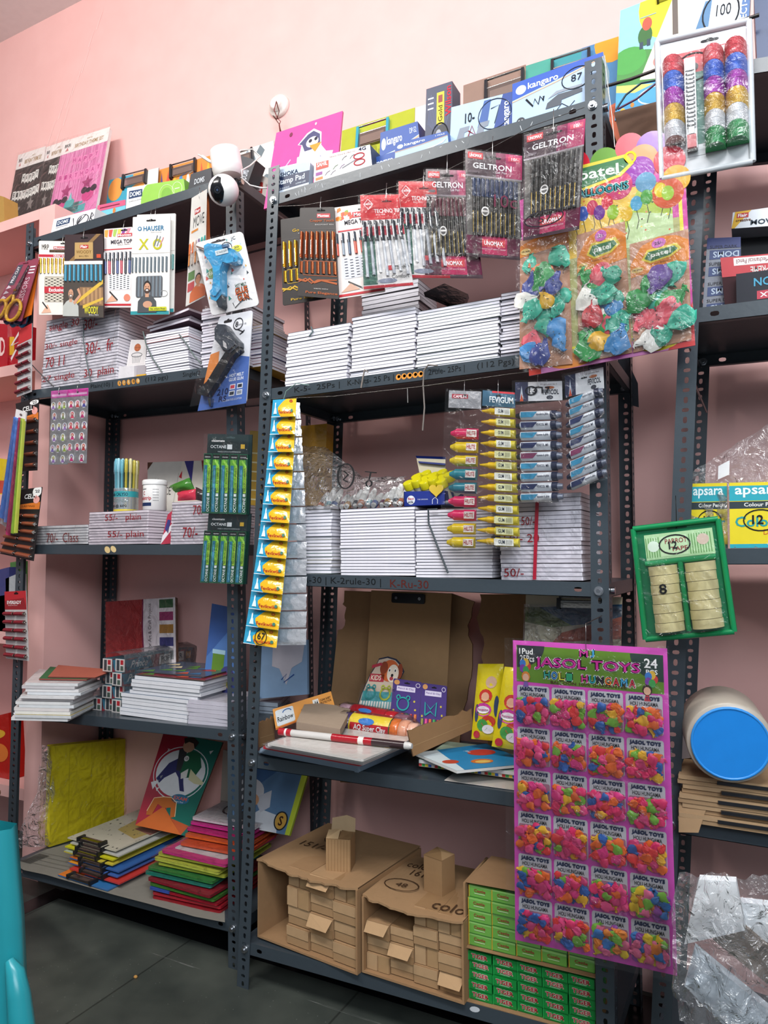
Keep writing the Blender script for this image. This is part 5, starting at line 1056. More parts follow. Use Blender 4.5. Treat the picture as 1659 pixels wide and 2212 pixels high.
g = Bag(); pts = [(-.05, 1.0), (-.06, .8), (-.12, .55), (-.2, .3), (-.27, .12), (-.27, .03)]; vs = []
for (x, y) in pts:
    for s in (0, .25, .5, .75, 1): vs.append((x*(1-s)+.02*s, y*(1-.0*s), -.03-.02*math.sin(s*6+y*9)+.03*s))
g.add(vs, [(5*i+j, 5*i+j+1, 5*i+6+j, 5*i+5+j) for i in range(5) for j in range(4)], '#ffffff', 'bagfilm', True); g.build('bag_end', t, f)
# exam pad with a running player
f0 = pq(A, .20, (354, 1582), (483, 1606), (402, 1808), (292, 1784), .345)
f = f0
def artex(g):
    g.poly([(.5, 0), (1, 0), (1, 1), (.42, 1)], '#17685a', .0004); g.poly([(0, 0), (.42, .24), (.9, 0)], '#c9662c', .0005); g.poly([(.42, .24), (.9, 0), (.98, .1), (.6, .14)], '#b8542c', .00055)
    g.ell(.5, .6, .42, .25, '#d9dadb', .0006, n=32); g.ring(.5, .6, .46, .28, .01, '#d9dadb', .0007, asp=.7, n=36)
    # generic running player: trousers, jacket, head, hands
    g.poly([(.12, .5), (.26, .68), (.42, .76), (.5, .7), (.62, .5), (.68, .42), (.6, .42), (.5, .55), (.42, .6), (.26, .52), (.2, .46)], '#2b2f5f', .001)
    g.poly([(.4, .74), (.55, .85), (.72, .84), (.82, .7), (.76, .58), (.6, .56), (.5, .6)], '#155a3c', .0012); g.poly([(.36, .84), (.5, .9), (.5, .62), (.42, .62)], '#2f3034', .0013)
    g.ell(.5, .9, .1, .075, '#c9977a', .0016); g.poly([(.38, .97), (.52, 1.0), (.64, .95), (.6, .88), (.56, .93), (.48, .94), (.42, .91)], '#2a1c18', .0018); g.ell(.53, .76, .04, .03, '#e8e6e2', .0018); g.text('10', .51, .745, .555, .775, '#222', .002, True)
    g.poly([(.52, .6), (.62, .66), (.64, .57), (.55, .54)], '#d6d3cc', .002); g.poly([(.66, .66), (.8, .6), (.95, .55), (.93, .52), (.8, .52), (.68, .55)], '#c9c39a', .002)
    g.ell(.66, .34, .16, .05, '#2f6f8f', .0012); g.text('EXAM', .54, .33, .78, .365, '#d96a5a', .0014, True); g.text('Exam Pad', .57, .305, .73, .318, '#dfe8ec', .0014)
    g.poly([(.14, .16), (.2, .3), (.36, .33), (.5, .34), (.62, .3), (.68, .16), (.6, .14), (.55, .24), (.42, .22), (.3, .25), (.25, .13), (.15, .12)], '#b8642a', .0012); g.stroke([(.14, .16), (.2, .3), (.36, .33), (.5, .34), (.62, .3), (.68, .16)], .008, '#e9c9a0', .0014, asp=.7)
    for (x, y, s) in ((.12, .45, .07), (.2, .4, .03), (.2, .53, .025), (.88, .88, .03)): g.poly([(x-s, y), (x+s, y+s*.6), (x, y-s)], '#e0dede', .001)
    g.text('x', .16, .8, .2, .83, '#e0dede', .001)
t = board('exam_pad', 'red and green exam pad with a running player leaning on the bottom shelf', 'exam pad', f, '#a82c3c', artex, .004, fin='gloss', edge='#3a2420')
# pile of clipboards
cols = [('#d9772c', '#2f6fa8'), ('#c03a34', '#c03a34'), ('#d9952c', '#3a62a8'), ('#c9682c', '#2f5fa0'), ('#a9b8a0', '#c9b83c'), ('#c9c424', '#c9c424'), ('#b9b9b4', '#b9b9b4'), ('#c4bfae', '#c4bfae')]
labs = ['orange and blue', 'plain red', 'orange and deep blue', 'rust and blue', 'pale green', 'bright yellow', 'pale grey', 'cream speckled picture']
q0 = onb((125, 1893)); q1 = onb((262, 1935)); 
zbs = zs('A', 4, q0)+.004; side = (q1-q0); side[2] = 0; Lw = np.linalg.norm(side); side /= Lw; bk_ = np.array([-side[1], side[0], 0]); step = .0112; Lw = .225; Ld = .31
rr = random.Random(6)
for k in range(8):
    zk = zbs+k*step; px_l = [(125, 1889), (150, 1876), (147, 1862), (150, 1852), (138, 1838), (140, 1828), (152, 1820), (146, 1809)][k]
    o0 = atz(px_l, zk+.004); f = quad(o0+bk_*Ld, o0+bk_*Ld+side*Lw, o0+side*Lw, o0, (0, 0, 1.)); f = quad(f(0, 1), f(1, 1), f(1, 0), f(0, 0), (0, 0, 1.))
    g_art = lambda g, k=k: (g.rect(.35, 0, 1, 1, cols[k][1], .0004), g.poly([(0, 0), (.35, 0), (.0, .3)], cols[k][0], .0005)) if k != 7 else (g.rect(0, 0, 1, .5, '#bdb7a4', .0004), g.poly([(.4, .4), (.9, .3), (1, .8), (.6, .95), (.3, .8)], '#b09a5a', .0005), g.poly([(.6, .5), (1, .45), (1, .9), (.75, .9)], '#8a5a50', .0006), dots(g, ['#8f8a7a', '#4a4a44'], 60, 3, .012, .0008))
    t = thing('clipboard', '%s clipboard, %s in the bottom shelf pile' % (labs[k], ordlab(k, 8)), 'clipboard', f(.5, .5), 'clipboards piled on the bottom shelf')
    g = Bag().box(0, 0, 1, 1, -.0035, 0, cols[k][0], 'gloss', '#c9c4b0' if k > 5 else cols[k][1]); g_art(g); g.build('board', t, f)
    clip(f, t, .22+.02*(k % 3), .68+.02*(k % 3), -.01, .09, body='#1c1c1e')
# folders pile on the right
Q = [onb((322, 1935)), onb((545, 1990))]; q0 = onb((318, 1952)); side = onb((486, 1994))-q0; side[2] = 0; side /= np.linalg.norm(side); bk_ = np.array([-side[1], side[0], 0])
fc = [('#a31424', 'red'), ('#b01a2c', 'glossy red'), ('#a8142a', 'thick red'), ('#3f7a2c', 'green'), ('#8f1c2c', 'dark red'), ('#1f7a6a', 'teal'), ('#2f7a3c', 'leaf green'), ('#a8b03c', 'olive'), ('#b9c04c', 'lime'), ('#b4b848', 'pale lime'), ('#c2367a', 'pink'), ('#c9502c', 'orange'), ('#d0602a', 'bright orange'), ('#b82a72', 'magenta'), ('#c42f86', 'hot pink'), ('#c9c0c4', 'white and pink')]
pxl = [(328, 1936), (328, 1926), (325, 1916), (322, 1906), (318, 1896), (312, 1882), (318, 1872), (340, 1862), (332, 1852), (340, 1842), (348, 1836), (388, 1820), (398, 1802), (402, 1788), (410, 1775), (414, 1765)]
zbs = zs('A', 4, q0)+.003; ztop_ = None
for k in range(16):
    zk = zbs+k*.0118; o0 = atz(pxl[k], zk+.005); wv = .24 if k < 11 else .23; ang = rr.uniform(-.06, .06); sd_ = side*math.cos(ang)+bk_*math.sin(ang); b_k = bk_*math.cos(ang)-side*math.sin(ang)
    mx = B.at((655, 1900), .1)[0]
    f = quad(o0+b_k*.25, o0+b_k*.25+sd_*wv, o0+sd_*wv, o0, (0, 0, 1.))
    t = thing('plastic_folder', '%s plastic folder packet, %s in the tall folder pile' % (fc[k][1], ordlab(k, 16)), 'folder', f(.5, .5), 'folders piled on the bottom shelf')
    g = Bag(); g.rbox(0, 0, 1, 1, .03, .03, -.0075, 0, fc[k][0], 'wrap'); 
    if k in (10, 14, 15): g.rrect(.1, .1, .9, .9, .05, .05, '#c9c2c4' if k != 14 else '#8a8086', .0005, 'gloss'); g.ring(.4, .5, .2, .25, .03, '#4a3a44', .001); g.stroke([(.5, .3), (.8, .4), (.7, .7)], .03, '#3a2c34', .001)
    if k == 2: g.box(.0, -.01, .3, .06, -.006, .002, '#3a55a8', 'wrap')
    g.build('folder', t, f); film(f, t, -.03, -.03, 1.03, 1.03, .0015, .0012, 'film', nu=6, nv=6, seed=k)
g = Bag(); f = lev_quad(A, 'A', 4, .30, (482, 1620), (560, 1640), (545, 1800), (470, 1790), .34); boxitem('drawing_pad', 'pad with maroon splash pattern at the back of the bottom shelf', 'pad', f, .006, '#8f857c', art=lambda g: [g.ell(.3+.1*k, .3+.12*(k % 4), .06, .04, '#7a2c34', .001) for k in range(6)])
# ---------------------------------------------------------------- middle rack: top shelf
def artpeng(g):
    g.stroke([(.05, .25), (.3, .55)], .02, '#f0a8cc', .0008); g.ell(.25, .9, .025, .03, '#7a2c4c', .0008); g.ell(.62, .94, .015, .02, '#c9b8c0', .0008)
    # cartoon bird, grey wings, white belly, orange beak
    g.poly([(.22, .1), (.3, .35), (.42, .46), (.44, .7), (.38, .72), (.5, .84), (.6, .88), (.72, .8), (.74, .62), (.82, .52), (.92, .5), (.88, .3), (.76, .28), (.72, .4), (.66, .1)], '#f2e8ee', .0008)
    g.poly([(.25, .1), (.32, .33), (.42, .42), (.4, .2), (.42, .1)], '#5a5878', .001); g.poly([(.45, .7), (.4, .72), (.52, .82), (.6, .85), (.7, .78), (.72, .66), (.6, .6), (.5, .6)], '#4d4d70', .001)
    g.ell(.6, .7, .09, .07, '#efeaf0', .0012); g.ell(.57, .72, .025, .025, '#2a2a3a', .0014); g.ell(.65, .73, .025, .025, '#2a2a3a', .0014); g.poly([(.56, .66), (.74, .66), (.66, .55)], '#e0923a', .0015)
    g.poly([(.4, .55), (.72, .56), (.66, .14), (.42, .14)], '#e9e4ea', .0012); g.poly([(.74, .5), (.8, .36), (.9, .46), (.86, .3), (.76, .3)], '#6a6a90', .0014); g.rect(.55, .3, .6, .36, '#7a7a8a', .0015)
board('plastic_folder', 'bright pink folder with a cartoon bird behind the stamp pad', 'folder', lev_quad(B, 'B', 0, .06, (597, 289), (741, 243), (724, 330), (570, 400), .15), '#d9559a', artpeng, .006, edge='#b83a7a', fin='gloss')
def artstamp(g): g.rect(0, 0, 1, .62, '#1c2a4a', .0005); g.rect(0, .0, 1, .14, '#b9c6d6', .0006); g.text('ASHOKA', 0, .62, .66, .78, '#22304a', .001, True); g.text('Stamp Pad', .02, .28, .86, .55, '#d9e2ec', .001, True); g.text('LONG LIFE', .6, .2, .9, .26, '#d9e2ec', .001); g.text('SELF INKING', .02, .16, .4, .22, '#c9d2de', .001)
f = lev_quad(B, 'B', 0, .012, (598, 363), (670, 346), (667, 400), (598, 417)); g = Bag(); g.rbox(0, 0, 1, 1, .12, .12, -.02, 0, '#aebccd', 'gloss'); g.rrect(.02, .03, .98, .97, .1, .1, '#aebccd', .0003); artstamp(g); tag(g.build('stamp_pad', None, f, f(.5, 0, -.01)), 'stamp pad tin in pale blue and navy standing by the left post', 'stamp pad')
def artsahil(g):
    g.rect(.03, .5, .26, .78, '#b83a24', .0006); g.text('SAHIL', .05, .6, .24, .76, '#fff', .001, True); g.rect(.03, .28, .15, .4, '#8a3a8a', .0006); g.rect(.03, .1, .16, .2, '#d9772c', .0006); g.rect(.02, 0, .15, .06, '#555', .0006)
    g.text('General, Home & Office Use', .28, .84, .74, .92, '#7a3a2c', .001); g.text('4G', .8, .82, .93, .97, '#1f2a4a', .001, True)
    for (x, y, c) in ((.2, .2, '#4a3a5a'), (.34, .35, '#3f6a3c'), (.46, .3, '#6a4a7a'), (.5, .62, '#444'), (.64, .6, '#444'), (.3, .15, '#5a5a6a')): g.stroke([(x, y), (x+.04, y+.1), (x+.09, y+.14)], .02, c, .001, asp=2.2)
    for y in (.35, .62): g.ring(.8, y, .09, .12, .045, '#a8323c', .001, asp=2.2)
    g.stroke([(.5, .3), (.74, .5)], .03, '#8a8a90', .0012, asp=2.2)
boxitem('scissors_box', 'white scissors box with red handles drawn on it near the left post', 'box', lev_quad(B, 'B', 0, .01, (680, 341), (799, 312), (804, 358), (678, 397)), .07, '#ece6e4', art=artsahil, side='#2f3a4f')
def artdraw(g): g.text('Drawing', .42, .38, .92, .72, '#8f9430', .0008, True); g.text('Exam Pad', .1, .25, .25, .34, '#333', .0008); g.poly([(.04, .55), (.16, .66), (.12, .52)], '#c9cf6a', .0007)
board('clipboard', 'lime green drawing clipboard with turquoise ended clip', 'clipboard', lev_quad(B, 'B', 0, .2, (739, 284), (897, 233), (890, 310), (726, 350), .34), '#a9b02e', artdraw, clipat=(.24, .66, .7, .98), body='#2f9ab0', edge='#8a9024')
def artk(t2, hole=0):
    def a(g):
        g.poly([(0, .48), (0, 1), (1, 1), (1, .72), (.5, .55)], '#1f4a96', .0005); g.stroke([(0, .44), (.5, .5), (1, .68)], .03, '#e9b08a', .0006, asp=2.5)
        g.ell(.1, .72, .06, .13, '#c9dcec', .0008); g.text('kangaro', .18, .62, .58, .86, '#eef4fa', .001, True); g.text(t2, .78, .78, .95, .9, '#eef4fa', .001)
        if hole == 0: g.ell(.55, .3, .22, .2, '#2a2e36', .0009); g.ell(.56, .28, .16, .12, '#9fb4cc', .001); g.rect(.4, .1, .72, .16, '#2a2e36', .001); g.ell(.08, .14, .05, .1, '#22262c', .001)
        else: g.poly([(.5, .06), (.8, .2), (.98, .5), (.9, .2), (.7, .08)], '#dfe9f2', .0009)
    return a
boxitem('punch_box', 'blue and white hole punch box standing behind the single hole punch box', 'box', lev_quad(B, 'B', 0, .07, (822, 287), (902, 262), (912, 330), (818, 358)), .06, '#a9bcd6', art=artk('DP-52'), side='#1c3a7a')
boxitem('punch_box', 'small blue box lettered beside the scissors box, lying flat', 'box', lev_quad(B, 'B', 0, .04, (806, 341), (860, 325), (860, 344), (804, 360)), .08, '#1f4a96', art=lambda g: g.text('kangaro', .1, .3, .8, .75, '#e9f0f8', .001, True))
boxitem('punch_box', 'long pale blue single hole punch box at the front edge', 'box', lev_quad(B, 'B', 0, .01, (854, 310), (966, 283), (969, 306), (853, 341)), .06, '#a3bcd8', art=artk('1 HOLE', 1), side='#1f4a96')
boxitem('wall_book', 'white book standing behind the tall dark box', 'book', lev_quad(B, 'B', 0, .28, (897, 233), (926, 224), (926, 310), (893, 315)), .02, '#e4dede')
def artw(g):
    g.rect(0, 0, 1, 1, '#3a3f55', .0004)
    for k in range(12): g.stroke([(.1+.05*k, .5-.02*k), (.2+.06*k, .9-.03*k)], .012, '#6a708a', .0005, asp=.6)
    g.text('Wilson', .74, .55, .96, .95, '#c93040', .001, True, vert=True); g.rect(.42, .46, .7, .9, '#d9c424', .0008); g.text('Gold', .48, .5, .64, .72, '#5a4a1c', .001, True, vert=True); g.rect(.48, .76, .64, .86, '#8a2c24', .001)
    g.ell(.6, .28, .3, .17, '#26272c', .0008); g.ell(.5, .34, .1, .06, '#9a9ca4', .001); g.ring(.55, .3, .3, .18, .02, '#15161a', .0012, asp=.6); g.poly([(.3, .02), (.5, .0), (.55, .12), (.35, .2)], '#b8242c', .001); g.ell(.16, .2, .1, .06, '#d9c424', .001); g.text('10', .1, .18, .22, .23, '#333', .0014)
    for k in range(3): g.rect(.08, .7+k*.07, .3, .72+k*.07, '#c9ccd6', .0008)
boxitem('tennis_ball_box', 'tall dark box with yellow sticker and red lettering standing upright', 'box', lev_quad(B, 'B', 0, .06, (921, 193), (977, 175), (977, 302), (916, 318)), .055, '#33374a', art=artw, side='#4a4658', topc='#8a8790')
def arts10(g):
    g.poly([(.68, 0), (.85, 1), (1, 1), (1, .0)], '#1f3f86', .0005); g.text('kangaro', .84, .1, .98, .8, '#e9f0f8', .001, True, vert=True); g.poly([(.45, .3), (.55, .95), (.66, .95), (.6, .3)], '#2f5596', .0007)
    for x in (.1, .42): g.poly([(x, .1), (x+.06, .42), (x+.22, .42), (x+.2, .3), (x+.14, .28), (x+.12, .05)], '#7a8290', .0008)
    g.text('10-', .24, .5, .4, .75, '#22262c', .001, True); g.stroke([(.3, .15), (.36, .4), (.42, .15), (.3, .3)], .03, '#8a2c34', .0012, asp=1.6); g.ring(.72, .55, .26, .38, .02, '#1c2438', .0012, asp=1.6); g.stroke([(.66, .7), (.8, .75), (.74, .4), (.72, .3)], .02, '#1c2438', .0012, asp=1.6)
boxitem('stapler_box', 'pale blue stapler pins box with circled price, right of the tall dark box', 'box', lev_quad(B, 'B', 0, .03, (975, 232), (1107, 198), (1107, 262), (971, 305)), .07, '#a9c2de', art=arts10, side='#1f3f86')
def artbk(g):
    g.poly([(0, .62), (0, 1), (1, 1), (1, .92), (.55, .78)], '#1f4fae', .0005); g.stroke([(0, .58), (.5, .72), (1, .9)], .02, '#e9b08a', .0006, asp=1.6); g.ell(.1, .8, .06, .1, '#d6e4f2', .0008); g.text('kangaro', .18, .72, .52, .9, '#eef4fa', .001, True)
    g.poly([(.38, .2), (.4, .32), (.52, .44), (.78, .42), (.78, .34), (.56, .3), (.55, .2)], '#444a54', .0009); g.poly([(.4, .4), (.5, .52), (.78, .5), (.78, .46), (.52, .46)], '#8a919c', .001)
    g.stroke([(.16, .55), (.24, .35), (.26, .5), (.3, .36), (.32, .52), (.36, .4), (.36, .5)], .035, '#14161c', .0012, asp=1.6); g.ring(.72, .66, .16, .22, .018, '#1c2028', .0012, asp=1.6); g.text('87', .66, .6, .78, .74, '#1c2028', .0014); g.ell(.1, .1, .05, .09, '#2a2e36', .001); g.text('20', .07, .07, .13, .13, '#fff', .0012); g.stroke([(.5, .1), (.56, .22), (.64, .1), (.7, .2)], .015, '#1c2028', .0012, asp=1.6)
boxitem('stapler_box', 'large blue and white stapler box with circled 87 by the right post', 'box', lev_quad(B, 'B', 0, .025, (1107, 182), (1303, 112), (1303, 212), (1106, 266)), .075, '#a9c2e0', art=artbk, side='#b9cce0')
board('clipboard', 'brown clipboard with a picture of a face behind the pins box', 'clipboard', lev_quad(B, 'B', 0, .24, (1001, 186), (1136, 139), (1130, 250), (996, 280), .35), '#8f7568', lambda g: (g.ell(.85, .55, .1, .16, '#c98a6a', .0006), g.ell(.85, .66, .11, .1, '#7a4a34', .0007)), clipat=(.38, .97, .72, .98), group='clipboards on the middle rack top')
board('clipboard', 'teal and orange clipboard with a silver clip behind the big stapler box', 'clipboard', lev_quad(B, 'B', 0, .24, (1136, 144), (1337, 80), (1340, 225), (1130, 262), .35), '#3f8f96', lambda g: (g.rect(.0, 0, .3, 1, '#4a9a8a', .0005), g.poly([(.5, 0), (.62, 1), (1, 1), (1, 0)], '#4a7fa8', .0005), g.poly([(.68, .0), (.7, .35), (1, .42), (1, 0)], '#c96a4a', .0006), g.ell(.93, .98, .18, .2, '#d9942c', .0007), g.rect(.72, .3, 1, .38, '#b85a3a', .0008)), clipat=(.3, .7, .7, .99), group='clipboards on the middle rack top')
g = Bag(); g.tube([B.at(q, -.005) for q in ((1306, 120), (1311, 170), (1322, 250), (1328, 318))], .0008, '#d9d2c9', 'plastic', 5); tag(g.build('white_string'), 'white string tied from the right post down to the balloon board', 'string')
# ---------------------------------------------------------------- right rack: top shelf goods
def artpost(g):
    g.rect(0, .25, 1, 1, '#8fc4e0', .0004); g.poly([(0, .42), (.3, .56), (.55, .5), (1, .5), (1, .25), (0, .25)], '#4f8a4a', .0005); g.ell(.12, .5, .2, .12, '#4f9a4c', .0006); g.ell(.5, .92, .28, .3, '#d9cf3a', .0005)
    g.poly([(.62, .95), (.25, .3), (1.0, .2), (1.0, .8)], '#e0d3c0', .0009); g.rect(.6, .45, .66, .98, '#6b625c', .0012); g.rect(0, 0, 1, .27, '#4f9ac4', .0007); g.poly([(0, .3), (.4, .24), (.2, .2), (0, .24)], '#d9c96a', .0008)
    g.ell(.32, .78, .055, .06, '#b85a48', .0012); g.ell(.3, .68, .08, .09, '#3f6a3c', .0011); g.rect(.24, .57, .28, .63, '#3a4a5a', .0012); g.rect(.32, .58, .36, .64, '#3a4a5a', .0012); g.stroke([(.24, .85), (.42, .85)], .008, '#9ab0b8', .0013)
    g.ell(.46, .42, .07, .05, '#d98a84', .0013); g.stroke([(.5, .3), (.46, .36), (.44, .26)], .015, '#c99a4a', .0013); g.ring(.5, .14, .26, .08, .012, '#c9dcec', .001, asp=.8); g.poly([(.3, .0), (.62, .14), (.9, .02), (.9, 0)], '#b89a74', .0012); g.poly([(.6, .0), (.62, .13), (.64, 0)], '#5a4a6a', .0013)
    g.ell(.08, .06, .03, .03, '#d9b03c', .0012); g.ell(.18, .1, .02, .02, '#c98a3c', .0012)
board('exam_pad', 'picture exam pad of beach and hills with a black clip on the right rack top', 'exam pad', pq(B, .16, (1340, 24), (1530, -55), (1545, 215), (1328, 262), .24), '#8fc4e0', artpost, clipat=(.44, .75, .93, 1.0), edge='#b9a080')
f0 = pq(B, .06, (1503, -8), (1622, -38), (1608, 60), (1488, 78)); f0 = pq(B, .06, (1503, -8), (1622, -38), (1612, 150), (1480, 160))
boxitem('correction_pen_box', 'white and blue correction pen box with a circled 100', 'box', f0, .05, '#dfe4ec', art=lambda g: (g.poly([(.75, 0), (.9, 1), (1, 1), (1, 0)], '#2f5f9a', .0005), g.text('CORRECT-ON', .84, .3, .96, .98, '#e4ecf4', .001, True, vert=True), g.poly([(.06, .5), (.2, .9), (.32, .9), (.3, .5)], '#3a6f9a', .0006), g.text('100', .42, .68, .68, .82, '#1c1f26', .001), g.ring(.5, .72, .32, .25, .02, '#1c1f26', .001, asp=.7)))
boxitem('blue_file_box', 'dark blue box edge at the far right above the tinsel pack', 'box', pq(B, .08, (1628, -20), (1700, -40), (1700, 120), (1636, 135)), .1, '#2c3f66', art=lambda g: g.rect(.5, 0, 1, 1, '#6a7a6a', .0005))
# brown carton under the poster
f0 = lev_quad(B, 'C', 0, .08, (1332, 235), (1424, 210), (1430, 300), (1345, 320)) if False else pq(B, .12, (1326, 243), (1440, 214), (1440, 300), (1345, 320))
boxitem('open_carton', 'open brown carton under the picture pad, seen between post and tinsel pack', 'carton', f0, .2, '#6b5244', 'kraft', side='#7a6250')
for k, pts in enumerate((((1310, 186), (1360, 172), (1420, 150)), ((1330, 238), (1352, 205), (1385, 180), (1425, 172)), ((1334, 236), (1375, 214), (1428, 172)), ((1640, 32), (1600, 45), (1560, 60)))):
    g = Bag(); g.tube([B.at(q, .05) for q in pts], [.0035, .0022, .0022, .004][k], ['#2c2422', '#1f3a44', '#5a2a4a', '#2a2624'][k], 'plastic', 7); tag(g.build('electric_wire'), ['thick dark cable stretching from middle rack to the tinsel pack', 'dark teal wire looping over the brown carton', 'purple wire looping over the brown carton', 'black cable across the top of the correction pen box'][k], 'wire')
# tinsel rolls blister pack
f = pq(B, -.06, (1420, 92), (1618, 46), (1626, 350), (1430, 388))
t, g = card('tinsel_roll_pack', 'big clear blister of glitter tape rolls in red, blue, purple, gold, silver and green', 'tape pack', f, .002, '#c9cccf', 'gloss', rad=.02)
g.rrect(.1, .12, .88, .84, .06, .05, '#b8bcc0', .0006, 'gloss'); g.rect(.2, .72, .82, .88, '#b0202c', .001); g.text('CUTTER', .66, .82, .78, .87, '#eee', .0014); g.rect(.64, .78, .76, .86, '#e0dcd4', .0012); g.ring(.4, .76, .2, .1, .012, '#1a1416', .0016, asp=f.asp); g.ell(.4, .76, .05, .03, '#1a1416', .0018); punch(g, .58, .93, .1, .01, '#17191c')
g.rect(.42, .2, .56, .72, '#1f6a5a', .001); g.build('tray', t, f)
tc = ['#1f8a4a', '#c9ccd0', '#c9a02c', '#9a2aa0', '#2a5fc4', '#c02a3a']
for c_, (u0, u1, vv) in enumerate(((.05, .29, .0), (.50, .73, .0), (.73, .97, .0))):
    rows = 6
    for j in range(rows*2):
        col = tc[j//2]; v0 = .11+c_*.012+j*.058; g = Bag(); n = 8
        if c_ == 0 and j < 2: continue
        vs = []
        for k in range(n+1):
            a = math.pi*k/n; uu = (u0+u1)/2-(u1-u0)/2*math.cos(a)
            for y in (v0, v0+.056): vs.append((uu, y, .003+.036*math.sin(a)))
        g.add(vs, [(2*k, 2*k+2, 2*k+3, 2*k+1) for k in range(n)], col, 'glitter', True); g.add([v for v in vs if True], [tuple(range(1, 2*n+2, 2)), tuple(range(2*n, -1, -2))], col, 'glitter'); g.build('tape_roll', t, f)
g = Bag(); g.box(.3, .15, .42, .8, .004, .016, '#b9bdbe', 'gloss'); g.box(.33, .25, .39, .76, .016, .02, '#6a6e70', 'metal')
for k in range(14): g.rect(.31, .3+k*.03, .41, .312+k*.03, '#2e3234', .0206)
g.box(.31, .15, .41, .24, .016, .022, '#a8242e', 'plastic'); g.build('cutter_knife', t, f)
film(f, t, .02, .08, .98, .86, .044, .004, 'film', nu=10, nv=14, seed=21)
g = Bag(); 
for (a, b) in (((0, 0), (1, 0)), ((1, 0), (1, 1)), ((1, 1), (0, 1)), ((0, 1), (0, 0))):
    g.tube([f(*a, .002), f(*b, .002)], .006, '#c9ced2', 'gloss', 8)
g.build('rolled_edge', t)
# ---------------------------------------------------------------- pen packs on the string of the middle rack
HG2 = 'pen packs hung on the string under the middle rack top'
def mont(v, Q, base, metal, title, sub, lab, w):
    f = pq(B, v, *Q); t, g = card('pen_pack', lab, 'pen pack', f, .0025, base, group=HG2, rad=.004)
    punch(g, .62, .965, .12, .008, '#0d0c0c'); g.rect(.5, .88, .88, .93, '#b02a30', .0006); g.text('Montex', .53, .89, .85, .92, '#fff', .001, True); g.text(title, .3, .83, .98, .865, metal, .001, True); g.text('BALLPOINT PEN', .45, .80, .96, .813, '#c9c4c0', .001)
    g.rect(0, .755, 1, .757, '#6a6460', .0006); g.poly([(.08, .3), (.14, .24), (.95, .24), (1, .28), (1, .4), (.14, .4), (.08, .36)], '#1a1614', .0006); g.stroke([(.08, .3), (.14, .24), (.98, .24), (.98, .4), (.14, .4), (.08, .36), (.08, .3)], .006, metal, .0009, asp=f.asp)
    g.stroke([(.0, .19), (.2, .17), (.3, .2), (.42, .16), (.6, .19), (.98, .16)], .02, metal, .001, asp=f.asp); g.stroke([(.02, .16), (.2, .2), (.35, .15), (.5, .19), (.98, .2)], .012, metal, .0012, asp=f.asp)
    g.text('WRITE WITH', .4, .09, .75, .1, '#d9d4d0', .001); g.text(sub, .2, .03, .98, .065, metal, .001, True); g.build('card', t, f)
    for i, u in enumerate(lin(.08, .94, 7)):
        g = Bag(); bar(g, f, (u, .43), (u+.01, .72), .0048, .008, w, 'goldfoil'); bar(g, f, (u, .26), (u, .39), .005, .003, w, 'goldfoil'); bar(g, f, (u+.01, .46), (u+.015, .62), .0015, .002, '#f4e9dc', 'metal', w0=.009); bar(g, f, (u, .42), (u, .44), .003, .006, '#e9e0d4', 'metal'); g.build('pen', t, f)
    hook(f, t, .62, .965, .035)
mont(-.01, ((606, 474), (690, 462), (705, 645), (611, 660)), '#2a2523', '#c9a23c', 'Gold Touch', 'Pure Elegance', 'black pen card with gold pens, leftmost on the string', '#c9982c')
mont(-.03, ((648, 449), (722, 447), (732, 646), (643, 639)), '#2e2826', '#b0603c', 'Copper Touch', 'Pure Elegance', 'dark pen card with seven copper pens beside the gold ones', '#b0603c')
f = pq(B, -.02, (719, 449), (800, 438), (832, 630), (731, 646))
t, g = card('pen_pack', 'pen card with orange and green blocks and chequered pens beside the red packs', 'pen pack', f, .0025, '#e8dcd6', group=HG2, rad=.004)
rr = random.Random(8)
for k in range(12): x, y = .02+rr.random()*.4, .84+rr.random()*.1; g.poly([(x, y), (x+.1, y+.02), (x+.08, y+.05), (x-.0, y+.04)], rr.choice(['#7aa83c', '#d9772c', '#e9b04c', '#c9503c']), .0005+k*1e-5)
g.rect(.5, .86, .98, .92, '#c02a36', .0008); g.text('Montex', .54, .87, .98, .91, '#fff', .001, True); g.text('MEGA TOP', .28, .79, .9, .84, '#3c3c46', .001, True); g.rect(.1, .72, .95, .735, '#c02a36', .0008); punch(g, .78, .945, .12, .008); g.rrect(.15, .2, .95, .44, .05, .03, '#c9cad0', .0006)
for i in range(6):
    for j in range(14): g.rect(.2+i*.13, .21+j*.0155, .27+i*.13, .219+j*.0155, '#2a2d40' if (i+j) % 2 else '#f0f0f4', .0008)
g.poly([(.08, .06), (.3, .15), (.5, .07)], '#c9a08a', .001); g.stroke([(.25, .17), (.55, .08)], .015, '#555', .0012, asp=f.asp); g.rect(0, .015, 1, .04, '#c02a36', .001); g.build('card', t, f)
pens_row(t, f, lin(.06, .94, 7), .46, .7, .0048, .007, '#39424c', ['#c0503c', '#8a95a0', '#4a5a70', '#c0503c'], 'gloss', .45, clipc='#d9dde4'); hook(f, t, .78, .945, .03)
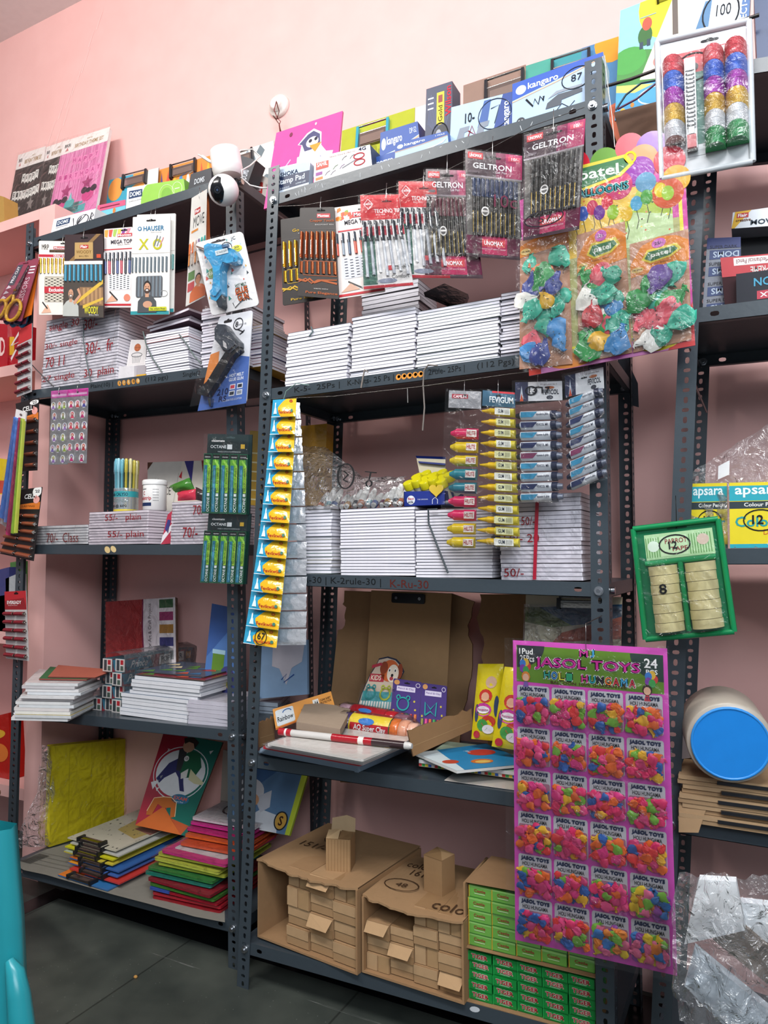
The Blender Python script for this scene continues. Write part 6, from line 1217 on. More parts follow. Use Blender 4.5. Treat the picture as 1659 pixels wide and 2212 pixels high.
def techno(v, Q, lab, seed):
    f = pq(B, v, *Q); t, g = card('pen_pack', lab, 'pen pack', f, .002, '#d9d6d4', group=HG2)
    g.rect(0, .73, 1, 1, '#c01c28', .0005, 'gloss'); g.rect(0, .56, 1, .66, '#b8243a', .0005); g.rect(0, .04, .3, .56, '#22584a', .0005); g.rect(0, 0, 1, .03, '#b02030', .0006)
    g.ring(.2, .9, .12, .055, .008, '#f0e4e4', .0008, n=4, asp=f.asp); g.text('cello', .1, .89, .3, .92, '#f4eeee', .001, True); g.text('TECHNO TIP', .34, .8, .98, .845, '#f4eeee', .001, True); g.text('BALL PEN', .38, .775, .6, .79, '#f4dede', .001); punch(g, .68, .925, .13, .008, '#5c0e16')
    g.rect(.55, .18, .66, .23, '#c02a36', .001); g.text('TECHNO', .68, .185, .98, .225, '#444', .001, True); g.text('Comfort', .6, .09, .95, .13, '#666', .001); g.ell(.5, .07, .2, .025, '#7a8296', .0009)
    for k in range(5): g.rect(.02, .08+k*.09, .26, .085+k*.09, '#3a8a70', .0008)
    g.build('card', t, f)
    for i, u in enumerate(lin(.08, .92, 7)):
        g = Bag(); bar(g, f, (u+.02, .12+.02*(i % 3)), (u, .5), .0042, .005, ['#c9ccd2', '#b4b8c0', '#dadce0'][i % 3], 'gloss'); bar(g, f, (u, .5), (u, .71), .0058, .009, '#2a3038', 'gloss'); bar(g, f, (u, .52), (u, .66), .0018, .002, '#d4d8dc', 'metal', w0=.0095); g.build('pen', t, f)
    film(f, t, .0, .0, 1, .99, .012, .002, seed=seed, nu=6, nv=12); hook(f, t, .68, .93, .045)
techno(-.035, ((778, 422), (861, 420), (893, 616), (786, 625)), 'red headed pen pack, left of the two red ones on the string', 31)
techno(-.03, ((861, 392), (940, 392), (973, 601), (863, 600)), 'red headed pen pack, right of the two red ones on the string', 33)
def gel(v, Q, lab, cap, seed, mark=None, refl=True):
    f = pq(B, v, *Q); t, g = card('pen_pack', lab, 'pen pack', f, .0015, '#4c3c42', 'gloss', group=HG2)
    g.rect(.55, .76, 1, 1, '#7a2c4c', .0004, 'gloss'); g.rect(.72, .76, 1, 1, '#a83a62', .00045, 'gloss'); g.rect(0, .03, 1, .2, '#5a1f38', .0005, 'gloss'); g.rect(.3, .03, .75, .2, '#b02a58', .00055, 'gloss'); g.rect(.02, .2, .98, .75, '#57534e', .0005); g.rect(0, .75, 1, .765, '#8a8086', .0008)
    g.rect(.05, .92, .32, .98, '#c02a30', .0008); g.text('UNOMAX', .08, .935, .3, .965, '#fff', .001, True); g.text('GELTRON', .14, .83, .82, .885, '#f0eef0', .001, True, skew=.08); g.text('- Gel Pen -', .5, .8, .78, .825, '#e0dce0', .001); punch(g, .5, .945, .14, .01, '#171114'); g.rect(.76, .93, .97, .975, '#c9405c', .0008); g.text('10/-', .82, .94, .94, .967, '#fff', .001, True)
    g.rect(.3, .1, .72, .17, '#c02a36', .001); g.text('UNOMAX', .34, .115, .68, .155, '#fff', .0012, True); g.text("DON'T JUST WRITE, GLIDE", .3, .07, .72, .085, '#e0d4da', .001); g.rrect(.06, .785, .22, .81, .03, .01, '#5f5058', .0008); g.ell(.38, .42, .07, .045, '#dcd8d4', .008); g.ell(.38, .42, .05, .032, '#4a4644', .0084); g.rect(.33, .412, .43, .428, '#dcd8d4', .0088)
    g.build('card', t, f)
    for i, u in enumerate(lin(.16, .9, 10)):
        g = Bag(); bar(g, f, (u, .2), (u, .56), .0042, .006, '#2a2724', 'gloss'); bar(g, f, (u, .56), (u, .73), .0046, .007, cap, 'gloss'); bar(g, f, (u-.002, .22), (u-.002, .42), .0009, .0006, '#a9924c', 'metal', w0=.0065); bar(g, f, (u, .6), (u, .7), .0014, .002, cap, 'gloss', w0=.007); g.build('pen', t, f)
    if mark:
        g = Bag(); 
        if mark == 'ring': g.ring(.4, .14, .34, .07, .012, '#17101a', .014, asp=f.asp); g.text('57', .3, .1, .55, .17, '#17101a', .0144)
        else: g.text(mark, .55, .46, .95, .58, '#5a1c34', .014)
        g.build('marker_writing', t, f)
    film(f, t, .0, .0, 1, .99, .012, .003, seed=seed, nu=7, nv=10); hook(f, t, .5, .95, .05)
gel(-.03, ((920, 365), (1014, 369), (1043, 601), (918, 600)), 'crinkled clear pack of red capped gel pens, leftmost of three maroon headed packs', '#5a2430', 41)
gel(-.04, ((1005, 322), (1128, 337), (1126, 562), (1007, 553)), 'clear pack of navy gel pens, middle of three maroon headed packs', '#2a3858', 42, '10c')
gel(-.10, ((1132, 292), (1265, 256), (1251, 495), (1130, 520)), 'clear pack of black gel pens with circled price, nearest the right post', '#3a3836', 43, 'ring')
g = Bag()
pts = [(601, 446), (660, 443), (720, 432), (790, 420), (880, 395), (960, 370), (1010, 345), (1070, 315), (1150, 272), (1262, 232)]
g.tube([B.at(q, -.02) for q in pts], .0008, '#8a8884', 'metal', 5); tag(g.build('hanging_string'), 'thin wire string under the middle rack top that carries the pen packs', 'string')
g = Bag(); g.tube([B.at(q, -.02) for q in ((590, 862), (720, 856), (900, 836), (1000, 822), (1100, 808), (1290, 786))], .0007, '#8a8884', 'metal', 5); tag(g.build('hanging_string'), 'thin string under the second shelf that carries the marker strips', 'string')
# ---------------------------------------------------------------- deflated balloons
BC = ['#e8326e', '#f0508c', '#e23a3a', '#f07028', '#f0b82c', '#7ab83c', '#2f62b0', '#e8326e', '#e83a8a', '#f07028', '#d4407a']
def balloon(g, f, cx, cy, w, L, ang, col, fin='rubber', th=.005, rj=random.Random(99)):
    th *= .62
    """flat limp balloon: teardrop body, neck and rolled rim"""
    ca, sa = math.cos(ang), math.sin(ang); prof = [(-.5, .10, .5), (-.42, .34, .8), (-.22, .5, 1), (.0, .46, 1), (.2, .28, .8), (.34, .13, .6), (.46, .12, .5), (.5, .2, .6)]
    vs = []
    for (a, b, h) in prof:
        for (s, hh) in ((-1, 0), (-.6, .9), (.05, 1.1 if a < .2 else .8), (.6, .8), (1, 0)):
            x, y = a*L, b*s*L*.85; hz = w+th*hh*h*(1 if s != .05 else .75)+(rj.uniform(-.35, .45)*th if abs(s) < 1 else 0); x += rj.uniform(-.07, .07)*L; y += rj.uniform(-.07, .07)*L
            vs.append((cx+(x*ca-y*sa)/f.W, cy+(x*sa+y*ca)/f.H, hz))
    g.add(vs, [(5*i+j, 5*i+j+1, 5*i+6+j, 5*i+5+j) for i in range(len(prof)-1) for j in range(4)], col, fin, rj.random() < .5)
def balloons(g, f, u0, v0, u1, v1, n, L, cols, seed, w0=.001, stars=False):
    rr = random.Random(seed); nx = max(2, int(round(math.sqrt(n*(u1-u0)*f.W/((v1-v0)*f.H))))); ny = max(2, int(math.ceil(n/nx))); k = 0
    for j in range(ny):
        for i in range(nx):
            cx = u0+(u1-u0)*(i+.5+rr.uniform(-.35, .35))/nx; cy = v0+(v1-v0)*(j+.5+rr.uniform(-.35, .35))/ny; k += 1; c = rr.choice(cols); an = rr.uniform(0, 6.28); l = L*rr.uniform(.8, 1.2)
            w = w0+.0035*(k % 4)+rr.random()*.002; balloon(g, f, cx, cy, w, l, an, c, th=.005*L/.03)
            if stars:
                for _ in range(3):
                    sx, sy = cx+rr.uniform(-.3, .3)*l/f.W*.6, cy+rr.uniform(-.3, .3)*l/f.H*.6; s = .0022; g.poly([(sx+s/f.W*(1 if q % 2 == 0 else .4)*math.sin(q*math.pi/5), sy+s/f.H*(1 if q % 2 == 0 else .4)*math.cos(q*math.pi/5)) for q in range(10)], '#2a3a3a', w+.006*L/.03)
# Jasol toys board
tl, tr, br, bl = B.at((1108, 1383), -.09), B.at((1441, 1401), -.09), B.at((1463, 2108), -.09), B.at((1113, 2030), -.09)
f = quad(tl, tr, br, bl, (0, -1, 0))
t = thing('balloon_card', 'pink and green wholesale card with twenty-four packets of small balloons', 'balloon card', f(.5, 0))
g = Bag().box(0, 0, 1, 1, -.002, 0, '#d050b4', 'gloss'); g.poly([(.025, .985), (.025, .862), (.975, .855), (.975, .978)], '#5c8420', .0004)
g.ell(.03, .985, .19, .075, '#2c2f34', .0007, a0=270, a1=360, n=10); g.ell(.975, .978, .2, .085, '#243a34', .0007, a0=180, a1=270, n=10); g.text('1Pud', .045, .955, .14, .975, '#e9e9e6', .001, True); g.text('25Pcs', .05, .93, .15, .952, '#e9e9e6', .001, True); g.text('24', .86, .935, .94, .965, '#f0f0ee', .001, True); g.text('PCS', .87, .915, .94, .93, '#f0f0ee', .001, True)
g.otext('M', .455, .958, .51, .980, '#c93a9a', '#efe4ee', .0012, .004, .003); g.otext('J', .525, .958, .55, .982, '#3a9ac9', '#efe4ee', .0012, .004, .003)
g.otext('JASOL TOYS', .155, .908, .835, .948, '#c92a96', '#f4ecf2', .0018, .006, .003)
for k, (ch, cc) in enumerate(zip('HOLI HUNGAMA', ['#2f9a8a', '#3a8ac9', '#c9c43c', '#2f9a6a', '', '#c93a8a', '#22a0a8', '#2a2c34', '#d9742c', '#c9363c', '#2f9ac9', '#b8283c'])):
    if ch != ' ': g.otext(ch, .215+k*.05, .878-.0008*k, .255+k*.05, .903-.0008*k, cc, '#f0ecec', .0014, .004, .003)
g.text('BALLOON 100% GUARANTEE', .26, .862, .75, .872, '#4a2c18', .001, True)
for (x, y, s) in ((.1, .9, -1), (.885, .885, 1)):
    for q, c in enumerate(['#c93a3a', '#d9b03c', '#3a7ac9', '#7a3aa0', '#3a9a4a']): g.ell(x+s*.015+.02*math.cos(q*1.25), y+.015+.014*math.sin(q*1.25), .022, .014, c, .0012+q*1e-5, n=10)
    g.ell(x-.01, y-.02, .03, .018, '#d9822c' if s < 0 else '#3a2a24', .0014, n=10); g.ell(x-.01, y-.023, .022, .013, '#e9b89a', .0015, n=10); g.poly([(x-.03, y-.055), (x+.01, y-.055), (x, y-.035), (x-.02, y-.035)], '#7a5aa8' if s < 0 else '#c93a4a', .0014)
g.build('printed_card', t, f)
for r in range(6):
    for c in range(4):
        u0 = .028+c*.238; v1 = .85-r*.1405; v0 = v1-.128; u1 = u0+.222
        fc = quad(f(u0, v1, .0005), f(u1, v1, .0005), f(u1, v0, .0005), f(u0, v0, .0005), (0, -1, 0))
        o_ = thing  # packet: label strip with balloons and clear pouch
        g = Bag(); g.rrect(0, .02, 1, 1, .06, .07, '#c4c4ca', .0004, 'gloss'); g.rrect(.02, .02, .98, .68, .05, .05, '#a8788c', .0006, 'gloss')
        g.otext('JASOL TOYS', .08, .84, .92, .95, '#3a4468', '#8f98ac', .0012, .008, .012); g.text('HOLI HUNGAMA', .12, .72, .88, .82, '#3a3a3c', .0012, True)
        pk = g.build('balloon_packet', t, fc)
        g = Bag(); balloons(g, fc, .08, .08, .92, .66, 26, .021, BC if (r, c) not in ((5, 2), (5, 3), (4, 3)) else ['#e8862c', '#7ab83c', '#3a7ac0', '#e8709a', '#e8c82c', '#9a4aa8', '#d96a8a'], r*7+c); o = g.build('balloons', pk, fc); o['kind'] = 'stuff'
        film(fc, pk, .01, .01, .99, .7, .019, .003, 'film', 'clear_pouch', 5, 5, r*4+c)
film(f, t, -.035, -.0, 1.02, 1.012, .024, .003, 'film', 'clear_cover', 9, 16, 77)
hook(f, t, .5, .985, .05)
g = Bag(); g.tube([f(.5, 1, -.003)+[0, 0, .04], B.at((1300, 1330), -.012)], .0012, '#8a8884', 'metal', 5); g.build('tie_wire', t)
# Patel balloon board
tl, tr, br, bl = B.at((1118, 352), -.065), B.at((1474, 282), -.065), B.at((1502, 746), -.065), B.at((1143, 812), -.065)
f = quad(tl, tr, br, bl, (0, -1, 0))
t = thing('balloon_card', 'tall colourful balloon board with balloon artwork on top and three columns of bags', 'balloon card', f(.5, 0))
g = Bag(); g.box(0, 0, 1, .82, -.002, 0, '#c94a9a', 'gloss')
g.rect(0, 0, 1, .07, '#d98ac0', .0003, 'gloss'); g.ell(.28, .035, .14, .034, '#e08a3c', .0005); g.ell(.55, .035, .12, .03, '#c95ab0', .0005); g.ell(.8, .06, .14, .055, '#d9c42c', .0006); g.poly([(.85, 0), (1, 0), (1, .2)], '#c93a3a', .0005); g.rect(0, 0, .08, .07, '#c93a2c', .0005); g.rect(.04, .07, .96, .6, '#a9a86a', .0004); g.rect(.955, .09, .975, .7, '#d9d02c', .0007); g.rect(.05, .085, .96, .095, '#d9d02c', .0007)
g.text('Patel Balloons', .36, .045, .62, .075, '#3a2040', .001, True); g.ell(.14, .03, .02, .01, '#e9e4ea', .001); g.ell(.19, .035, .02, .01, '#e9e4ea', .001); g.text('PET', .8, .05, .87, .08, '#222', .001)
g.rect(.2, .5, .92, .78, '#e0b83c', .0006); g.poly([(.5, .5), (.92, .5), (.92, .78), (.75, .78)], '#a9c23c', .0007); g.poly([(.6, .5), (.92, .5), (.92, .62), (.7, .66)], '#b9d29a', .0008)
rr = random.Random(4)
for k in range(60): g.ell(rr.uniform(.22, .9), rr.uniform(.52, .77), .006, .004, rr.choice(['#e9c42c', '#f2f0d0', '#d9562c', '#3a4a3c']), .001, n=6)
for k, (x, y, c) in enumerate([(.35, .68, '#b0283c'), (.4, .7, '#3a5ab0'), (.46, .72, '#c93a5a'), (.5, .69, '#6a2a8a'), (.55, .73, '#c93040'), (.58, .68, '#8ab02c'), (.72, .70, '#4a9ac0'), (.78, .72, '#4a9a3c'), (.86, .74, '#d9c02c'), (.9, .72, '#9ac03c'), (.66, .66, '#d9b02c')]):
    g.ell(x, y, .035, .035, c, .0011+k*2e-5, 'gloss', 16); g.stroke([(x, y-.035), (x+.01, y-.08), (x-.005, y-.12)], .003, '#4a4a3c', .001, asp=f.asp)
g.poly([(.3, .83), (.34, .925), (.68, .94), (.72, .89), (.64, .84), (.38, .80)], '#d9c42c', .0014); g.poly([(.32, .835), (.36, .91), (.66, .925), (.69, .89), (.62, .85), (.38, .815)], '#1f6a34', .0016); g.text('patel', .39, .84, .63, .905, '#e4e6dc', .0022, True); g.ring(.7, .92, .03, .025, .01, '#d9c42c', .0016, asp=f.asp)
g.otext('BALLOONS', .34, .775, .68, .812, '#2f8f96', '#ecebe0', .002, .006, .004)
g.build('printed_board', t, f)
# balloon artwork sticking up over the board edge: scalloped top
bl_ = [(.18, .88, .07, '#2f5aa0'), (.36, .93, .10, '#c92a3a'), (.55, .92, .09, '#6a9a3c'), (.70, .97, .085, '#c85a64'), (.83, .95, .095, '#8a5aa8'), (.77, .90, .09, '#d9905c'), (.62, .87, .085, '#3a6ab0'), (.75, .85, .085, '#8a2f9a'), (.92, .87, .09, '#c0263a'), (.62, .80, .085, '#c03a6a'), (.78, .79, .06, '#5a8fb0'), (.95, .78, .08, '#d9a22c'), (.22, .83, .1, '#d9862c'), (.5, .82, .08, '#c9503c'), (.9, .72, .09, '#c9542c')]
g = Bag()
for k, (x, y, r, c) in enumerate(bl_):
    ry = r*1.15*f.asp; n = 24; w_ = -.0012 if k < 8 else -.0008
    g.prism([(x+r*math.cos(2*math.pi*q/n), y+ry*math.sin(2*math.pi*q/n)) for q in range(n)], w_-.0006-k*.00004, .0009+k*.00006*0+(.00001*k), c, 'gloss')
g.prism([(0, .5), (1, .5), (1, .9), (.8, .88), (.5, .84), (.1, .84), (0, .82)], -.0025, -.0005, '#b83a7a', 'gloss'); g.build('balloon_artwork', t, f)
# balloon bags, three columns
TC = ['#3ab89a', '#3ab89a', '#2f9a4c', '#3a4a9a', '#c9303a', '#e8703c', '#f0b82c', '#6a4a9a', '#2fa88a', '#e85a6a', '#3a8ac8', '#f0ede4']
for k, (Q, hdr, lab, n, L) in enumerate(((((1124, 520), (1228, 495), (1237, 786), (1122, 798)), False, 'left', 17, .05), (((1246, 508), (1350, 478), (1366, 762), (1250, 785)), True, 'middle', 14, .055), (((1360, 528), (1487, 494), (1494, 733), (1368, 762)), True, 'right', 11, .056))):
    fb_ = quad(*[B.at(q, -.068) for q in Q], (0, -1, 0))
    g = Bag(); g.rect(0, 0, 1, 1, '#b98a70' if k != 9 else '#999', .0004, 'gloss'); rr = random.Random(k)
    for q in range(24): g.ell(rr.random()*.9+.05, rr.random()*.6+.1, .012, .006, '#6a4a4c', .0006, n=5)
    g.poly([(0, .68 if hdr else .86), (1, .72 if hdr else .9), (1, .9 if hdr else 1.0), (.8, .97 if hdr else 1), (.5, 1.0), (.2, .95 if hdr else .98), (0, .8 if hdr else .95)], '#d9822c', .0012, 'gloss')
    if hdr:
        g.ell(.5, .94, .12, .045, '#b84aa8', .0016, n=18); g.text('25/-', .43, .925, .57, .955, '#3a1a4a', .002, True); g.poly([(.2, .82), (.3, .9), (.8, .9), (.88, .84), (.7, .79), (.35, .775)], '#d9c42c', .0016); g.poly([(.25, .825), (.32, .88), (.76, .88), (.82, .845), (.68, .805), (.36, .79)], '#1f6a34', .0018); g.text('patel', .36, .81, .7, .865, '#d9e0d4', .0024, True); g.text('Premium Balloons', .3, .755, .7, .768, '#5a3a1c', .0016)
    g.ell(.12, .74 if hdr else .9, .11, .025, '#d9b45c', .0018); g.text('10 pcs', .04, .73 if hdr else .89, .2, .75 if hdr else .91, '#3a2a1c', .0022, True)
    pk = g.build('balloon_bag', t, fb_)
    g = Bag(); balloons(g, fb_, .12, .06, .88, .64 if hdr else .82, n, L, TC, 50+k, .002, True); o = g.build('balloons', pk, fb_); o['kind'] = 'stuff'
    film(fb_, pk, -.01, -.01, 1.01, .98, .027, .004, 'film', 'clear_pouch', 7, 10, 60+k)
film(f, t, -.01, .0, 1.01, .86, .034, .004, 'film', 'clear_cover', 8, 10, 78)
# ---------------------------------------------------------------- marker strips
def strip(v, Q, lab, hcol, rows, kind, tilt=0., seed=1, hfrac=.1, gapfrac=0.):
    f = pq(B, v, *Q); t = thing('marker_strip', lab, 'marker strip', f(.5, 0), 'marker and glue pen strips under the second shelf')
    g = Bag(); g.box(0, 1-hfrac, 1, 1, -.001, 0, hcol, 'gloss' if kind != 'hl' else 'foil')
    if kind == 'fv': g.rect(.0, 1-hfrac, .28, 1, '#23284a', .0005); g.poly([(.1, 1-hfrac*.9), (.18, 1-hfrac*.9), (.14, 1-hfrac*.2)], '#b9c4d0', .0008); g.poly([(.1, 1-hfrac), (.18, 1-hfrac), (.14, 1-hfrac*.6)], '#c9502c', .0009); g.text('FEVICOL', .6, 1-hfrac*.68, .93, 1-hfrac*.42, '#262a3a', .001, True); g.ell(.74, 1-hfrac*.83, .07, hfrac*.1, '#262a3a', .001); g.text("it's got your back", .55, 1-hfrac*.2, .9, 1-hfrac*.1, '#7a6a6a', .001); g.ell(.74, 1-hfrac*.32, .1, hfrac*.07, '#b8683c', .001)
    if kind == 'yl': g.rect(0, 1-hfrac, 1, 1, '#2f5a74', .0005); g.text('FEVIGUM', .22, 1-hfrac*.75, .95, 1-hfrac*.35, '#e9f0f4', .001, True); g.rect(.3, 1-hfrac*.12, 1, 1, '#c9303a', .0006)
    if kind == 'hl': g.rect(.1, 1-hfrac*.45, .6, 1-hfrac*.2, '#9a2c3a', .0006); g.text('CAMLIN', .15, 1-hfrac*.42, .55, 1-hfrac*.25, '#f0e8ea', .0009, True)
    punch(g, .5, 1-hfrac*.3, .08, .006, '#22242a'); g.build('header', t, f)
    top_ = 1-hfrac-gapfrac; ph = top_/rows
    hc = ['#e0c424', '#e0c424', '#d92a62', '#d92a62', '#2f7a8a', '#2f8a9a', '#e0c424', '#e0c424', '#d92a62']
    for j in range(rows):
        v0 = ph*(j+.5); g = Bag(); a = (0.02, v0-tilt/2); b = (.98, v0+tilt/2); P = lambda s: (a[0]+(b[0]-a[0])*s, a[1]+(b[1]-a[1])*s); R = ph*f.H*.52
        if kind == 'hl': c = hc[j]; bar(g, f, P(.1), P(.3), R*.25, .008, c, 'gloss', R*.7); bar(g, f, P(.3), P(.6), R*.75, .013, c, 'gloss'); bar(g, f, P(.6), P(.98), R*.8, .014, c, 'gloss'); g.rect(.66, v0-R*.5/f.H, .96, v0+R*.5/f.H, '#e4dfd8', .0152); g.text('HILITE', .68, v0-R*.3/f.H, .93, v0+R*.3/f.H, '#a8242c', .0156, True)
        elif kind == 'yl':
            bar(g, f, P(-.02), P(.25), R*.15, .009, '#d9b41c', 'gloss', R*.5); bar(g, f, P(.25), P(.45), R*.6, .013, '#e0b81c', 'gloss'); bar(g, f, P(.45), P(1.02), R*.8, .014, '#d9c83c', 'gloss')
            g.rect(.45+.05*(j % 2), v0-R*.6/f.H, .9, v0+R*.6/f.H, '#e0e0b0' if j % 3 else '#e9e9e0', .0152); g.text('GUM', .55, v0-R*.3/f.H, .7, v0+R*.35/f.H, '#26304a', .0156, True); g.text('|||||', .74, v0-R*.4/f.H, .86, v0+R*.4/f.H, '#33383a', .0156)
        else:
            bar(g, f, P(.0), P(.12), R*.35, .010, '#20243c', 'gloss', R*.7); bar(g, f, P(.12), P(.78), R*.85, .014, '#d6d9de', 'gloss'); bar(g, f, P(.78), P(.9), R*.9, .015, '#2c3148', 'gloss'); bar(g, f, P(.9), P(1.0), R*.7, .012, '#6f7688', 'gloss', R*.5)
            s0, s1 = P(.14), P(.4); c2 = ['#3a86a8', '#3a86a8', '#7a3a5a', '#2c3458', '#3a86a8', '#2c3458'][(j+seed) % 6]; r_ = R*.5/f.H
            g.add([(s0[0], s0[1]-r_, .0152), (s1[0], s1[1]-r_, .0152), (s1[0]+.1, s1[1]+r_+tilt*.1, .0152), (s0[0], s0[1]+r_, .0152)], [(0, 1, 2, 3)], c2, 'ink')
            w_, fcs = glyphs('FEVICOL MR' if j % 2 else 'squeeze & glide', True); s0, s1 = P(.48), P(.74); g.add([(s0[0]+(s1[0]-s0[0])*x, s0[1]+(s1[1]-s0[1])*x-r_*.5+y*r_, .0156) for x, y in w_], fcs, '#2a3048', 'ink')
        g.build({'hl': 'highlighter', 'yl': 'gum_bottle', 'fv': 'glue_pen'}[kind], t, f)
    if lab.startswith('strip of nine'): g = Bag(); g.ring(.35, .925, .12, .035, .01, '#181a22', .002, asp=f.asp); g.text('13 17', .3, .9, .75, .955, '#181a22', .0024, True); g.build('marker_writing', t, f)
    film(f, t, -.02, -.01, 1.02, 1, .018, .0015, 'film', 'clear_film', 5, rows*2, seed); hook(f, t, .5, 1-hfrac*.28, .035)
strip(-.03, ((970, 843), (1040, 846), (1030, 1187), (957, 1186)), 'strip of pink, teal and yellow highlighters, leftmost of four', '#c4c4c8', 9, 'hl', seed=2, hfrac=.11, gapfrac=.12)
strip(-.035, ((1043, 843), (1112, 848), (1124, 1185), (1030, 1180)), 'long strip of yellow gum bottles beside the highlighters', '#2f5a74', 13, 'yl', seed=3, hfrac=.1)
strip(-.035, ((1113, 826), (1214, 823), (1220, 1084), (1114, 1087)), 'strip of nine white and navy glue pens with marker scribble on its header', '#dfe0e2', 9, 'fv', seed=4, hfrac=.16, gapfrac=.08)
strip(-.04, ((1220, 812), (1303, 793), (1314, 1035), (1224, 1060)), 'strip of tilted white and navy glue pens beside the right post', '#dfe0e2', 9, 'fv', .05, seed=5, hfrac=.19)
# green tape blister
f = quad(*[B.at(q, -.08) for q in ((1368, 1143), (1551, 1121), (1586, 1364), (1395, 1381))], (0, -1, 0))
t, g = card('masking_tape_pack', 'green blister pack of cream masking tape rolls hanging on the right rack post', 'tape pack', f, .002, '#107a4c', 'gloss', rad=.014)
g.rrect(.04, .04, .96, .96, .06, .05, '#0e6a42', .0005, 'gloss')
g.rect(.12, .70, .92, .93, '#a9cf9c', .0008)
for k in range(26): g.rect(.13+k*.03, .72, .14+k*.03, .9, '#5a8f4c', .001)
g.rect(.3, .72, .62, .9, '#bcd9ae', .0011); g.text('PARROT', .36, .83, .62, .875, '#8a3a3c', .0014, True); g.text('TAPE', .42, .76, .62, .8, '#8a3a3c', .0014, True); g.ell(.22, .82, .07, .05, '#d4e6d4', .0013); g.ell(.8, .84, .07, .05, '#c9b4a4', .0013)
g.ring(.47, .82, .18, .085, .012, '#14161a', .002, asp=f.asp); g.text('12', .4, .78, .5, .85, '#14161a', .0024, True); punch(g, .52, .965, .12, .009, '#0a3a26'); g.build('tray', t, f)
for c_, (ua, ub) in enumerate(((.13, .47), (.55, .90))):
    for j in range(7):
        v0 = .055+.084*j; n = 12; vs = []; j2 = .006*((j+c_) % 2)
        for k in range(n+1):
            a = math.pi*k/n; uu = (ua+ub)/2-(ub-ua)/2*math.cos(a)+j2
            for y in (v0, v0+.080): vs.append((uu, y, .003+.03*math.sin(a)))
        g = Bag(); g.add(vs, [(2*k, 2*k+2, 2*k+3, 2*k+1) for k in range(n)], '#d9cc98', 'card', True); g.add(vs, [tuple(range(1, 2*n+2, 2)), tuple(range(2*n, -1, -2))], '#c9bb86', 'card')
        if c_ == 0 and j == 4: g.text('8', .25, v0+.0, .34, v0+.09, '#1a1a1c', .0345, True)
        g.build('tape_roll', t, f)
g = Bag()
for (a, b) in (((.0, 0), (1, 0)), ((1, 0), (1, 1)), ((1, 1), (0, 1)), ((0, 1), (0, 0)), ((.1, .67), (.92, .67)), ((.51, .04), (.51, .66))): g.tube([f(*a, .003), f(*b, .003)], .0055, '#12864f', 'gloss', 8)
g.build('moulded_rim', t); film(f, t, .04, .03, .96, .93, .038, .004, 'film', seed=90); hook(f, t, .52, .97, .06, '#2a2a2a')
# ---------------------------------------------------------------- middle rack: notebook stacks
xb = lambda p, v=0.: px2x(B, p, v)
zB = lambda p, v: B.at(p, v)[2]
G1 = 'loose notebook stacks on the second shelf of the middle rack'
notebook_stack(B, 'B', 1, xb((617, 832), .02), xb((750, 811), .02), .02, zB((690, 708), .02), 16, .2, 'first stack from the middle rack left post', G1, ('#77757f', '#6c6a74'), .0025, .0004)
notebook_stack(B, 'B', 1, xb((757, 813), .02), xb((894, 794), .02), .02, zB((820, 676), .02), 18, .2, 'tall second stack with black cover on top', G1, ('#77757f', '#6c6a74'), .0025, .0004, topcover='#1d1f22')
g = Bag(); 
notebook_stack(B, 'B', 1, xb((899, 794), .02), xb((1076, 768), .02), .02, zB((1000, 655), .02), 19, .2, 'wide third stack beside the balloon bags', G1, ('#77757f', '#5f6f6c'), .003, .0003, topcover='#2a3a34')
notebook_stack(B, 'B', 1, xb((1082, 768), .03), xb((1250, 745), .03), .03, zB((1100, 632), .03), 21, .2, 'stack behind the left balloon bags', G1, ('#6c6a74', '#5a5860'), .005, .0)
notebook_stack(B, 'B', 1, xb((783, 680), .235), xb((905, 660), .235), .235, zB((850, 612), .235), 26, .13, 'rear stack below the red pen packs', 'rear notebook stacks on the second shelf', ('#6a6870',), .003)
P4 = [B.at(q, v) for q, v in (((925, 648), .25), ((985, 655), .25), ((1010, 625), .33), ((950, 612), .33))]
zt_ = zB((1000, 655), .02)
g = Bag(); f = quad(B.at((960, 612), .30), B.at((1010, 640), .30), B.at((998, 668), .22), B.at((915, 632), .22), (0, -.7, .7)); g.box(0, 0, 1, 1, -.012, 0, '#1c1b1e', 'wrap'); tag(g.build('black_folder', None, f), 'black glossy folder tilted behind the wide notebook stack', 'folder')
for k, pts in enumerate((((672, 706), (676, 716), (668, 726)), ((1, 1), (2, 2)))):
    if k == 0: g = Bag(); g.tube([B.at(q, .015) for q in pts], .002, '#55686a', 'plastic', 6); tag(g.build('tie_strap'), 'short end of strap on top of the first notebook stack', 'strap')
for k, (pts, lab, c) in enumerate(((((795, 804), (788, 798), (784, 815), (780, 838)), 'thin tan strap looped over the shelf edge by the orange marks', '#8a8078'), (((945, 790), (925, 788), (916, 800), (914, 830), (917, 880), (913, 930)), 'long grey strap hanging down from the second shelf of the middle rack', '#7a726c'), (((880, 838), (881, 870)), 'short wire stub hanging under the second shelf', '#8a8884'))):
    g = Bag(); g.tube([B.at(q, -.008) for q in pts], .002 if k < 2 else .001, c, 'plastic', 6); tag(g.build('tie_strap'), lab, 'strap')
G2 = 'loose notebook stacks on the third shelf of the middle rack'
notebook_stack(B, 'B', 2, xb((640, 1240), .03), xb((716, 1239), .03), .03, zB((690, 1093), .03), 20, .2, 'half hidden stack beside the sachet strip', G2, ('#5a5a60', '#3f6a5a', '#6a6a3c', '#2f4a6a'), .003)
notebook_stack(B, 'B', 2, xb((736, 1240), .02), xb((896, 1240), .02), .02, zB((815, 1097), .02), 22, .2, 'central stack under the clear bag of pens', G2, ('#77757f', '#6c6a74'), .0015)
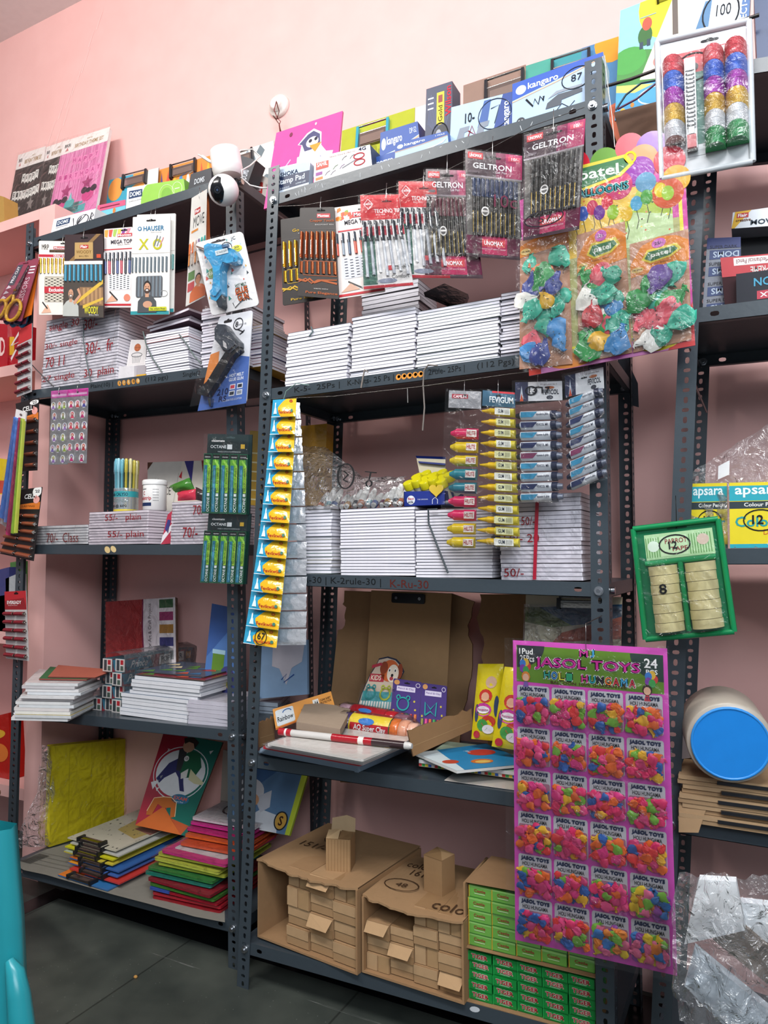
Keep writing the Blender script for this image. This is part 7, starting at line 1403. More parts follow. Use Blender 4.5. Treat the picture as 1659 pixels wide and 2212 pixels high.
notebook_stack(B, 'B', 2, xb((899, 1241), .02), xb((1064, 1242), .02), .02, zB((980, 1099), .02), 22, .2, 'stack under the navy glue stick box', G2, ('#77757f', '#6c6a74'), .0015)
g = Bag(); g.tube([B.at(q, .008) for q in ((945, 1100), (925, 1100), (926, 1130), (945, 1180), (968, 1238))], .0024, '#4a5258', 'plastic', 6); tag(g.build('tie_strap'), 'grey strap curving down the stack under the navy glue stick box', 'strap')
x0, x1 = xb((1082, 1248), .015), xb((1258, 1252), .015); zb0 = zs('B', 2, np.array([(x0+x1)/2, .015, 0]))+.001; zt0 = zB((1258, 1062), .015)
for k in range(5):
    h = (zt0-zb0)/5
    bundle(B, 'B', 2, x0, x1, .015, zb0+k*h, zb0+(k+1)*h-.001, 4, .2, 'wrapped notebook bundle with red strap by the right post, %s' % ordlab(k, 5), 'wrapped bundles stacked by the right post', [[('50/-', .05, .2, .3, .7, WR)], [], [('50/- 20', .05, .2, .5, .7, WR)], [('50/-', .28, .2, .45, .7, WR)], []][k], '#a9a4ae', 0, '#e9e4ec', True, 70+k)
g = Bag(); f = pq(B, .004, (1157, 1080), (1164, 1080), (1158, 1252), (1151, 1252)); g.box(0, 0, 1, 1, -.002, .001, '#b01c34', 'plastic'); tag(g.build('red_strap', None, f), 'vertical red strap around the wrapped bundles by the right post', 'strap')
# clear bag of correction pens on the notebooks
zt_ = zB((815, 1097), .02)+.001
c0 = B.at((650, 1090), .05); t = thing('pen_bag', 'crumpled clear bag of white pens lying on the notebook stacks, circled mark on it', 'bag of pens', [xb((775, 1092), .08), .08, zt_])
rr = random.Random(12)
for k in range(15):
    px = 690+k*14.5; pB = B.at((px, 1092), .05); pT = B.at((px+12, 1040-12*math.sin((k+2)/17*3.14)), .10)
    a = np.array([pB[0], .05+.01*(k % 2), zt_+.007]); b = np.array([pT[0], .115, zt_+.05+.012*math.sin(k*1.3)])
    d = (b-a)/np.linalg.norm(b-a)
    g = Bag(); g.tube([a, a+d*.01, b-d*.02, b], [.006, .0092, .0092, .0065], '#f0eeea', 'gloss', 10); g.tube([a+d*.005, a+d*.018], .0096, ['#c9662c', '#3a8a9a', '#3a5aa0', '#6a2a4a', '#c9903c', '#2a2f3a'][k % 6], 'gloss', 10); g.build('correction_pen', t)
f = quad(B.at((640, 960), .2), B.at((905, 1012), .2), np.array([xb((880, 1094), .03), .03, zt_]), np.array([xb((640, 1094), .03), .03, zt_]), (0, -.9, .4))
H = [[rr.uniform(-.006, .010) for _ in range(29)] for _ in range(19)]
def bagh(u, v): top_ = .9-.35*max(0, u-.25)-.1*u; return .012+.03*math.sin(math.pi*v)+H[int(v*18+.01)][int(u*28+.01)]
g = Bag(); g.grid(0, 0, 1, 1, 28, 18, '#ffffff', bagh, 'crumple')
f2 = lambda u, v, w=0.: f(u, v*(.95 if u < .3 else .95-.5*min((u-.3)/.35, 1)+.08*max(u-.65, 0)), w)
g.V = [tuple(f2(*p)) for p in g.V]; g.build('clear_bag', t)
g = Bag(); g.ring(.56, .33, .07, .2, .018, '#1a1a1c', .062, asp=f.asp, n=18); g.stroke([(.54, .41), (.58, .35), (.54, .27), (.58, .23)], .018, '#1a1a1c', .062, asp=f.asp); g.ring(.76, .2, .025, .05, .018, '#1a1a1c', .062, asp=f.asp, n=10); g.stroke([(.72, .4), (.82, .38), (.77, .38), (.76, .26)], .016, '#1a1a1c', .062, asp=f.asp); g.build('marker_writing', t, f)
# yellow book behind and clear file
f = pq(B, .26, (600, 925), (706, 915), (700, 1092), (596, 1092)); boxitem('yellow_book', 'ochre yellow box file standing behind the crumpled bag at the left', 'file', f, .04, '#b8861c', 'wrap')
f = pq(A, .32, (540, 930), (600, 935), (596, 1100), (530, 1096)); boxitem('yellow_book', 'yellow patterned pad seen between the two racks above the sachets', 'pad', f, .03, '#b8922c', 'wrap', art=lambda g: [g.rect(0, .1+.12*k, 1, .12+.12*k, '#d9cfa0', .0006) for k in range(6)])
# glue stick display box
t = thing('glue_stick_box', 'navy display box of yellow capped glue sticks with a heart on its front', 'glue sticks', [xb((917, 1096), .05), .08, zt_])
f = quad(B.at((872, 1062), .03), B.at((962, 1060), .03), np.array([xb((962, 1097), .03), .03, zt_]), np.array([xb((872, 1097), .03), .03, zt_]), (0, -1, 0))
g = Bag(); g.box(0, 0, 1, 1, -.0015, 0, '#1a2f86'); g.box(0, 0, .012, 1, -.12, 0, '#1a2f7a'); g.box(.988, 0, 1, 1, -.12, 0, '#1a2f7a'); g.box(0, 0, 1, 1, -.12, -.1185, '#1a2f7a'); g.box(0, 0, 1, .03, -.12, 0, '#1a2f7a')
g.ell(.18, .42, .1, .3, '#e4e8f0', .0006, n=20); g.text('fevi', .11, .42, .25, .6, '#b8202c', .001, True); g.text('stik', .11, .2, .25, .38, '#1a2030', .001, True); g.text('THE ORIGINAL', .34, .4, .6, .48, '#d9e0f0', .001); g.stroke([(.7, .1), (.7, .4), (.76, .55), (.82, .4), (.82, .1)], .04, '#d9e0f0', .001, asp=f.asp); g.build('tray', t, f)
hp = [(.8+.17*(16*math.sin(a)**3)/16, 1.05+.5*(13*math.cos(a)-5*math.cos(2*a)-2*math.cos(3*a)-math.cos(4*a))/16) for a in [2*math.pi*k/26 for k in range(26)]]
g = Bag().prism(hp, .001, .004, '#d9b93c'); g.build('heart', t, f)
g = Bag(); ft = quad(B.at((898, 985), .19), B.at((962, 973), .19), B.at((962, 1005), .15), B.at((905, 1000), .15), (0, -.8, .5)); g.box(0, 0, 1, 1, -.001, .001, '#1c2f7a'); ft2 = quad(B.at((900, 990), .16), B.at((962, 992), .16), B.at((962, 1060), .15), B.at((912, 1050), .15), (0, -1, 0)); g.V = [tuple(ft(*p)) for p in g.V]; n_ = len(g.V); g.box(0, 0, 1, 1, -.001, .001, '#c9c0a4'); g.V = g.V[:n_]+[tuple(ft2(*p)) for p in g.V[n_:]]; g.build('lid', t)
R_ = .0135; Wd = f.W
for k in range(15):
    i, j = k % 5, k//5; cx = f(0.1+.2*i, 0)[0]+(.008 if j % 2 else 0); cy = .045+j*.03; zc = zt_+.045+j*.012+(.006 if (i+j) % 2 else 0)
    g = Bag(); c = np.array([cx, cy, zc]); dd = np.array([-.12, -.55, .8]); dd /= np.linalg.norm(dd)
    g.tube([c-dd*.04, c], .0118, '#d8d4c4', 'plastic', 14); g.tube([c, c+dd*.016, c+dd*.018], [R_, R_, R_*.9], '#d2c81e', 'gloss', 16); g.build('glue_stick', t)
# ---------------------------------------------------------------- middle rack: fourth shelf (index 3)
def onB(lv, p): return on_shelf('B', lv, p)
KR = '#9c7a58'
def jag(pts, seed, amp=.006, n=4):
    rr = random.Random(seed); out = []
    for i, p in enumerate(pts):
        q = pts[(i+1) % len(pts)]; torn = len(p) > 2
        out.append((p[0], p[1]))
        if torn:
            for k in range(1, n): out.append((p[0]+(q[0]-p[0])*k/n+rr.uniform(-amp, amp), p[1]+(q[1]-p[1])*k/n+rr.uniform(-amp, amp)))
    return out
def pxpoly(pl, v, pts, vb=None):
    return [pl.at(p, v) for p in pts]
def sheetpoly(name, pl, v, pts, th, col, fin, label, cat, jagseed=None, parent=None, side=None):
    pts = jag(pts, jagseed, 5, 5) if jagseed is not None else [p[:2] for p in pts]
    P = [pl.at(p, v) for p in pts]; n = -pl.b; g = Bag(); V = [p for p in P]+[p-n*th for p in P]; k = len(P)
    g.add(V, [tuple(range(k-1, -1, -1)), tuple(range(k, 2*k))], col, fin); g.add(V, [(i, (i+1) % k, (i+1) % k+k, i+k) for i in range(k)], side or col, fin)
    o = g.build(name, parent); 
    return tag(o, label, cat) if parent is None else o
sheetpoly('torn_carton', B, .33, [(744, 1276), (800, 1278), (975, 1282), (1025, 1300, 1), (1012, 1360, 1), (1020, 1440, 1), (1002, 1530), (980, 1700), (735, 1690), (715, 1500), (728, 1372, 1), (746, 1340, 1), (743, 1300)], .006, KR, 'kraft', 'torn brown carton panel standing behind the brown clipboard', 'carton', 3, side='#6b4f38')
sheetpoly('torn_carton', B, .33, [(1037, 1284), (1135, 1284), (1270, 1284), (1270, 1720), (1060, 1690), (1046, 1500, 1), (1044, 1400, 1), (1034, 1350, 1)], .006, '#8a6848', 'kraft', 'second torn brown carton panel beside the gap of pink wall', 'carton', 5, side='#6b4f38')
f = quad(B.at((802, 1275), .30), B.at((976, 1282), .30), B.at((962, 1560), .255), B.at((786, 1545), .255), (0, -.98, .12))
t = thing('clipboard', 'plain brown hardboard clipboard with a black riveted clip standing upright', 'clipboard', f(.5, 0)); g = Bag().box(0, 0, 1, 1, -.003, 0, '#a3815c', 'kraft'); g.build('board', t, f)
g = Bag(); g.rbox(.28, .905, .69, .985, .02, .015, .001, .006, '#17181b', 'plastic'); g.build('clip', t, f)
for u in (.34, .63): g = Bag(); g.tube([f(u, .945, .006), f(u, .945, .008)], .0045, '#b9b9b9', 'metal', 10); g.build('rivet', t)
# dog shaped crayon pack (plain puppy)
f = quad(B.at((795, 1415), .225), B.at((868, 1420), .225), B.at((850, 1560), .19), B.at((762, 1555), .19), (0, -.95, .2))
t = thing('crayon_pack', 'puppy shaped card pack of crayons leaning on the brown clipboard', 'crayons', f(.5, 0))
op = [(0, .0), (1, 0), (1.0, .3), (.98, .6), (1.12, .78), (1.0, .9), (.85, .97), (.6, 1.0), (.35, .96), (.3, .86), (.18, .7), (.06, .4)]
g = Bag(); g.prism(op, -.002, 0, '#22263a'); g.prism([(.5+(p[0]-.5)*.94, .5+(p[1]-.5)*.95) for p in op], -.001, .0005, '#c9b4a0'); g.rect(.1, .05, .95, .45, '#4a9aa0', .0009); g.ell(.72, .78, .25, .17, '#c9602c', .0012); g.ell(.82, .74, .16, .14, '#e9d9c4', .0014); g.ell(.55, .82, .11, .1, '#8a3a1c', .0014); g.ell(1.0, .78, .08, .12, '#8a3a1c', .0013)
for x in (.72, .88): g.ell(x, .79, .035, .035, '#f0ece4', .0016); g.ell(x, .785, .018, .02, '#20181a', .0018)
g.ell(.81, .71, .035, .025, '#20181a', .0018); g.ell(.8, .66, .05, .03, '#b8404a', .0017); g.poly([(.2, .8), (.5, .86), (.45, .9), (.2, .85)], '#b03040', .0016); g.rect(.2, .6, .6, .72, '#b03040', .0012); g.text('KIDS', .24, .62, .52, .7, '#e9d9c4', .0016, True)
for (x, y, c) in ((.3, .42, '#2f8a8a'), (.7, .42, '#a9b03c')): g.ring(x, y, .13, .09, .03, c, .003, asp=f.asp, n=12); g.ring(x-.08, y+.1, .04, .03, .02, c, .003, asp=f.asp, n=8); g.ring(x+.08, y+.1, .04, .03, .02, c, .003, asp=f.asp, n=8)
g.build('card', t, f); pens_row(t, f, lin(.12, .88, 12), .04, .3, .0028, .004, ['#e9e4dc', '#e9e4dc'], ['#d9508a', '#3a8a3c', '#d9c42c', '#2f7ac0', '#d9622c', '#7a3a9a'], 'gloss', .4, name='crayon'); film(f, t, .05, .0, .98, .55, .010, .002, seed=3)
for k, (Q, lab) in enumerate(((((850, 1465), (912, 1474), (904, 1562), (842, 1556)), 'purple clay tool card with a teal bear outline, left of two'), (((912, 1475), (966, 1482), (962, 1576), (904, 1570)), 'purple clay tool card with a teal bow outline, right of two'))):
    f = quad(B.at(Q[0], .21), B.at(Q[1], .21), B.at(Q[2], .175), B.at(Q[3], .175), (0, -.95, .2)); t, g = card('crayon_pack', lab, 'crayons', f, .002, '#4c3a7a', 'gloss', 'purple toy crayon cards', rad=.004)
    g.rect(.15, .72, .8, .84, '#d9cfe4', .0006); g.text('Pencil & Clay', .2, .75, .76, .81, '#5a3a8a', .001); g.ell(.14, .92, .1, .06, '#d99a5c', .0007); g.ring(.88, .9, .07, .05, .015, '#d9cfe4', .0007, asp=f.asp, n=12); punch(g, .5, .92, .1, .015)
    cx, cy = .42, .42
    if k == 0: g.ring(cx, cy, .2, .15, .035, '#2f9a9a', .003, asp=f.asp); g.ring(cx-.17, cy+.15, .06, .05, .03, '#2f9a9a', .003, asp=f.asp, n=10); g.ring(cx+.17, cy+.15, .06, .05, .03, '#2f9a9a', .003, asp=f.asp, n=10)
    else: g.stroke([(cx-.2, cy-.15), (cx-.22, cy+.15), (cx, cy), (cx+.22, cy+.17), (cx+.2, cy-.15), (cx, cy-.05), (cx-.2, cy-.15)], .035, '#2f9a9a', .003, asp=f.asp)
    for (x, y) in ((.8, .5), (.85, .3), (.1, .25)): g.ell(x, y, .04, .03, '#c9b43c', .0009, n=5)
    g.build('card', t, f)
    for q in range(6): g = Bag(); bar(g, f, (.12+.15*q, .03), (.12+.15*q, .2), .004, .005, ['#8a8a3c', '#d9408a', '#d9622c', '#3a9a4a', '#b03a3a', '#d9702c'][q], 'gloss'); g.build('crayon', t, f)
# clay packets
def packet(name, lab, cat, P0, P1, r, cols, z0, twist=True, bandc=None, txt=None, group=None):
    """soft wrapped roll between two points; cols = list of stripe colours along it"""
    P0, P1 = np.array(P0), np.array(P1); d = P1-P0; L = np.linalg.norm(d); d /= L; t = thing(name, lab, cat, (P0+P1)/2*[1, 1, 0]+[0, 0, z0], group)
    n = len(cols)
    for k in range(n):
        a, b = P0+d*L*k/n, P0+d*L*(k+.97)/n; g = Bag(); e = 1 if 0 < k < n-1 else .85
        g.tube([a, a+d*.002, b-d*.002, b], [r*.86*e, r*e, r*e, r*.86*e], cols[k], 'wrap', 12); g.build('clay_bar', t)
    side = np.cross(d, [0, 0, 1.]); side /= np.linalg.norm(side); up = np.cross(side, d)
    if up[2] < 0: up = -up
    vd = CO-(P0+P1)/2; vd /= np.linalg.norm(vd); vd = vd-d*(vd@d); vd /= np.linalg.norm(vd); ud = np.cross(vd, d)
    if ud[2] < 0: ud = -ud
    if bandc:
        g = Bag(); m = 10
        for (u0, u1, cc) in ((.22, .7, bandc[0]), (.2, .22, bandc[1])):
            vs = []
            for j in range(m+1):
                a = math.radians(-75+150*j/m)
                for u in (u0, u1): vs.append(P0+d*L*u+(vd*math.cos(a)+ud*math.sin(a))*(r*1.04))
            g.add(vs, [(2*j, 2*j+1, 2*j+3, 2*j+2) for j in range(m)], cc, 'gloss', True)
        vs = []
        for j in range(4):
            a = math.radians(10+18*j)
            for u in (.22, .7): vs.append(P0+d*L*u+(vd*math.cos(a)+ud*math.sin(a))*(r*1.05))
        g.add(vs, [(2*j, 2*j+1, 2*j+3, 2*j+2) for j in range(3)], bandc[1], 'gloss', True)
        v, fc = glyphs(txt, True); g.add([P0+d*L*(.27+.4*x)+(vd*math.cos((y-.9)*.55)+ud*math.sin((y-.9)*.55))*(r*1.07) for x, y in v], fc, '#eef0f0', 'ink')
        g.add([P0+d*L*(.42+.1*math.cos(q))+(vd*math.cos(.35+.3*math.sin(q))+ud*math.sin(.35+.3*math.sin(q)))*(r*1.08) for q in [k*.52 for k in range(12)]], [tuple(range(12))], '#3a7ac0', 'ink'); g.build('label_band', t)
    g = Bag(); rr = random.Random(5); pts = []
    for k in range(9):
        u = -.08+1.16*k/8; pts.append(P0+d*L*u)
    g.tube(pts, [r*.5]+[r*(1.12+rr.uniform(-.03, .05)) for _ in range(7)]+[r*.5], '#ffffff', 'film', 12, False); g.build('clear_wrap', t)
    return t
z5 = zs('B', 3, B.at((800, 1600), .1)); 
hz = z5+.05
packet('clay_packet', 'clear roll of coloured clay bars with yellow and red label, front of two', 'clay', atz((733, 1560), hz+.03), atz((905, 1585), hz+.028), .030, ['#6a3a2c', '#4a3a6a', '#8a5a3a', '#c9a48a', '#c94a3a', '#d9c42c', '#3a7a4a', '#d9702c', '#e0a080', '#e8b8a0'], hz, True, ('#b8202c', '#e0c83c'), 'AQ Super Clay')
packet('clay_packet', 'second red labelled clay roll lying behind the front one', 'clay', atz((740, 1532), hz+.05), atz((885, 1560), hz+.05), .020, ['#c9a4b0', '#b86a7a', '#b8202c', '#b8202c', '#b8202c', '#8a5a6a'], hz+.03, True, ('#a81c28', '#a81c28'), 'Super Clay')
# plastic files pile, front left of the fourth shelf
fl, fr_ = onB(3, (562, 1622)), onB(3, (845, 1672)); zsf = max(fl[2], fr_[2])
sd = fr_-fl; sd[2] = 0; sd /= np.linalg.norm(sd); bk2 = np.array([-sd[1], sd[0], 0]); rr = random.Random(2)
NL = 13
for k in range(NL):
    zk = zs('B', 3, fl)+.0025+k*.0062; off = [0, .0, .003, .002, .0, .004, .01, .012, .03, .02, .035, .03, .04][k]
    o0 = atz((556+k*1.0+off*300, 1624-k*1.6), zk); wv = .33-.012*k*.4; 
    col, nm = (('#8fa3b8', 'clear blue grey') if k < 7 else [('#c23a44', 'red edged'), ('#d9cfcf', 'frosted'), ('#c9b9bb', 'milky pink'), ('#dfe2e2', 'white pocket'), ('#d9d6d4', 'pale grey'), ('#cfcac4', 'translucent')][k-7])
    f = quad(o0+bk2*.235, o0+bk2*.235+sd*wv, o0+sd*wv, o0, (0, 0, 1.))
    t = thing('plastic_file', '%s plastic file, %s in the front pile' % (nm, ordlab(k, NL)), 'file', f(.5, .5), 'plastic files piled at the front of the fourth shelf')
    g = Bag(); g.rbox(0, 0, 1, 1, .02, .02, -.005, 0, col, 'wrap'); 
    if k == 11: g.poly([(.25, .01), (.85, .01), (.9, .12), (.3, .12)], '#2f8fb8', .0006); g.poly([(.2, .01), (.34, .01), (.38, .12), (.24, .12)], '#d9a42c', .0008)
    g.build('sleeve', t, f)
    if k in (8, 9): film(f, t, -.02, -.02, 1.02, 1.02, .003, .002, 'bagfilm', seed=k)
zk = zs('B', 3, fl)+NL*.0062+.006
a, b = atz((604, 1580), zk+.0), atz((890, 1612), zk)
g = Bag(); g.tube([a, a+(b-a)*.02, b-(b-a)*.02, b], [.005, .0085, .0085, .006], '#d3cfca', 'gloss', 12); d_ = b-a
t = thing('whiteboard_marker_file', 'white tube with red ends and black lettering lying across the plastic files', 'tube', (a+b)/2); g.build('tube', t)
g = Bag(); g.tube([a+d_*.0, a+d_*.1], .0092, '#b0202e', 'gloss', 12); g.tube([a+d_*.05, a+d_*.065], .0094, '#e9e4e0', 'gloss', 12); g.tube([a+d_*.42, a+d_*.72], .0092, '#a81c28', 'gloss', 12); g.tube([a+d_*.62, a+d_*.66], .0094, '#e9dcd4', 'gloss', 12); g.tube([a+d_*.72, a+d_*.95], .0092, '#3a2a2c', 'gloss', 12); g.build('sleeve', t)
# rainbow sheet protector
f = quad(B.at((589, 1532), .10), B.at((716, 1492), .22), B.at((724, 1528), .22), B.at((596, 1577), .09), (-.35, -.9, .2))
n_ = np.cross(f(1, 0)-f(0, 0), f(0, 1)-f(0, 0)); n_ /= np.linalg.norm(n_); f = quad(f(0, 1), f(1, 1), f(1, 0), f(0, 0), n_)
def rb(g): g.rrect(.03, .12, .33, .88, .03, .08, '#d9dcdc', .0008); g.text('Rainbow', .05, .3, .31, .55, '#22262c', .001, True); g.ring(.22, .68, .07, .12, .05, '#3a6aa8', .001, n=8, a0=0, a1=180, asp=3); g.ell(.5, .5, .05, .06, '#5a2a10', .0008); g.rect(.66, .42, .76, .82, '#e4e2dc', .0008); g.text('A4', .68, .5, .745, .74, '#22262c', .0012, True); g.text('CLEAR SHEET', .78, .62, .97, .74, '#4a3010', .001, True); g.text('PROTECTOR', .78, .45, .97, .57, '#4a3010', .001, True); g.stroke([(.0, .05), (1, .02)], .06, '#c9601c', .0008, asp=3)
boxitem('sheet_protector_pack', 'orange headed A4 sheet protector pack at the left of the fourth shelf', 'file pack', f, .004, '#e08f14', art=rb, keep=True)
# rolled paper / brown bag under it and torn box side
P4 = [atz(q, z5+.088) for q in ((640, 1575), (735, 1588), (760, 1545), (660, 1530))]
slab('brown_paper_bag', P4, z5+.088, .018, '#9c8876', 'paper', 'crumpled brown paper bag behind the plastic files', 'bag', topcol='#a89480', wavy=.004)
for k, (pts, v, lab, sd_) in enumerate((([(880, 1572), (900, 1552, 1), (1022, 1532), (1022, 1580), (890, 1634)], .03, 'torn cardboard flap standing on edge in the middle of the fourth shelf', 1), ([(560, 1560), (592, 1548), (594, 1600), (562, 1612)], .06, 'piece of brown carton beside the left post', 2))):
    f = quad(B.at((880, 1575), .02), B.at((1025, 1530), .17), B.at((1022, 1575), .17), B.at((893, 1634), .02), (-.7, -.7, 0)) if k == 0 else quad(B.at((560, 1558), .05), B.at((592, 1548), .12), B.at((594, 1604), .12), B.at((562, 1614), .05), (-.7, -.7, 0))
    n_ = np.cross(f(1, 0)-f(0, 0), f(0, 1)-f(0, 0)); n_ /= np.linalg.norm(n_); f = quad(f(0, 1), f(1, 1), f(1, 0), f(0, 0), n_)
    g = Bag(); top_ = [(1, 0), (1, 1)]+[(1-k_/14, 1+random.Random(k_).uniform(-.12, .06)) for k_ in range(1, 14)]+[(0, .95), (0, 0)]; g.prism(top_, -.005, 0, '#8a6a4a', 'kraft', '#6b4f38'); g.stroke([(.02, .35), (.98, .35)], .03, '#9c7c58', .0004, 'kraft', 3); tag(g.build('torn_carton', None, f), lab, 'carton')
# books at the right of the shelf
Q0 = [atz(q, z5-.006) for q in ((900, 1640), (1008, 1676), (1240, 1668), (1040, 1600))]
zr = zs('B', 3, atz((1000, 1680), z5))+.002
base4 = [onB(3, q) for q in ((930, 1680), (1250, 1722))]
sd2 = base4[1]-base4[0]; sd2[2] = 0; sd2 /= np.linalg.norm(sd2); bk3 = np.array([-sd2[1], sd2[0], 0])
for k, (pp, w_, d_, c, tc_, lab) in enumerate((((960, 1686), .29, .2, '#d9d0c8', '#c9bfb4', 'newsprint sheet under the sketch book pile'), ((905, 1655), .33, .2, '#c9b9a0', '#b8c4b0', 'colouring book with rainbow page edges, lowest of the right pile'), ((905, 1648), .33, .19, '#d0cfcf', '#a9bfa9', 'picture book wrapped in plastic, middle of the right pile'))):
    zk = zr+k*.009; o0 = atz(pp, zk); f = quad(o0+bk3*d_, o0+bk3*d_+sd2*w_, o0+sd2*w_, o0, (0, 0, 1.)); g = Bag(); g.box(0, 0, 1, 1, 0, .008 if k else .001, tc_, 'gloss', c)
    if k == 1:
        for q in range(40): cc = ['#c93a3a', '#3a9a4a', '#e0c43c', '#3a6ac0', '#e9e4e0'][q % 5]; g.add([(q/40, -.002, .001), ((q+.9)/40, -.002, .001), ((q+.9)/40, -.002, .007), (q/40, -.002, .007)], [(0, 1, 2, 3)], cc, 'paper')
    tag(g.build('picture_book', None, f), lab, 'book', None)
zk = zr+.03; c4 = [atz(q, zk) for q in ((893, 1634), (985, 1675), (1120, 1655), (1030, 1612))]; c4 = [atz((896, 1632), zk), atz((987, 1671), zk), atz((1150, 1655), zk+.0), atz((1050, 1612), zk)]
def arb(g, th): g.poly([(0, 0, th+.0004), (1, 0, th+.0004), (1, .35, th+.0004), (0, .3, th+.0004)], '#c9d6d9', 0); g.poly([(0, .3, th+.0005), (1, .1, th+.0005), (1, 1, th+.0005), (0, 1, th+.0005)], '#1f7fb0', 0); g.ell(.35, .72, .14, .18, '#b83a2c', th+.0008); g.ell(.72, .5, .1, .14, '#c96a2c', th+.0008); g.ell(.74, .5, .06, .1, '#d9b45c', th+.001); g.ell(.6, .15, .09, .1, '#b8442c', th+.0008); g.text('Juno', .2, .55, .3, .62, '#e4ecf0', th+.001)
slab('picture_book', [c4[0], c4[1], c4[2], c4[3]], zk, .006, '#dcdcd8', 'gloss', 'blue bird picture book lying askew on top of the right pile', 'book', art=arb, topcol='#2a88b8')
# yellow toy packs
for k, (Q, lab, vv) in enumerate(((((1033, 1434), (1088, 1434), (1080, 1602), (1018, 1596)), 'yellow pillow pack with cartoon children standing behind the toy board, front one', .16), (((1090, 1440), (1150, 1446), (1140, 1625), (1062, 1612)), 'yellow pillow pack mostly hidden behind the pink balloon card', .12))):
    f = pq(B, vv, *Q, vt=vv+.02); t = thing('snack_packet', lab, 'packet', f(.5, 0), 'yellow toy packs'); g = Bag()
    hh = lambda u, v: .014*math.sin(math.pi*u)**.7*math.sin(math.pi*min(max(v, .0), 1))**.4; g.grid(0, 0, 1, 1, 10, 14, '#d9c41c', hh, 'wrap'); g.grid(0, 0, 1, 1, 8, 8, '#d9c41c', lambda u, v: -hh(u, v)-.001, 'wrap')
    def dec(cx, cy, rx, ry, c, e=.001): g.poly([(cx+rx*math.cos(q*.52), cy+ry*math.sin(q*.52), hh(min(max(cx+rx*math.cos(q*.52), 0), 1), cy+ry*math.sin(q*.52))+e) for q in range(12)], c, 0, 'wrap')
    dec(.62, .76, .2, .08, '#c9a48a'); dec(.45, .58, .25, .09, '#c9362c'); dec(.45, .57, .15, .06, '#e0a888', .002); dec(.4, .4, .3, .09, '#c9409a'); dec(.4, .4, .24, .05, '#e9dfe4', .002); dec(.6, .25, .25, .08, '#c9402c'); dec(.4, .2, .2, .08, '#4a9a4a', .0015); dec(.6, .15, .2, .06, '#e4dce0', .002); dec(.2, .07, .12, .05, '#c02a3a', .0015); dec(.15, .35, .08, .12, '#3a4a6a'); dec(.85, .45, .08, .14, '#3a4a6a')
    v_, fc = glyphs('Fungame', True); g.add([(.2+.4*x, .385+.03*y, hh(.2+.4*x, .4)+.003) for x, y in v_], fc, '#b02a7a', 'ink'); g.build('pack', t, f)
# foil fronted clipboard and bag beside right post
f = quad(B.at((1136, 1284), .2), B.at((1345, 1290), .2), B.at((1335, 1560), .16), B.at((1128, 1560), .16), (0, -1, .1))
t = thing('clipboard', 'picture clipboard in glaring clear wrap with a black clip, behind the right post', 'clipboard', f(.5, 0)); g = Bag().box(0, 0, 1, 1, -.003, 0, '#c9c0a4', 'gloss', '#6b4a30'); g.poly([(0, .9), (.2, .9), (.7, .78), (.3, .74), (0, .78)], '#6a7a2c', .0005); g.poly([(.15, .9), (1, .94), (1, .8), (.5, .76)], '#22557a', .0006); g.poly([(.4, .7), (1, .84), (1, .66), (.3, .62)], '#b8542c', .0007); g.poly([(0, .3), (.9, .5), (1, .2), (0, .0)], '#a9984c', .0006); g.build('board', t, f); clip(f, t, .36, .82, .9, .99); film(f, t, -.01, 0, 1.01, .92, .006, .005, 'bagfilm', nu=10, nv=14, seed=6)
# items on the left of fourth shelf behind the posts: map poster, frosted files
f = quad(B.at((560, 1386), .30), B.at((664, 1382), .30), B.at((664, 1500), .27), B.at((552, 1510), .27), (0, -1, .1))
boxitem('map_book', 'pale blue and white outline map cover behind the sachet strip', 'book', f, .01, '#7f9cbc', art=lambda g: (g.poly([(.3, .95), (.7, 1), (.95, .9), (.9, .6), (.7, .5), (.6, .2), (.45, .5), (.3, .55)], '#b9b6c0', .0006), g.stroke([(.5, .3), (.6, .4), (.55, .25), (.75, .38)], .02, '#2a4a8a', .001)), keep=True)
P4 = [atz(q, z5+.03) for q in ((548, 1545), (600, 1550), (650, 1500), (590, 1492))]
for k in range(5): slab('plastic_file', P4, z5+.005+k*.014, .012, '#9aa6b4', 'wrap', 'grey frosted file, %s in the small pile behind left posts' % ordlab(k, 5), 'file', 'small file pile behind the corner posts', topcol='#a3aab6')
# girl portrait pad behind the left posts below
f = pq(A, .20, (500, 1640), (668, 1660), (625, 1805), (490, 1780), .30)
def artgirl(g): g.rect(.0, 0, .93, 1, '#54789c', .0004); g.poly([(.15, .35), (.45, .7), (.7, 1), (.2, 1)], '#3a5f8c', .0006); g.ell(.3, .55, .2, .2, '#c9c9cc', .0008); g.poly([(.38, .45), (.6, .6), (.62, .35), (.5, .25)], '#b9bcc4', .001); g.ell(.35, .42, .1, .1, '#c9946c', .0012); g.poly([(.1, 0), (.5, .3), (.75, .25), (.8, 0)], '#c9ced4', .0009); g.poly([(.15, .15), (.35, .35), (.28, .0)], '#1f2024', .001); g.ell(.82, .18, .08, .12, '#c99a3c', .0012); g.ring(.82, .18, .09, .13, .02, '#22262c', .0014, asp=1.1); g.text('S', .79, .11, .85, .25, '#3a1c14', .0016, True); g.rect(.93, 0, 1, 1, '#b4c42c', .0007)
boxitem('exam_pad', 'blue denim picture pad with lime edge leaning behind the corner posts', 'exam pad', f, .008, '#2f7f9c', 'gloss', art=artgirl, side='#b4c42c', keep=True)
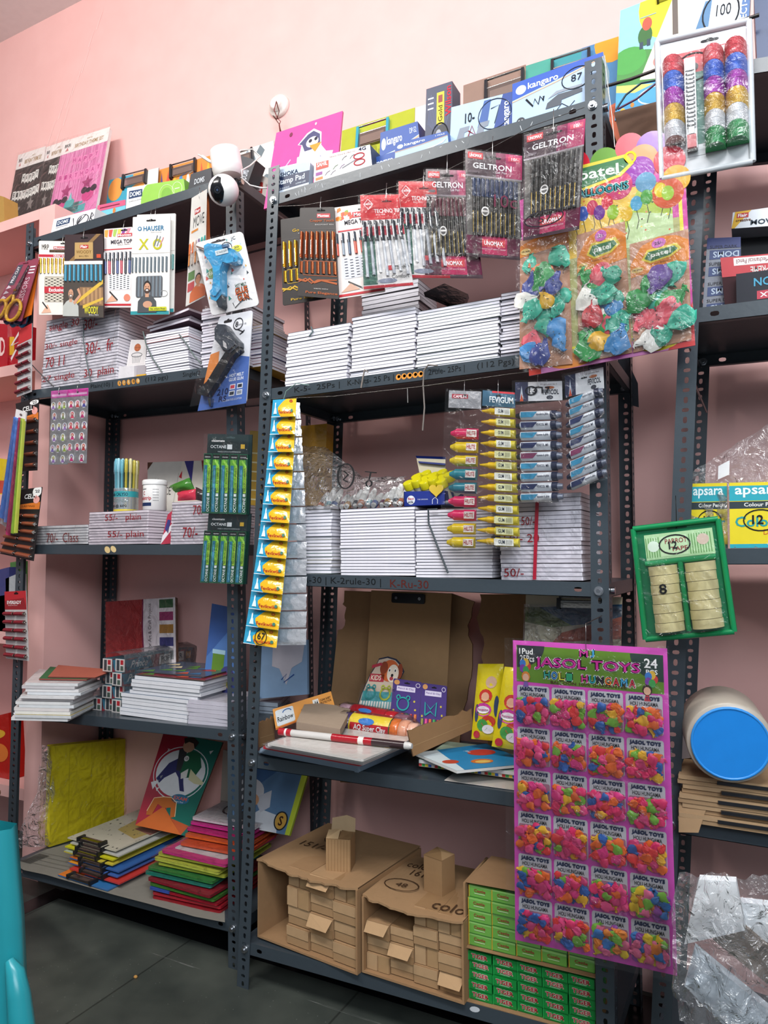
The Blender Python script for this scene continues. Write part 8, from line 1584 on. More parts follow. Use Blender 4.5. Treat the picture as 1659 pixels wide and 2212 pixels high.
# ---------------------------------------------------------------- middle rack: bottom shelf cartons (index 4)
def carton(lab, FL, FR, BR_, BLk, TFL, TFR, name='carton', seed=1, rows=4, cols=3, boxes=(), depthpx=None):
    pass
def bigbox(label, fl, fr, h, depth, seed, inner, open_left=0., marks=None):
    """open fronted corrugated carton; fl, fr = front lower corners on the shelf"""
    fl, fr = np.array(fl), np.array(fr); d = fr-fl; d[2] = 0; Wd = np.linalg.norm(d); d /= Wd; b_ = np.array([-d[1], d[0], 0]); z0 = max(fl[2], fr[2])+.001; th = .005
    o = np.array([fl[0], fl[1], z0]); xf = lambda u, v, z: o+d*u+b_*v+np.array([0, 0, z])
    t = thing('corrugated_carton', label, 'carton', xf(Wd/2, depth/2, 0), 'big open cartons on the bottom shelf')
    rr = random.Random(seed)
    for nm, (x0, y0, q0, x1, y1, q1) in {'bottom': (0, 0, 0, Wd, depth, th), 'left_side': (0, 0, th, th, depth, h-th), 'right_side': (Wd-th, 0, th, Wd, depth, h-th), 'back': (th, depth-th, th, Wd-th, depth, h-th)}.items():
        g = Bag(); g.cuboid(x0, y0, q0, x1, y1, q1, KR, 'kraft'); g.build(nm, t, xf)
    g = Bag(); n = 22; vs = []
    for k in range(n+1):
        u = Wd*k/n; e = rr.uniform(-.006, .004)-.012*math.sin(k/n*3.1); sag = -.006*math.sin(k/n*3.1)
        vs += [(u, e, h-th+sag), (u, e, h+sag), (u, depth, h-th), (u, depth, h)]
    g.add(vs, [(4*k+1, 4*k+5, 4*k+7, 4*k+3) for k in range(n)]+[(4*k, 4*k+2, 4*k+6, 4*k+4) for k in range(n)]+[(4*k, 4*k+4, 4*k+5, 4*k+1) for k in range(n)], '#a3815e', 'kraft')
    if marks:
        for m_ in marks:
            if m_[0] == 't': v, fc = glyphs(m_[1], False); g.add([(m_[2]+(m_[4]-m_[2])*x+(m_[3+0]*0), m_[3]+(m_[5]-m_[3])*y, h+.0008-.004*math.sin((m_[2]+(m_[4]-m_[2])*x)/Wd*3.1)*0) for x, y in v], fc, m_[6], 'ink')
            else: n_ = len(g.V); g.ring(m_[1], m_[2], m_[3], m_[4], .003, m_[5], h+.0008, n=16, asp=1)
    g.build('top', t, xf)
    for f_ in inner(xf, Wd, h): pass
    return t, xf, Wd
def smallcarton(p, w_, hh_, dd, label, group, rot=0., seed=0, flap='v', tilt=0., name='small_carton', parentxf=None):
    rr = random.Random(seed); c = ['#a98662', '#a07d5a', '#b08d68', '#9a7854'][seed % 4]
    g = Bag(); g.cuboid(-w_/2, 0, 0, w_/2, dd, hh_, c, 'kraft')
    y = -.0012
    def fr(x0, z0, x1, z1, cc, yy=y): g.cuboid(x0, yy-.0012, z0, x1, yy, z1, cc, 'kraft')
    a, b_ = '#b5946f', '#96754f'
    if flap == 'v': fr(-w_*.49, hh_*.01, -.002, hh_*.99, a); fr(.002, hh_*.01, w_*.49, hh_*.99, '#a98862')
    elif flap == 'h': fr(-w_*.49, hh_*.5, w_*.49, hh_*.99, a, y-.002); fr(-w_*.49, .002, w_*.49, hh_*.47, '#a58460')
    elif flap == 'o': fr(-w_*.49, .0, w_*.49, hh_*.45, '#9c7a56'); g.add([(-w_*.49, -.002, hh_*.98), (w_*.49, -.002, hh_*.98), (w_*.46, -.026, hh_*.55), (-w_*.44, -.022, hh_*.5)], [(0, 1, 2, 3), (3, 2, 1, 0)], a, 'kraft')
    o = g.build(name, None, None, (0, 0, 0)); o.location = tuple(p); o.rotation_euler = (0, tilt, rot); return tag(o, label, 'carton', group)
fl, fr = onB(4, (556, 2030)), onB(4, (772, 2108)); d = fr-fl; ang1 = math.atan2(d[1], d[0])
ht = B.at((735+0, 1920), fr[1])[2]; 
pt = CO+ray((775, 1921))*((fr[1]-CO[1])/ray((775, 1921))[1]); H1 = pt[2]-fr[2]
def inner1(xf, Wd, h):
    w_ = Wd*.235; k = 0; hs = h*.96/4; cw = Wd*.232; x0 = Wd*.285
    fl_ = [['h', 'h', 'h'], ['h', 'o', 'h'], ['v', 'h', 'h'], ['v', 'o', 'v']]
    for r in range(4):
        for c in range(3):
            p = xf(x0+cw*(c+.5), .012+.006*((r+c) % 2), .006+hs*r); smallcarton(p, cw*.97, hs*.97, .17, 'small brown carton, %s column, %s in the left open carton' % (['left', 'middle', 'right'][c], ordlab(r, 4)), 'small cartons packed in the left open carton', ang1, r*3+c, fl_[r][c])
    return []
DKM = '#4a3424'
bigbox('big brown open carton at the left of the bottom shelf, left third empty', fl, fr, H1, .30, 1, inner1, marks=[('t', '151/-', .03, .13, .11, .16, DKM), ('r', .11, .21, .045, .035, DKM), ('t', '49', .09, .2, .13, .23, DKM)])
fl, fr = onB(4, (782, 2106)), onB(4, (1003, 2172)); d = fr-fl; ang2 = math.atan2(d[1], d[0]); pt = CO+ray((1000, 1990))*((fr[1]-CO[1])/ray((1000, 1990))[1]); H2 = pt[2]-fr[2]
def inner2(xf, Wd, h):
    cw = Wd*.24; hs = h*.96/5
    lay_ = [(0, 0, 1, 'v'), (0, 1, 1, 'h'), (0, 2, 1, 'o'), (1, 0, 1, 'h'), (1, 1, 1, 'o'), (1, 2, 1, 'h'), (2, 0, 1, 'h'), (2, 1, 1, 'v'), (2, 2, 1, 'h'), (2, 3, 1, 'v'), (3, 0, 1, 'o'), (3, 1, 1, 'h'), (3, 2, 1, 'h'), (3, 3, 1, 'v')]
    for k, (c, r, s_, fl_) in enumerate(lay_):
        hs2 = h*.96/(4 if c > 1 else 4.6); p = xf(Wd*.02+cw*(c+.5), .014+.005*((r+c) % 2), .006+hs2*r); smallcarton(p, cw*.97, hs2*.97, .17, 'small brown carton, %s column, %s in the right open carton' % (['first', 'second', 'third', 'fourth'][c], ordlab(r, 4 if c > 1 else 3)), 'small cartons packed in the right open carton', ang2, k+2, fl_)
    return []
bigbox('big brown open carton in the centre of the bottom shelf, marked color', fl, fr, H2, .26, 2, inner2, marks=[('t', 'color', .02, .19, .09, .22, DKM), ('t', '161/-', .05, .15, .11, .18, DKM), ('r', .06, .09, .045, .03, DKM), ('t', '48', .045, .08, .075, .1, DKM), ('t', 'color', .17, .02, .27, .06, DKM)])
# two single cartons on top
for k, (pbl, pbr, ptop, dd, zt_, rot, lab) in enumerate((((704, 1883), (757, 1887), 1808, .06, fl[2]+H1, .0, 'lone ribbed carton with torn open top on the left big carton'), ((916, 1925), (955, 1940), 1838, .06, fl[2]+H2, .0, 'lone closed carton standing corner first on the centre big carton'))):
    zz_ = (onB(4, (560, 2030))[2]+.001+H1) if k == 0 else (onB(4, (800, 2106))[2]+.001+H2)
    p = atz(pbl, zz_); q = atz(pbr, zz_); d = q-p; L = np.linalg.norm(d[:2]); rot = math.atan2(d[1], d[0]); hh_ = vray((pbl[0], 1808 if k == 0 else 1845), p, q)[2]-zz_; hh_ = vray((pbl[0]+2, 1812 if k == 0 else 1848), p, q)[2]-zz_
    g = Bag(); g.cuboid(0, 0, 0, L, .055 if k == 0 else .052, hh_, '#a3815c', 'kraft')
    if k == 0:
        for q_ in range(8): g.cuboid(L*(q_+.2)/8, -.0006, .002, L*(q_+.6)/8, .0, hh_-.002, '#b08d66', 'kraft')
        g.add([(0, .055, hh_), (L, .055, hh_), (L*.98, .066, hh_+.03), (L*.6, .07, hh_+.036), (.0, .066, hh_+.028)], [(0, 1, 2, 3, 4)], '#b59a78', 'kraft'); g.add([(0, 0, hh_+.0005), (L*.5, 0, hh_+.0005), (L*.52, .02, hh_+.018), (0, .028, hh_+.012)], [(0, 1, 2, 3)], '#c0a078', 'kraft'); g.add([(L*.5, .0, hh_+.001), (L, 0, hh_+.001), (L, .03, hh_+.008), (L*.55, .03, hh_+.012)], [(0, 1, 2, 3)], '#8a6a48', 'kraft')
    else: g.add([(-.001, -.001, hh_), (L+.001, -.001, hh_), (L*.55, .03, hh_+.006), (.0, .054, hh_+.003)], [(0, 1, 2, 3)], '#8f6f4c', 'kraft'); g.add([(L, 0, hh_), (L, .052, hh_), (0, .054, hh_+.003), (L*.55, .03, hh_+.006)], [(0, 1, 2, 3)], '#a98862', 'kraft')
    o = g.build('small_carton', None, None, (0, 0, 0)); o.location = tuple([p[0], p[1], zz_+.001]); o.rotation_euler = (0, 0, rot); tag(o, lab, 'carton')
# small green boxes
def greenbox(W_, H_, D_, kind):
    g = Bag(); base = ['#178a3c', '#6fae4c'][kind]; g.cuboid(0, 0, 0, W_, D_, H_, base, 'gloss'); vs = lambda x0, z0, x1, z1, c, e: g.add([(x0*W_, -e, z0*H_), (x1*W_, -e, z0*H_), (x1*W_, -e, z1*H_), (x0*W_, -e, z1*H_)], [(0, 1, 2, 3)], c, 'gloss')
    def tx(s_, x0, z0, x1, z1, c, e): v, f = glyphs(s_, True); g.add([((x0+(x1-x0)*x)*W_, -e, (z0+(z1-z0)*y)*H_) for x, y in v], f, c, 'ink')
    if kind == 0:
        vs(.0, .0, 1, .1, '#0f6a2c', .0003)
        for dx, dz in ((-.012, 0), (.012, 0), (0, .04), (0, -.04)): tx('TIGER', .14+dx, .36+dz, .84+dx, .8+dz, '#e9d9cc', .0006)
        tx('TIGER', .14, .36, .84, .8, '#a81c24', .001); vs(.28, .22, .7, .26, '#cfe0cc', .0006)
    else:
        vs(.0, .86, 1, 1, '#8fc46c', .0003); vs(0, 0, 1, .06, '#3f7a34', .0003); tx('Castle', .24, .5, .74, .76, '#9a3a34', .001); vs(.26, .34, .72, .4, '#cfe0b4', .001)
    g.add([(0, -.0005, 0), (.04*W_, -.0005, 0), (.04*W_, -.0005, H_), (0, -.0005, H_)], [(0, 1, 2, 3)], '#c9a83c' if kind else '#22a04c', 'gloss')
    return g.build('crayon_box', None, None, (0, 0, 0))
fl, fr = onB(4, (1012, 2175)), onB(4, (1292, 2246)); fl[1] = max(fl[1], .012); d = fr-fl; d[2] = 0; 
x_0, x_1 = xb((1014, 2170), .015), xrb2-.05
z0 = zs('B', 4, np.array([x_0, 0, 0])); zc1 = B.at((1014, 2052), .015)[2]; zc2 = B.at((1018, 2040), .015)[2]; zc3 = B.at((1018, 1912), .015)[2]
nc = 5; cw = (x_1-x_0)/nc; rh = (zc1-z0-.003)/5
for kind, (za, zb_n, nr, nm, lb) in enumerate(((z0+.003, zc1, 5, 'lower', 'bright green box lettered in red and white'), (zc1+.012, zc3, 5, 'upper', 'leaf green box with dull red lettering'))):
    rh = (zb_n-za)/nr; proto = greenbox(cw*.97, rh*.965, .12, kind); proto.location = (x_0, .015, za); tag(proto, '%s, bottom row, first column of the %s carton' % (lb, nm), 'small box', 'green boxes in the %s carton' % nm)
    rr = random.Random(3+kind)
    zz_ = lambda x: zs('B', 4, np.array([x, 0, 0]))-z0
    for r in range(nr):
        for c in range(nc):
            if r == 0 and c == 0: continue
            o = dup(proto, (c*cw+rr.uniform(-.0012, .0012), rr.uniform(-.002, .003), r*rh+zz_(x_0+c*cw)), '%s, %s row, %s column of the %s carton' % (lb, ['bottom', 'second', 'third', 'fourth', 'top'][r], ['first', 'second', 'third', 'fourth', 'fifth'][c], nm))
for k, (za, zb_) in enumerate(((z0+.001, zc1+.004), (zc1+.0095, zc3+.006))):
    sh = zs('B', 4, np.array([x_1, 0, 0]))-z0
    t = thing('corrugated_carton', ['lower open carton holding bright green lettered boxes by the right post', 'upper open carton holding leaf green boxes, flap raised'][k], 'carton', (.5*(x_0+x_1), .07, za), 'open cartons of green boxes')
    xf = lambda x, y, z: np.array([x, y, z+sh*(x-x_0)/(x_1-x_0)])
    g = Bag(); g.cuboid(x_0-.008, .006, za, x_0-.003, .16, zb_, KR, 'kraft'); g.build('left_side', t, xf)
    g = Bag(); g.cuboid(x_0-.008, .004, za-.0005, x_1+.004, .16, za+.0012, KR, 'kraft'); g.build('bottom', t, xf)
    g = Bag(); g.cuboid(x_0-.008, .150, za, x_1+.004, .155, zb_, KR, 'kraft'); g.build('back', t, xf)
    if k: g = Bag(); g.add([(x_0-.006, .01, zb_), (x_1, .01, zb_+.003), (x_1, .13, zb_+.015), (x_0+.02, .12, zb_+.022)], [(0, 1, 2, 3), (3, 2, 1, 0)], '#8f6f50', 'kraft'); g.build('flap', t, xf)
# ---------------------------------------------------------------- right rack goods
c3 = lambda lv, v, TL, TR, BR, BL: lev_quad(B, 'C', lv, v, TL, TR, BR, BL)
def artdoms(g):
    for y in (.02, .24, .5, .72): g.rect(.1, y, 1, y+.12, '#22386a', .0006); g.text('DOMS', .95, y+.1, .2, y+.02, '#b9c6d6', .001, True); g.text('SUPER DARK', .1, y+.14, .9, y+.18, '#3a3a40', .001)
    g.rect(0, .86, 1, 1, '#1c2c6a', .0007)
boxitem('pencil_box_pack', 'wrapped pack of grey pencil boxes with blue bands at the left of right rack shelf', 'pencil boxes', c3(1, .06, (1528, 515), (1600, 512), (1600, 655), (1516, 660)), .12, '#8a8d96', 'wrap', art=artdoms, side='#5a6070')
boxitem('pencil_box', 'red topped black mechanical pencil box with upside down lettering', 'pencil box', c3(1, .04, (1556, 557), (1700, 545), (1700, 640), (1566, 655)), .1, '#3a1c20', 'gloss', art=lambda g: (g.rect(0, .62, 1, 1, '#b8202c', .0006), g.rect(.2, .82, 1, .97, '#e4dcd8', .0008), g.text('0.7mm Mechanical Pencil', .95, .94, .24, .85, '#7a2a30', .001), g.text('SUPREME', .85, .78, .45, .64, '#d9d4d0', .001, True)))
zx = B.at((1566, 556), .04)[2]
f = quad(B.at((1590, 592), .01), B.at((1720, 575), .01), B.at((1720, 636), .01), B.at((1591, 655), .01), (0, -1, 0)); bl = f(0, 0); bl[2] = zs('C', 1, bl)+.001; br = f(1, 0); br[2] = zs('C', 1, br)+.001; f = quad(f(0, 1), f(1, 1), br, bl, (0, -1, 0))
boxitem('pencil_box', 'black pen box with blue upside down letters and a red label', 'pencil box', f, .03, '#33343a', 'gloss', art=lambda g: (g.text('HTRON', .98, .78, .3, .5, '#4f9ab8', .001, True), g.rect(.35, .06, 1, .34, '#b0203a', .0006), g.text('OMAX', .9, .28, .4, .12, '#f0eeee', .001, True)), topc='#25262a')
f = quad(B.at((1577, 520), .1), B.at((1720, 505), .1), B.at((1720, 545), .1), B.at((1578, 560), .1), (0, -1, 0))
boxitem('pen_tray', 'black glossy tray of dark pens on top of the red box', 'pens', f, .1, '#232326', 'gloss')
for k in range(6):
    g = Bag(); a = B.at((1592+16*k, 516-1.5*k), .12); g.tube([a, a+[0, 0, .012], a+[0, .0, .016]], [.006, .0055, .003], ['#6a5a54', '#2a3a7a', '#3a5a4a', '#5a2a30', '#3a3a3a', '#55555a'][k], 'plastic', 8); tag(g.build('pen'), 'dark pen cap standing in the tray under the white box, %s from left' % ['first', 'second', 'third', 'fourth', 'fifth', 'sixth'][k], 'pen')
f = quad(B.at((1583, 459), .05), B.at((1720, 440), .05), B.at((1720, 484), .05), B.at((1580, 494), .05), (0, -1, 0))
boxitem('pencil_box', 'white and yellow box lettered MOVE at the top of the right pile', 'pencil box', f, .12, '#e4e8ec', art=lambda g: (g.poly([(0, 0), (.04, 1), (.3, 1), (.05, 0)], '#e8b42c', .0005), g.rect(.07, .6, .26, .88, '#c0302c', .0008), g.text('Flair', .09, .65, .24, .84, '#fff', .001, True), g.text('creative', .06, .38, .3, .54, '#6a3a1c', .001, True), g.text('MOVE', .3, .14, .7, .42, '#3a4450', .001, True)), side='#8d9298')
# apsara pencils
def artaps(g): g.rect(0, 0, 1, 1, '#e0cc1c', .0004); g.rect(0, 0, 1, .06, '#22a0b0', .0006); g.rect(0, .72, 1, .95, '#22a0b0', .0006); g.text('apsara', .1, .77, .9, .92, '#e4f2f2', .001, True); g.rect(0, .6, 1, .71, '#26353c', .0006); g.text('Colour Pencils', .26, .63, .95, .69, '#e9e9e4', .001, True); g.text('Colour', .1, .32, .95, .48, '#2f9a9a', .001, True); g.text('Dream', .6, .2, .98, .28, '#c96a2c', .001); g.ring(.55, .42, .3, .16, .018, '#15161a', .0014, asp=.8); g.text('12', .4, .36, .6, .5, '#15161a', .0016, True)
boxitem('pencil_box', 'yellow and turquoise colour pencil box with circled 12 in a clear bag', 'pencil box', c3(2, .02, (1575, 1043), (1700, 1040), (1700, 1184), (1577, 1186)), .04, '#d9c41c', 'gloss', art=artaps)
boxitem('pencil_box', 'yellow colour pencil box partly behind the rack post in a clear bag', 'pencil box', c3(2, .05, (1490, 1045), (1570, 1043), (1572, 1182), (1484, 1184)), .04, '#d9c41c', 'gloss', art=artaps)
f = pq(B, .01, (1490, 1010), (1700, 880), (1700, 1185), (1480, 1185)); g = Bag(); rr = random.Random(3); H = [[rr.uniform(-.01, .012) for _ in range(15)] for _ in range(15)]
g.grid(0, 0, 1, 1, 14, 14, '#ffffff', lambda u, v: -.02-.05*v+H[int(v*14+.01)][int(u*14+.01)]*1.5, 'bagfilm'); g.grid(.3, .72, .42, .86, 3, 3, '#e0e0e2', lambda u, v: -.04, 'paper'); tag(g.build('clear_bag', None, f), 'tall clear crinkled bag around the yellow colour pencil boxes', 'bag')
g = Bag(); g.tube([B.at((1501, 830), .01), B.at((1526, 890), .30)], .0025, '#6a5f62', 'metal', 6); tag(g.build('nail'), 'long thin wire pin slanting behind the right rack post', 'pin')
# parcel tape roll and flattened cartons
zc = B.at((1560, 1640), .03)[2]; zb = zs('C', 3, B.at((1560, 1760), .03))+.001
rr = random.Random(5); k = 0; z = zb
top_z = B.at((1560, 1670), .02)[2]
nC = 5; th = (top_z-zb)/nC
for k in range(nC):
    x0 = xb((1462+6*(k % 2), 1700), -.0)+rr.uniform(-.003, .006); z = zb+k*th
    g = Bag(); g.cuboid(x0, -.02+.006*(k % 2), z, x0+.42, .25, z+th*.42, '#a58766', 'kraft'); g.cuboid(x0+.004, -.016, z+th*.42, x0+.42, .25, z+th*.5, '#6b4f38', 'kraft'); g.cuboid(x0+.002, -.022+.004*(k % 2), z+th*.5, x0+.42, .25, z+th*.94, '#b09270', 'kraft')
    g.cuboid(x0+.07, -.024, z+th*.4, x0+.42, -.01, z+th*.75, '#1f2226', 'plastic')
    tag(g.build('flattened_carton'), 'flattened brown carton, %s under the tape roll' % ordlab(k, nC), 'carton', 'flattened cartons on the right rack')
a = B.at((1466, 1722), -.01); g = Bag(); g.add([a, a+[.05, -.005, -.01], a+[.035, -.02, -.055], a+[.0, -.02, -.06]], [(0, 1, 2, 3), (3, 2, 1, 0)], '#a58766', 'kraft'); tag(g.build('carton_flap'), 'loose bent carton flap hanging below the flattened cartons', 'carton')
cc = B.at((1577, 1602), -.055); rad = .069; sc = 1
c = np.array([cc[0], -.055, top_z+rad*1.32+.001]); P = ray((1577, 1605)); c = CO+P*((-.055-CO[1])/P[1])
Rr = c[2]-top_z-.001; Rr = min(max(Rr, .05), .075)
c[2] = top_z+Rr+.001
ax = np.array([-.18, 1, .1]); ax /= np.linalg.norm(ax); e1 = np.cross(ax, [0, 0, 1.]); e1 /= np.linalg.norm(e1); e2 = np.cross(e1, ax); xf = lambda a, b, h: c+e1*a+e2*b+ax*h
t = thing('tape_roll', 'large frosted packing tape roll with a bright blue end disc', 'tape roll', c-[0, 0, Rr])
g = Bag(); g.lathe([(Rr*.6, .0), (Rr*.97, .0), (Rr, .004), (Rr, .115), (Rr*.97, .12), (Rr*.6, .12)], '#b4aa9c', 'plastic', 40, cap=False); g.build('tape', t, xf)
g = Bag(); g.lathe([(Rr*.84, -.004), (Rr*.86, -.006), (Rr*.9, -.006), (Rr*.9, .002)], '#2f8fe0', 'plastic', 40); g.add([(Rr*.85*math.cos(q*.157), Rr*.85*math.sin(q*.157), -.0045) for q in range(40)], [tuple(range(40))], '#1f86dd', 'plastic'); g.build('end_disc', t, xf)
f = pq(B, .1, (1470, 1568), (1500, 1568), (1500, 1636), (1470, 1640)); boxitem('white_carton', 'small white box standing behind the packing tape roll', 'box', f, .05, '#b9b4ba')
# bag of white foam sheets in the lower right foreground
def fg(p, y): return CO+ray(p)*((y-CO[1])/ray(p)[1])
Yf = -.30
t = thing('clear_bag', 'clear plastic bag of white rectangular blocks in the lower right foreground', 'bag', fg((1560, 2212), Yf)*[1, 1, 0]+[0, 0, .30])
for k, (Q, y, c_) in enumerate(((((1510, 1900), (1590, 1905), (1610, 2010), (1478, 2040)), Yf+.03, '#f4f8fa'), (((1500, 2050), (1680, 2200), (1680, 2330), (1478, 2130)), Yf, '#eaf4fc'), (((1560, 1960), (1700, 2080), (1700, 2160), (1540, 2030)), Yf+.04, '#8a7a6c'), (((1600, 1950), (1700, 1960), (1700, 2050), (1610, 2020)), Yf+.05, '#eef4f8'))):
    f = quad(fg(Q[0], y), fg(Q[1], y), fg(Q[2], y), fg(Q[3], y), (0, -1, 0)); g = Bag().box(0, 0, 1, 1, -.02, 0, c_, 'foam'); g.build('white_block', t, f)
out = [(1460, 1935), (1500, 1900), (1560, 1885), (1659, 1905), (1760, 1940), (1800, 2300), (1560, 2300), (1490, 2200), (1470, 2080), (1452, 1990)]
f = quad(fg((1450, 1890), Yf-.02), fg((1760, 1890), Yf-.02), fg((1760, 2300), Yf-.02), fg((1450, 2300), Yf-.02), (0, -1, 0)); rr = random.Random(6); H = [[rr.uniform(-.008, .010) for _ in range(19)] for _ in range(19)]
g = Bag(); g.grid(0, 0, 1, 1, 18, 18, '#ffffff', lambda u, v: H[int(v*18+.01)][int(u*18+.01)]*1.6-.02*(1-math.sin(math.pi*u)), 'crumple')
g.V = [tuple(f(u+(.12*max(v-.82, 0)/.18*(.4-u)+.16*max(.35-v, 0)/.35*(1-u)), v-.05*(v > .9)*abs(u-.4), w)) for u, v, w in g.V]; g.build('bag', t)
# ---------------------------------------------------------------- left edge: niche goods, chair, hand
N_ = Plane((0, .2, 0), 0)
def niche(i, Q, col, fin, name, lab, cat, art=None, d=.06, v=0.):
    f = pq(N_, v, *Q); b0, b1 = f(0, 0), f(1, 0); zf = lz[i]+.001; b0[2] = b1[2] = zf; f = quad(f(0, 1), f(1, 1), b1, b0, f.n); boxitem(name, lab, cat, f, d, col, fin, art=art)
lz[0] = top
niche(1, ((-30, 698), (16, 700), (16, 784), (-30, 786)), '#a81424', 'wrap', 'snack_packet', 'red glossy packet at the far left niche, left one', 'packet', lambda g: g.text('RED', .3, .3, .9, .7, '#e9c4c0', .001, True))
niche(1, ((18, 698), (52, 700), (52, 780), (18, 783)), '#a81424', 'wrap', 'snack_packet', 'red glossy packet with white swirl beside the slanted batteries', 'packet', lambda g: (g.stroke([(.2, .2), (.8, .6), (.2, .5), (.8, .85)], .08, '#e4d4d4', .001), g.rect(.1, .3, .4, .7, '#d9a42c', .0008)), v=.01)
niche(2, ((-40, 985), (14, 992), (14, 1064), (-40, 1066)), '#d9bc14', 'wrap', 'snack_packet', 'yellow packet in the third niche at the far left', 'packet', lambda g: g.rect(.3, .05, 1, .4, '#b8422c', .0008))
for k, (Q, c, lab) in enumerate(((((-20, 1235), (20, 1225), (20, 1300), (-20, 1310)), '#2f3f7a', 'navy packet leaning in the fourth niche'), (((12, 1250), (36, 1240), (40, 1330), (14, 1340)), '#b4bcc0', 'silver packet beside the navy packet in the fourth niche'), (((22, 1215), (40, 1212), (42, 1262), (24, 1262)), '#3f7a3c', 'green packet peeking up in the fourth niche'), (((-20, 1290), (14, 1285), (16, 1352), (-20, 1356)), '#8fa3b8', 'pale blue plastic tub in the fourth niche'))): niche(3, Q, c, 'wrap', 'snack_packet', lab, 'packet', v=.0 if k != 2 else .08, d=.04)
niche(4, ((-60, 1560), (18, 1540), (22, 1790), (-60, 1790)), '#b01c14', 'wrap', 'snack_packet', 'large red and orange foil packet low at the left edge', 'packet', lambda g: (g.ell(.7, .4, .25, .15, '#d9742c', .001), g.ell(.6, .7, .3, .08, '#d9a42c', .001)), v=.02)
niche(0, ((-40, 412), (8, 425), (10, 470), (-40, 474)), '#b08a4c', 'kraft', 'paper_bag', 'tan paper bag corner on the ledge at the left edge', 'bag', v=-.02)
# turquoise plastic chair, its back edge in view
Yc = -1.1
P = lambda p: fg(p, Yc)
t = thing('plastic_chair', 'turquoise plastic chair back at the lower left corner', 'chair', [P((-160, 2400))[0], Yc, 0])
ctr = [(-2, 1800), (6, 1900), (14, 2000), (18, 2100), (22, 2212), (30, 2330)]
g = Bag(); vs = []
for p in ctr:
    a = P((p[0], p[1])); 
    for (dx, dy) in ((-.26, .03), (-.20, .005), (-.05, -.004), (-.008, 0), (.0, .012), (-.008, .024), (-.05, .020), (-.2, .03), (-.26, .045)): vs.append(a+[dx, dy, 0])
g.add(vs, [(9*i+j, 9*i+(j+1) % 9, 9*i+9+(j+1) % 9, 9*i+9+j) for i in range(5) for j in range(9)], '#1f8a94', 'plastic', True); g.build('backrest', t)
g = Bag(); g.tube([P((20, 2075)), P((32, 2100)), P((40, 2150)), P((46, 2212)), P((56, 2330))], [.004, .008, .010, .011, .012], '#1f8a94', 'plastic', 10); g.build('armrest', t)
zs_ = .42; xs = P((30, 2330))[0]
g = Bag(); g.cuboid(xs-.30, Yc-.42, zs_, xs+.02, Yc+.02, zs_+.02, '#1f8a94', 'plastic'); g.build('seat', t)
a = P((30, 2330)); g = Bag(); g.cuboid(a[0]-.27, Yc, zs_, a[0]-.0, Yc+.025, a[2]+.02, '#1f8a94', 'plastic'); g.build('back_panel', t)
for (x, y) in ((-.28, -.4), (0, -.4), (-.28, 0), (0, 0)): g = Bag(); g.tube([(xs+x, Yc+y, zs_), (xs+x*1.05, Yc+y*1.05, 0)], [.022, .016], '#1f8a94', 'plastic', 8); g.build('leg', t)
# seated person at the left edge: only the knuckles on the knee come into the frame
Yh = -.35; H0 = fg((2, 1690), Yh)
t = thing('person', 'person seated mostly outside the left edge, only knuckles of a relaxed hand visible', 'person', (H0[0]-.5, Yh, 0))
V = []; Ed = []; Rd = []; LB = []; lab_ = 1
def chain(pts, rs, prev=None):
    out = []
    for p, r in zip(pts, rs):
        V.append(tuple(H0+np.array(p)-np.array(t.location))); Rd.append(r); LB.append(0 if lab_ == 1 and (p[2] > .42 or p[0] > -.36) else lab_)
        if prev is not None: Ed.append((prev, len(V)-1))
        prev = len(V)-1; out.append(prev)
    return out
sp = chain([(-.62, -.1, -.06), (-.61, -.1, .1), (-.59, -.1, .26), (-.57, -.1, .38), (-.56, -.1, .435), (-.55, -.1, .485), (-.53, -.1, .54), (-.52, -.1, .59), (-.53, -.1, .65), (-.54, -.1, .70)], [.13, .115, .12, .10, .052, .046, .066, .08, .088, .058])
for s_ in (1, -1):
    lab_ = 2; chain([(-.57, -.1+s_*.09, -.07), (-.36, -.1+s_*.13, -.05), (-.19, -.1+s_*.13, -.065), (-.22, -.1+s_*.13, -.28), (-.25, -.1+s_*.13, -.47), (-.2, -.1+s_*.13, -.52), (-.1, -.1+s_*.13, -.53)], [.085, .078, .06, .052, .038, .036, .025], sp[0])
lab_ = 1; ar = chain([(-.565, .04, .38), (-.54, .08, .27), (-.47, .08, .10), (-.33, .05, .035), (-.17, .015, -.0), (-.115, .01, -.008), (-.075, .0, -.004)], [.06, .052, .044, .038, .03, .025, .03], sp[3])
al = chain([(-.565, -.24, .38), (-.52, -.29, .24), (-.44, -.28, .06), (-.3, -.25, .02), (-.22, -.24, .01)], [.06, .05, .042, .034, .03], sp[3])
for w_, (ox, oy, oz) in ((ar[-1], (0, 0, 0)), (al[-1], (-.145, -.24, .018))):
    for k in range(4):
        dz = oz+.027-.018*k; dy = oy-.012+.004*k; L = [.9, 1, .95, .8][k]
        chain([(ox-.035, dy, dz), (ox-.008+.002*L, dy-.004, dz+.002), (ox+.004*L, dy-.028*L, dz-.002), (ox-.018, dy-.04*L, dz-.004), (ox-.032, dy-.03*L, dz-.004)], [.0125, .0105, .0092, .0085, .0075], w_)
    chain([(ox-.055, oy-.022, oz+.022), (ox-.03, oy-.042, oz+.02), (ox-.012, oy-.05, oz+.006), (ox-.006, oy-.05, oz-.008)], [.015, .012, .0105, .0085], w_)
chain([(-.435, -.1, .595), (-.425, -.1, .585)], [.016, .012], sp[-3])
me = bpy.data.meshes.new('body'); me.from_pydata(V, Ed, []); o = bpy.data.objects.new('body', me); COL.objects.link(o); o.parent = t
md = o.modifiers.new('s', 'SKIN')
for i, r in enumerate(Rd): me.skin_vertices[0].data[i].radius = (r, r)
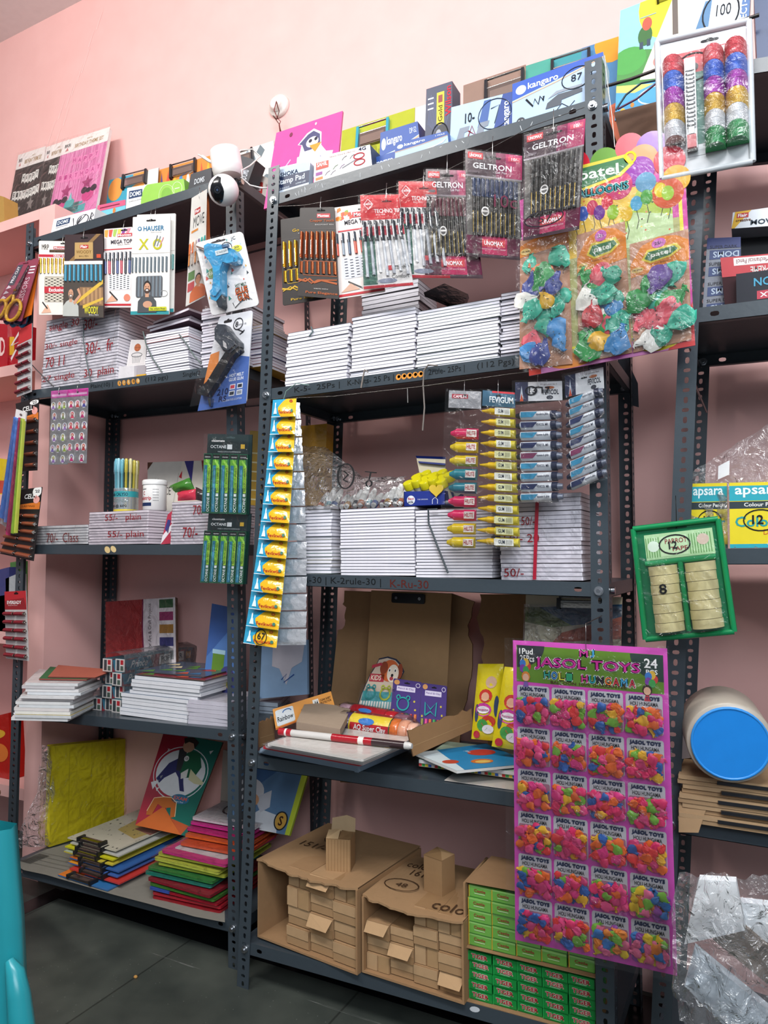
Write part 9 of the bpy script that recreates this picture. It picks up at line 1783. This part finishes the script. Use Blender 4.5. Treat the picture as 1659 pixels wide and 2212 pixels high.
me.skin_vertices[0].data[0].use_root = True; md.use_smooth_shade = True
sb_ = o.modifiers.new('d', 'SUBSURF'); sb_.levels = 2
pnode('skin_tone', ('#8a5a44', '#9a6a50'), .5, None, .1, 60); pnode('shirt_cloth', ('#5a4a52', '#645460'), .9, None, .3, 80); pnode('trouser_cloth', ('#2c3040', '#343848'), .9, None, .3, 80)
m2 = bpy.data.meshes.new_from_object(o.evaluated_get(bpy.context.evaluated_depsgraph_get())); o.modifiers.clear(); o.data = m2; m2.materials.clear()
for n_ in ('skin_tone', 'shirt_cloth', 'trouser_cloth'): m2.materials.append(MATS[n_])
SM_ = [(np.array(V[a])*(1-u)+np.array(V[b])*u, Rd[a]*(1-u)+Rd[b]*u, LB[b]) for a, b in Ed for u in (.1, .4, .7, 1)]; VA = np.array([q[0] for q in SM_]); RA = np.array([q[1] for q in SM_])
for q in m2.polygons: q.material_index = SM_[int(np.argmin(((VA-np.array(q.center))**2).sum(1)-RA**2))][2]
hc = H0+np.array([-.53, -.1, .625])
g = Bag().sphere(tuple(hc+[-.03, 0, .035]), (.094, .09, .1), '#1c1614', 'skin', 16, 10); g.build('hair', t)
for s_ in (1, -1): g = Bag().sphere(tuple(hc+[.084, s_*.03, .0]), .011, '#e9e4e0', 'gloss', 8, 6); g.sphere(tuple(hc+[.0925, s_*.03, .0]), .005, '#1c1210', 'gloss', 6, 5); g.build('eye', t)
g = Bag(); g.tube([hc+[.078, -.022, -.055], hc+[.088, 0, -.057], hc+[.078, .022, -.055]], [.003, .006, .003], '#7a3a34', 'skin', 6); g.build('mouth', t)
for s_ in (1, -1): g = Bag().sphere(tuple(hc+[-.01, s_*.086, -.01]), (.014, .008, .026), '#8f6049', 'skin', 8, 6); g.build('ear', t)
st = H0*[1, 1, 0]+[-.6, -.1, 0]; zs_ = H0[2]-.19
t2 = thing('plastic_stool', 'dark stool under the seated person, outside the left edge', 'stool', st)
g = Bag().cuboid(st[0]-.17, st[1]-.17, zs_-.03, st[0]+.17, st[1]+.17, zs_, '#3a3434', 'plastic'); g.build('seat', t2)
for x in (-.14, .14):
    for y in (-.14, .14): g = Bag(); g.tube([(st[0]+x, st[1]+y, zs_-.02), (st[0]+x*1.1, st[1]+y*1.1, 0)], .016, '#3a3434', 'plastic', 8); g.build('leg', t2)
# crumb on the floor
a = atz((293, 2110), .003); g = Bag().sphere(tuple(a), (.006, .005, .004), '#b98a4a', 'paper', 8, 5); tag(g.build('floor_crumb'), 'small tan crumb lying on the dark stone floor', 'crumb')
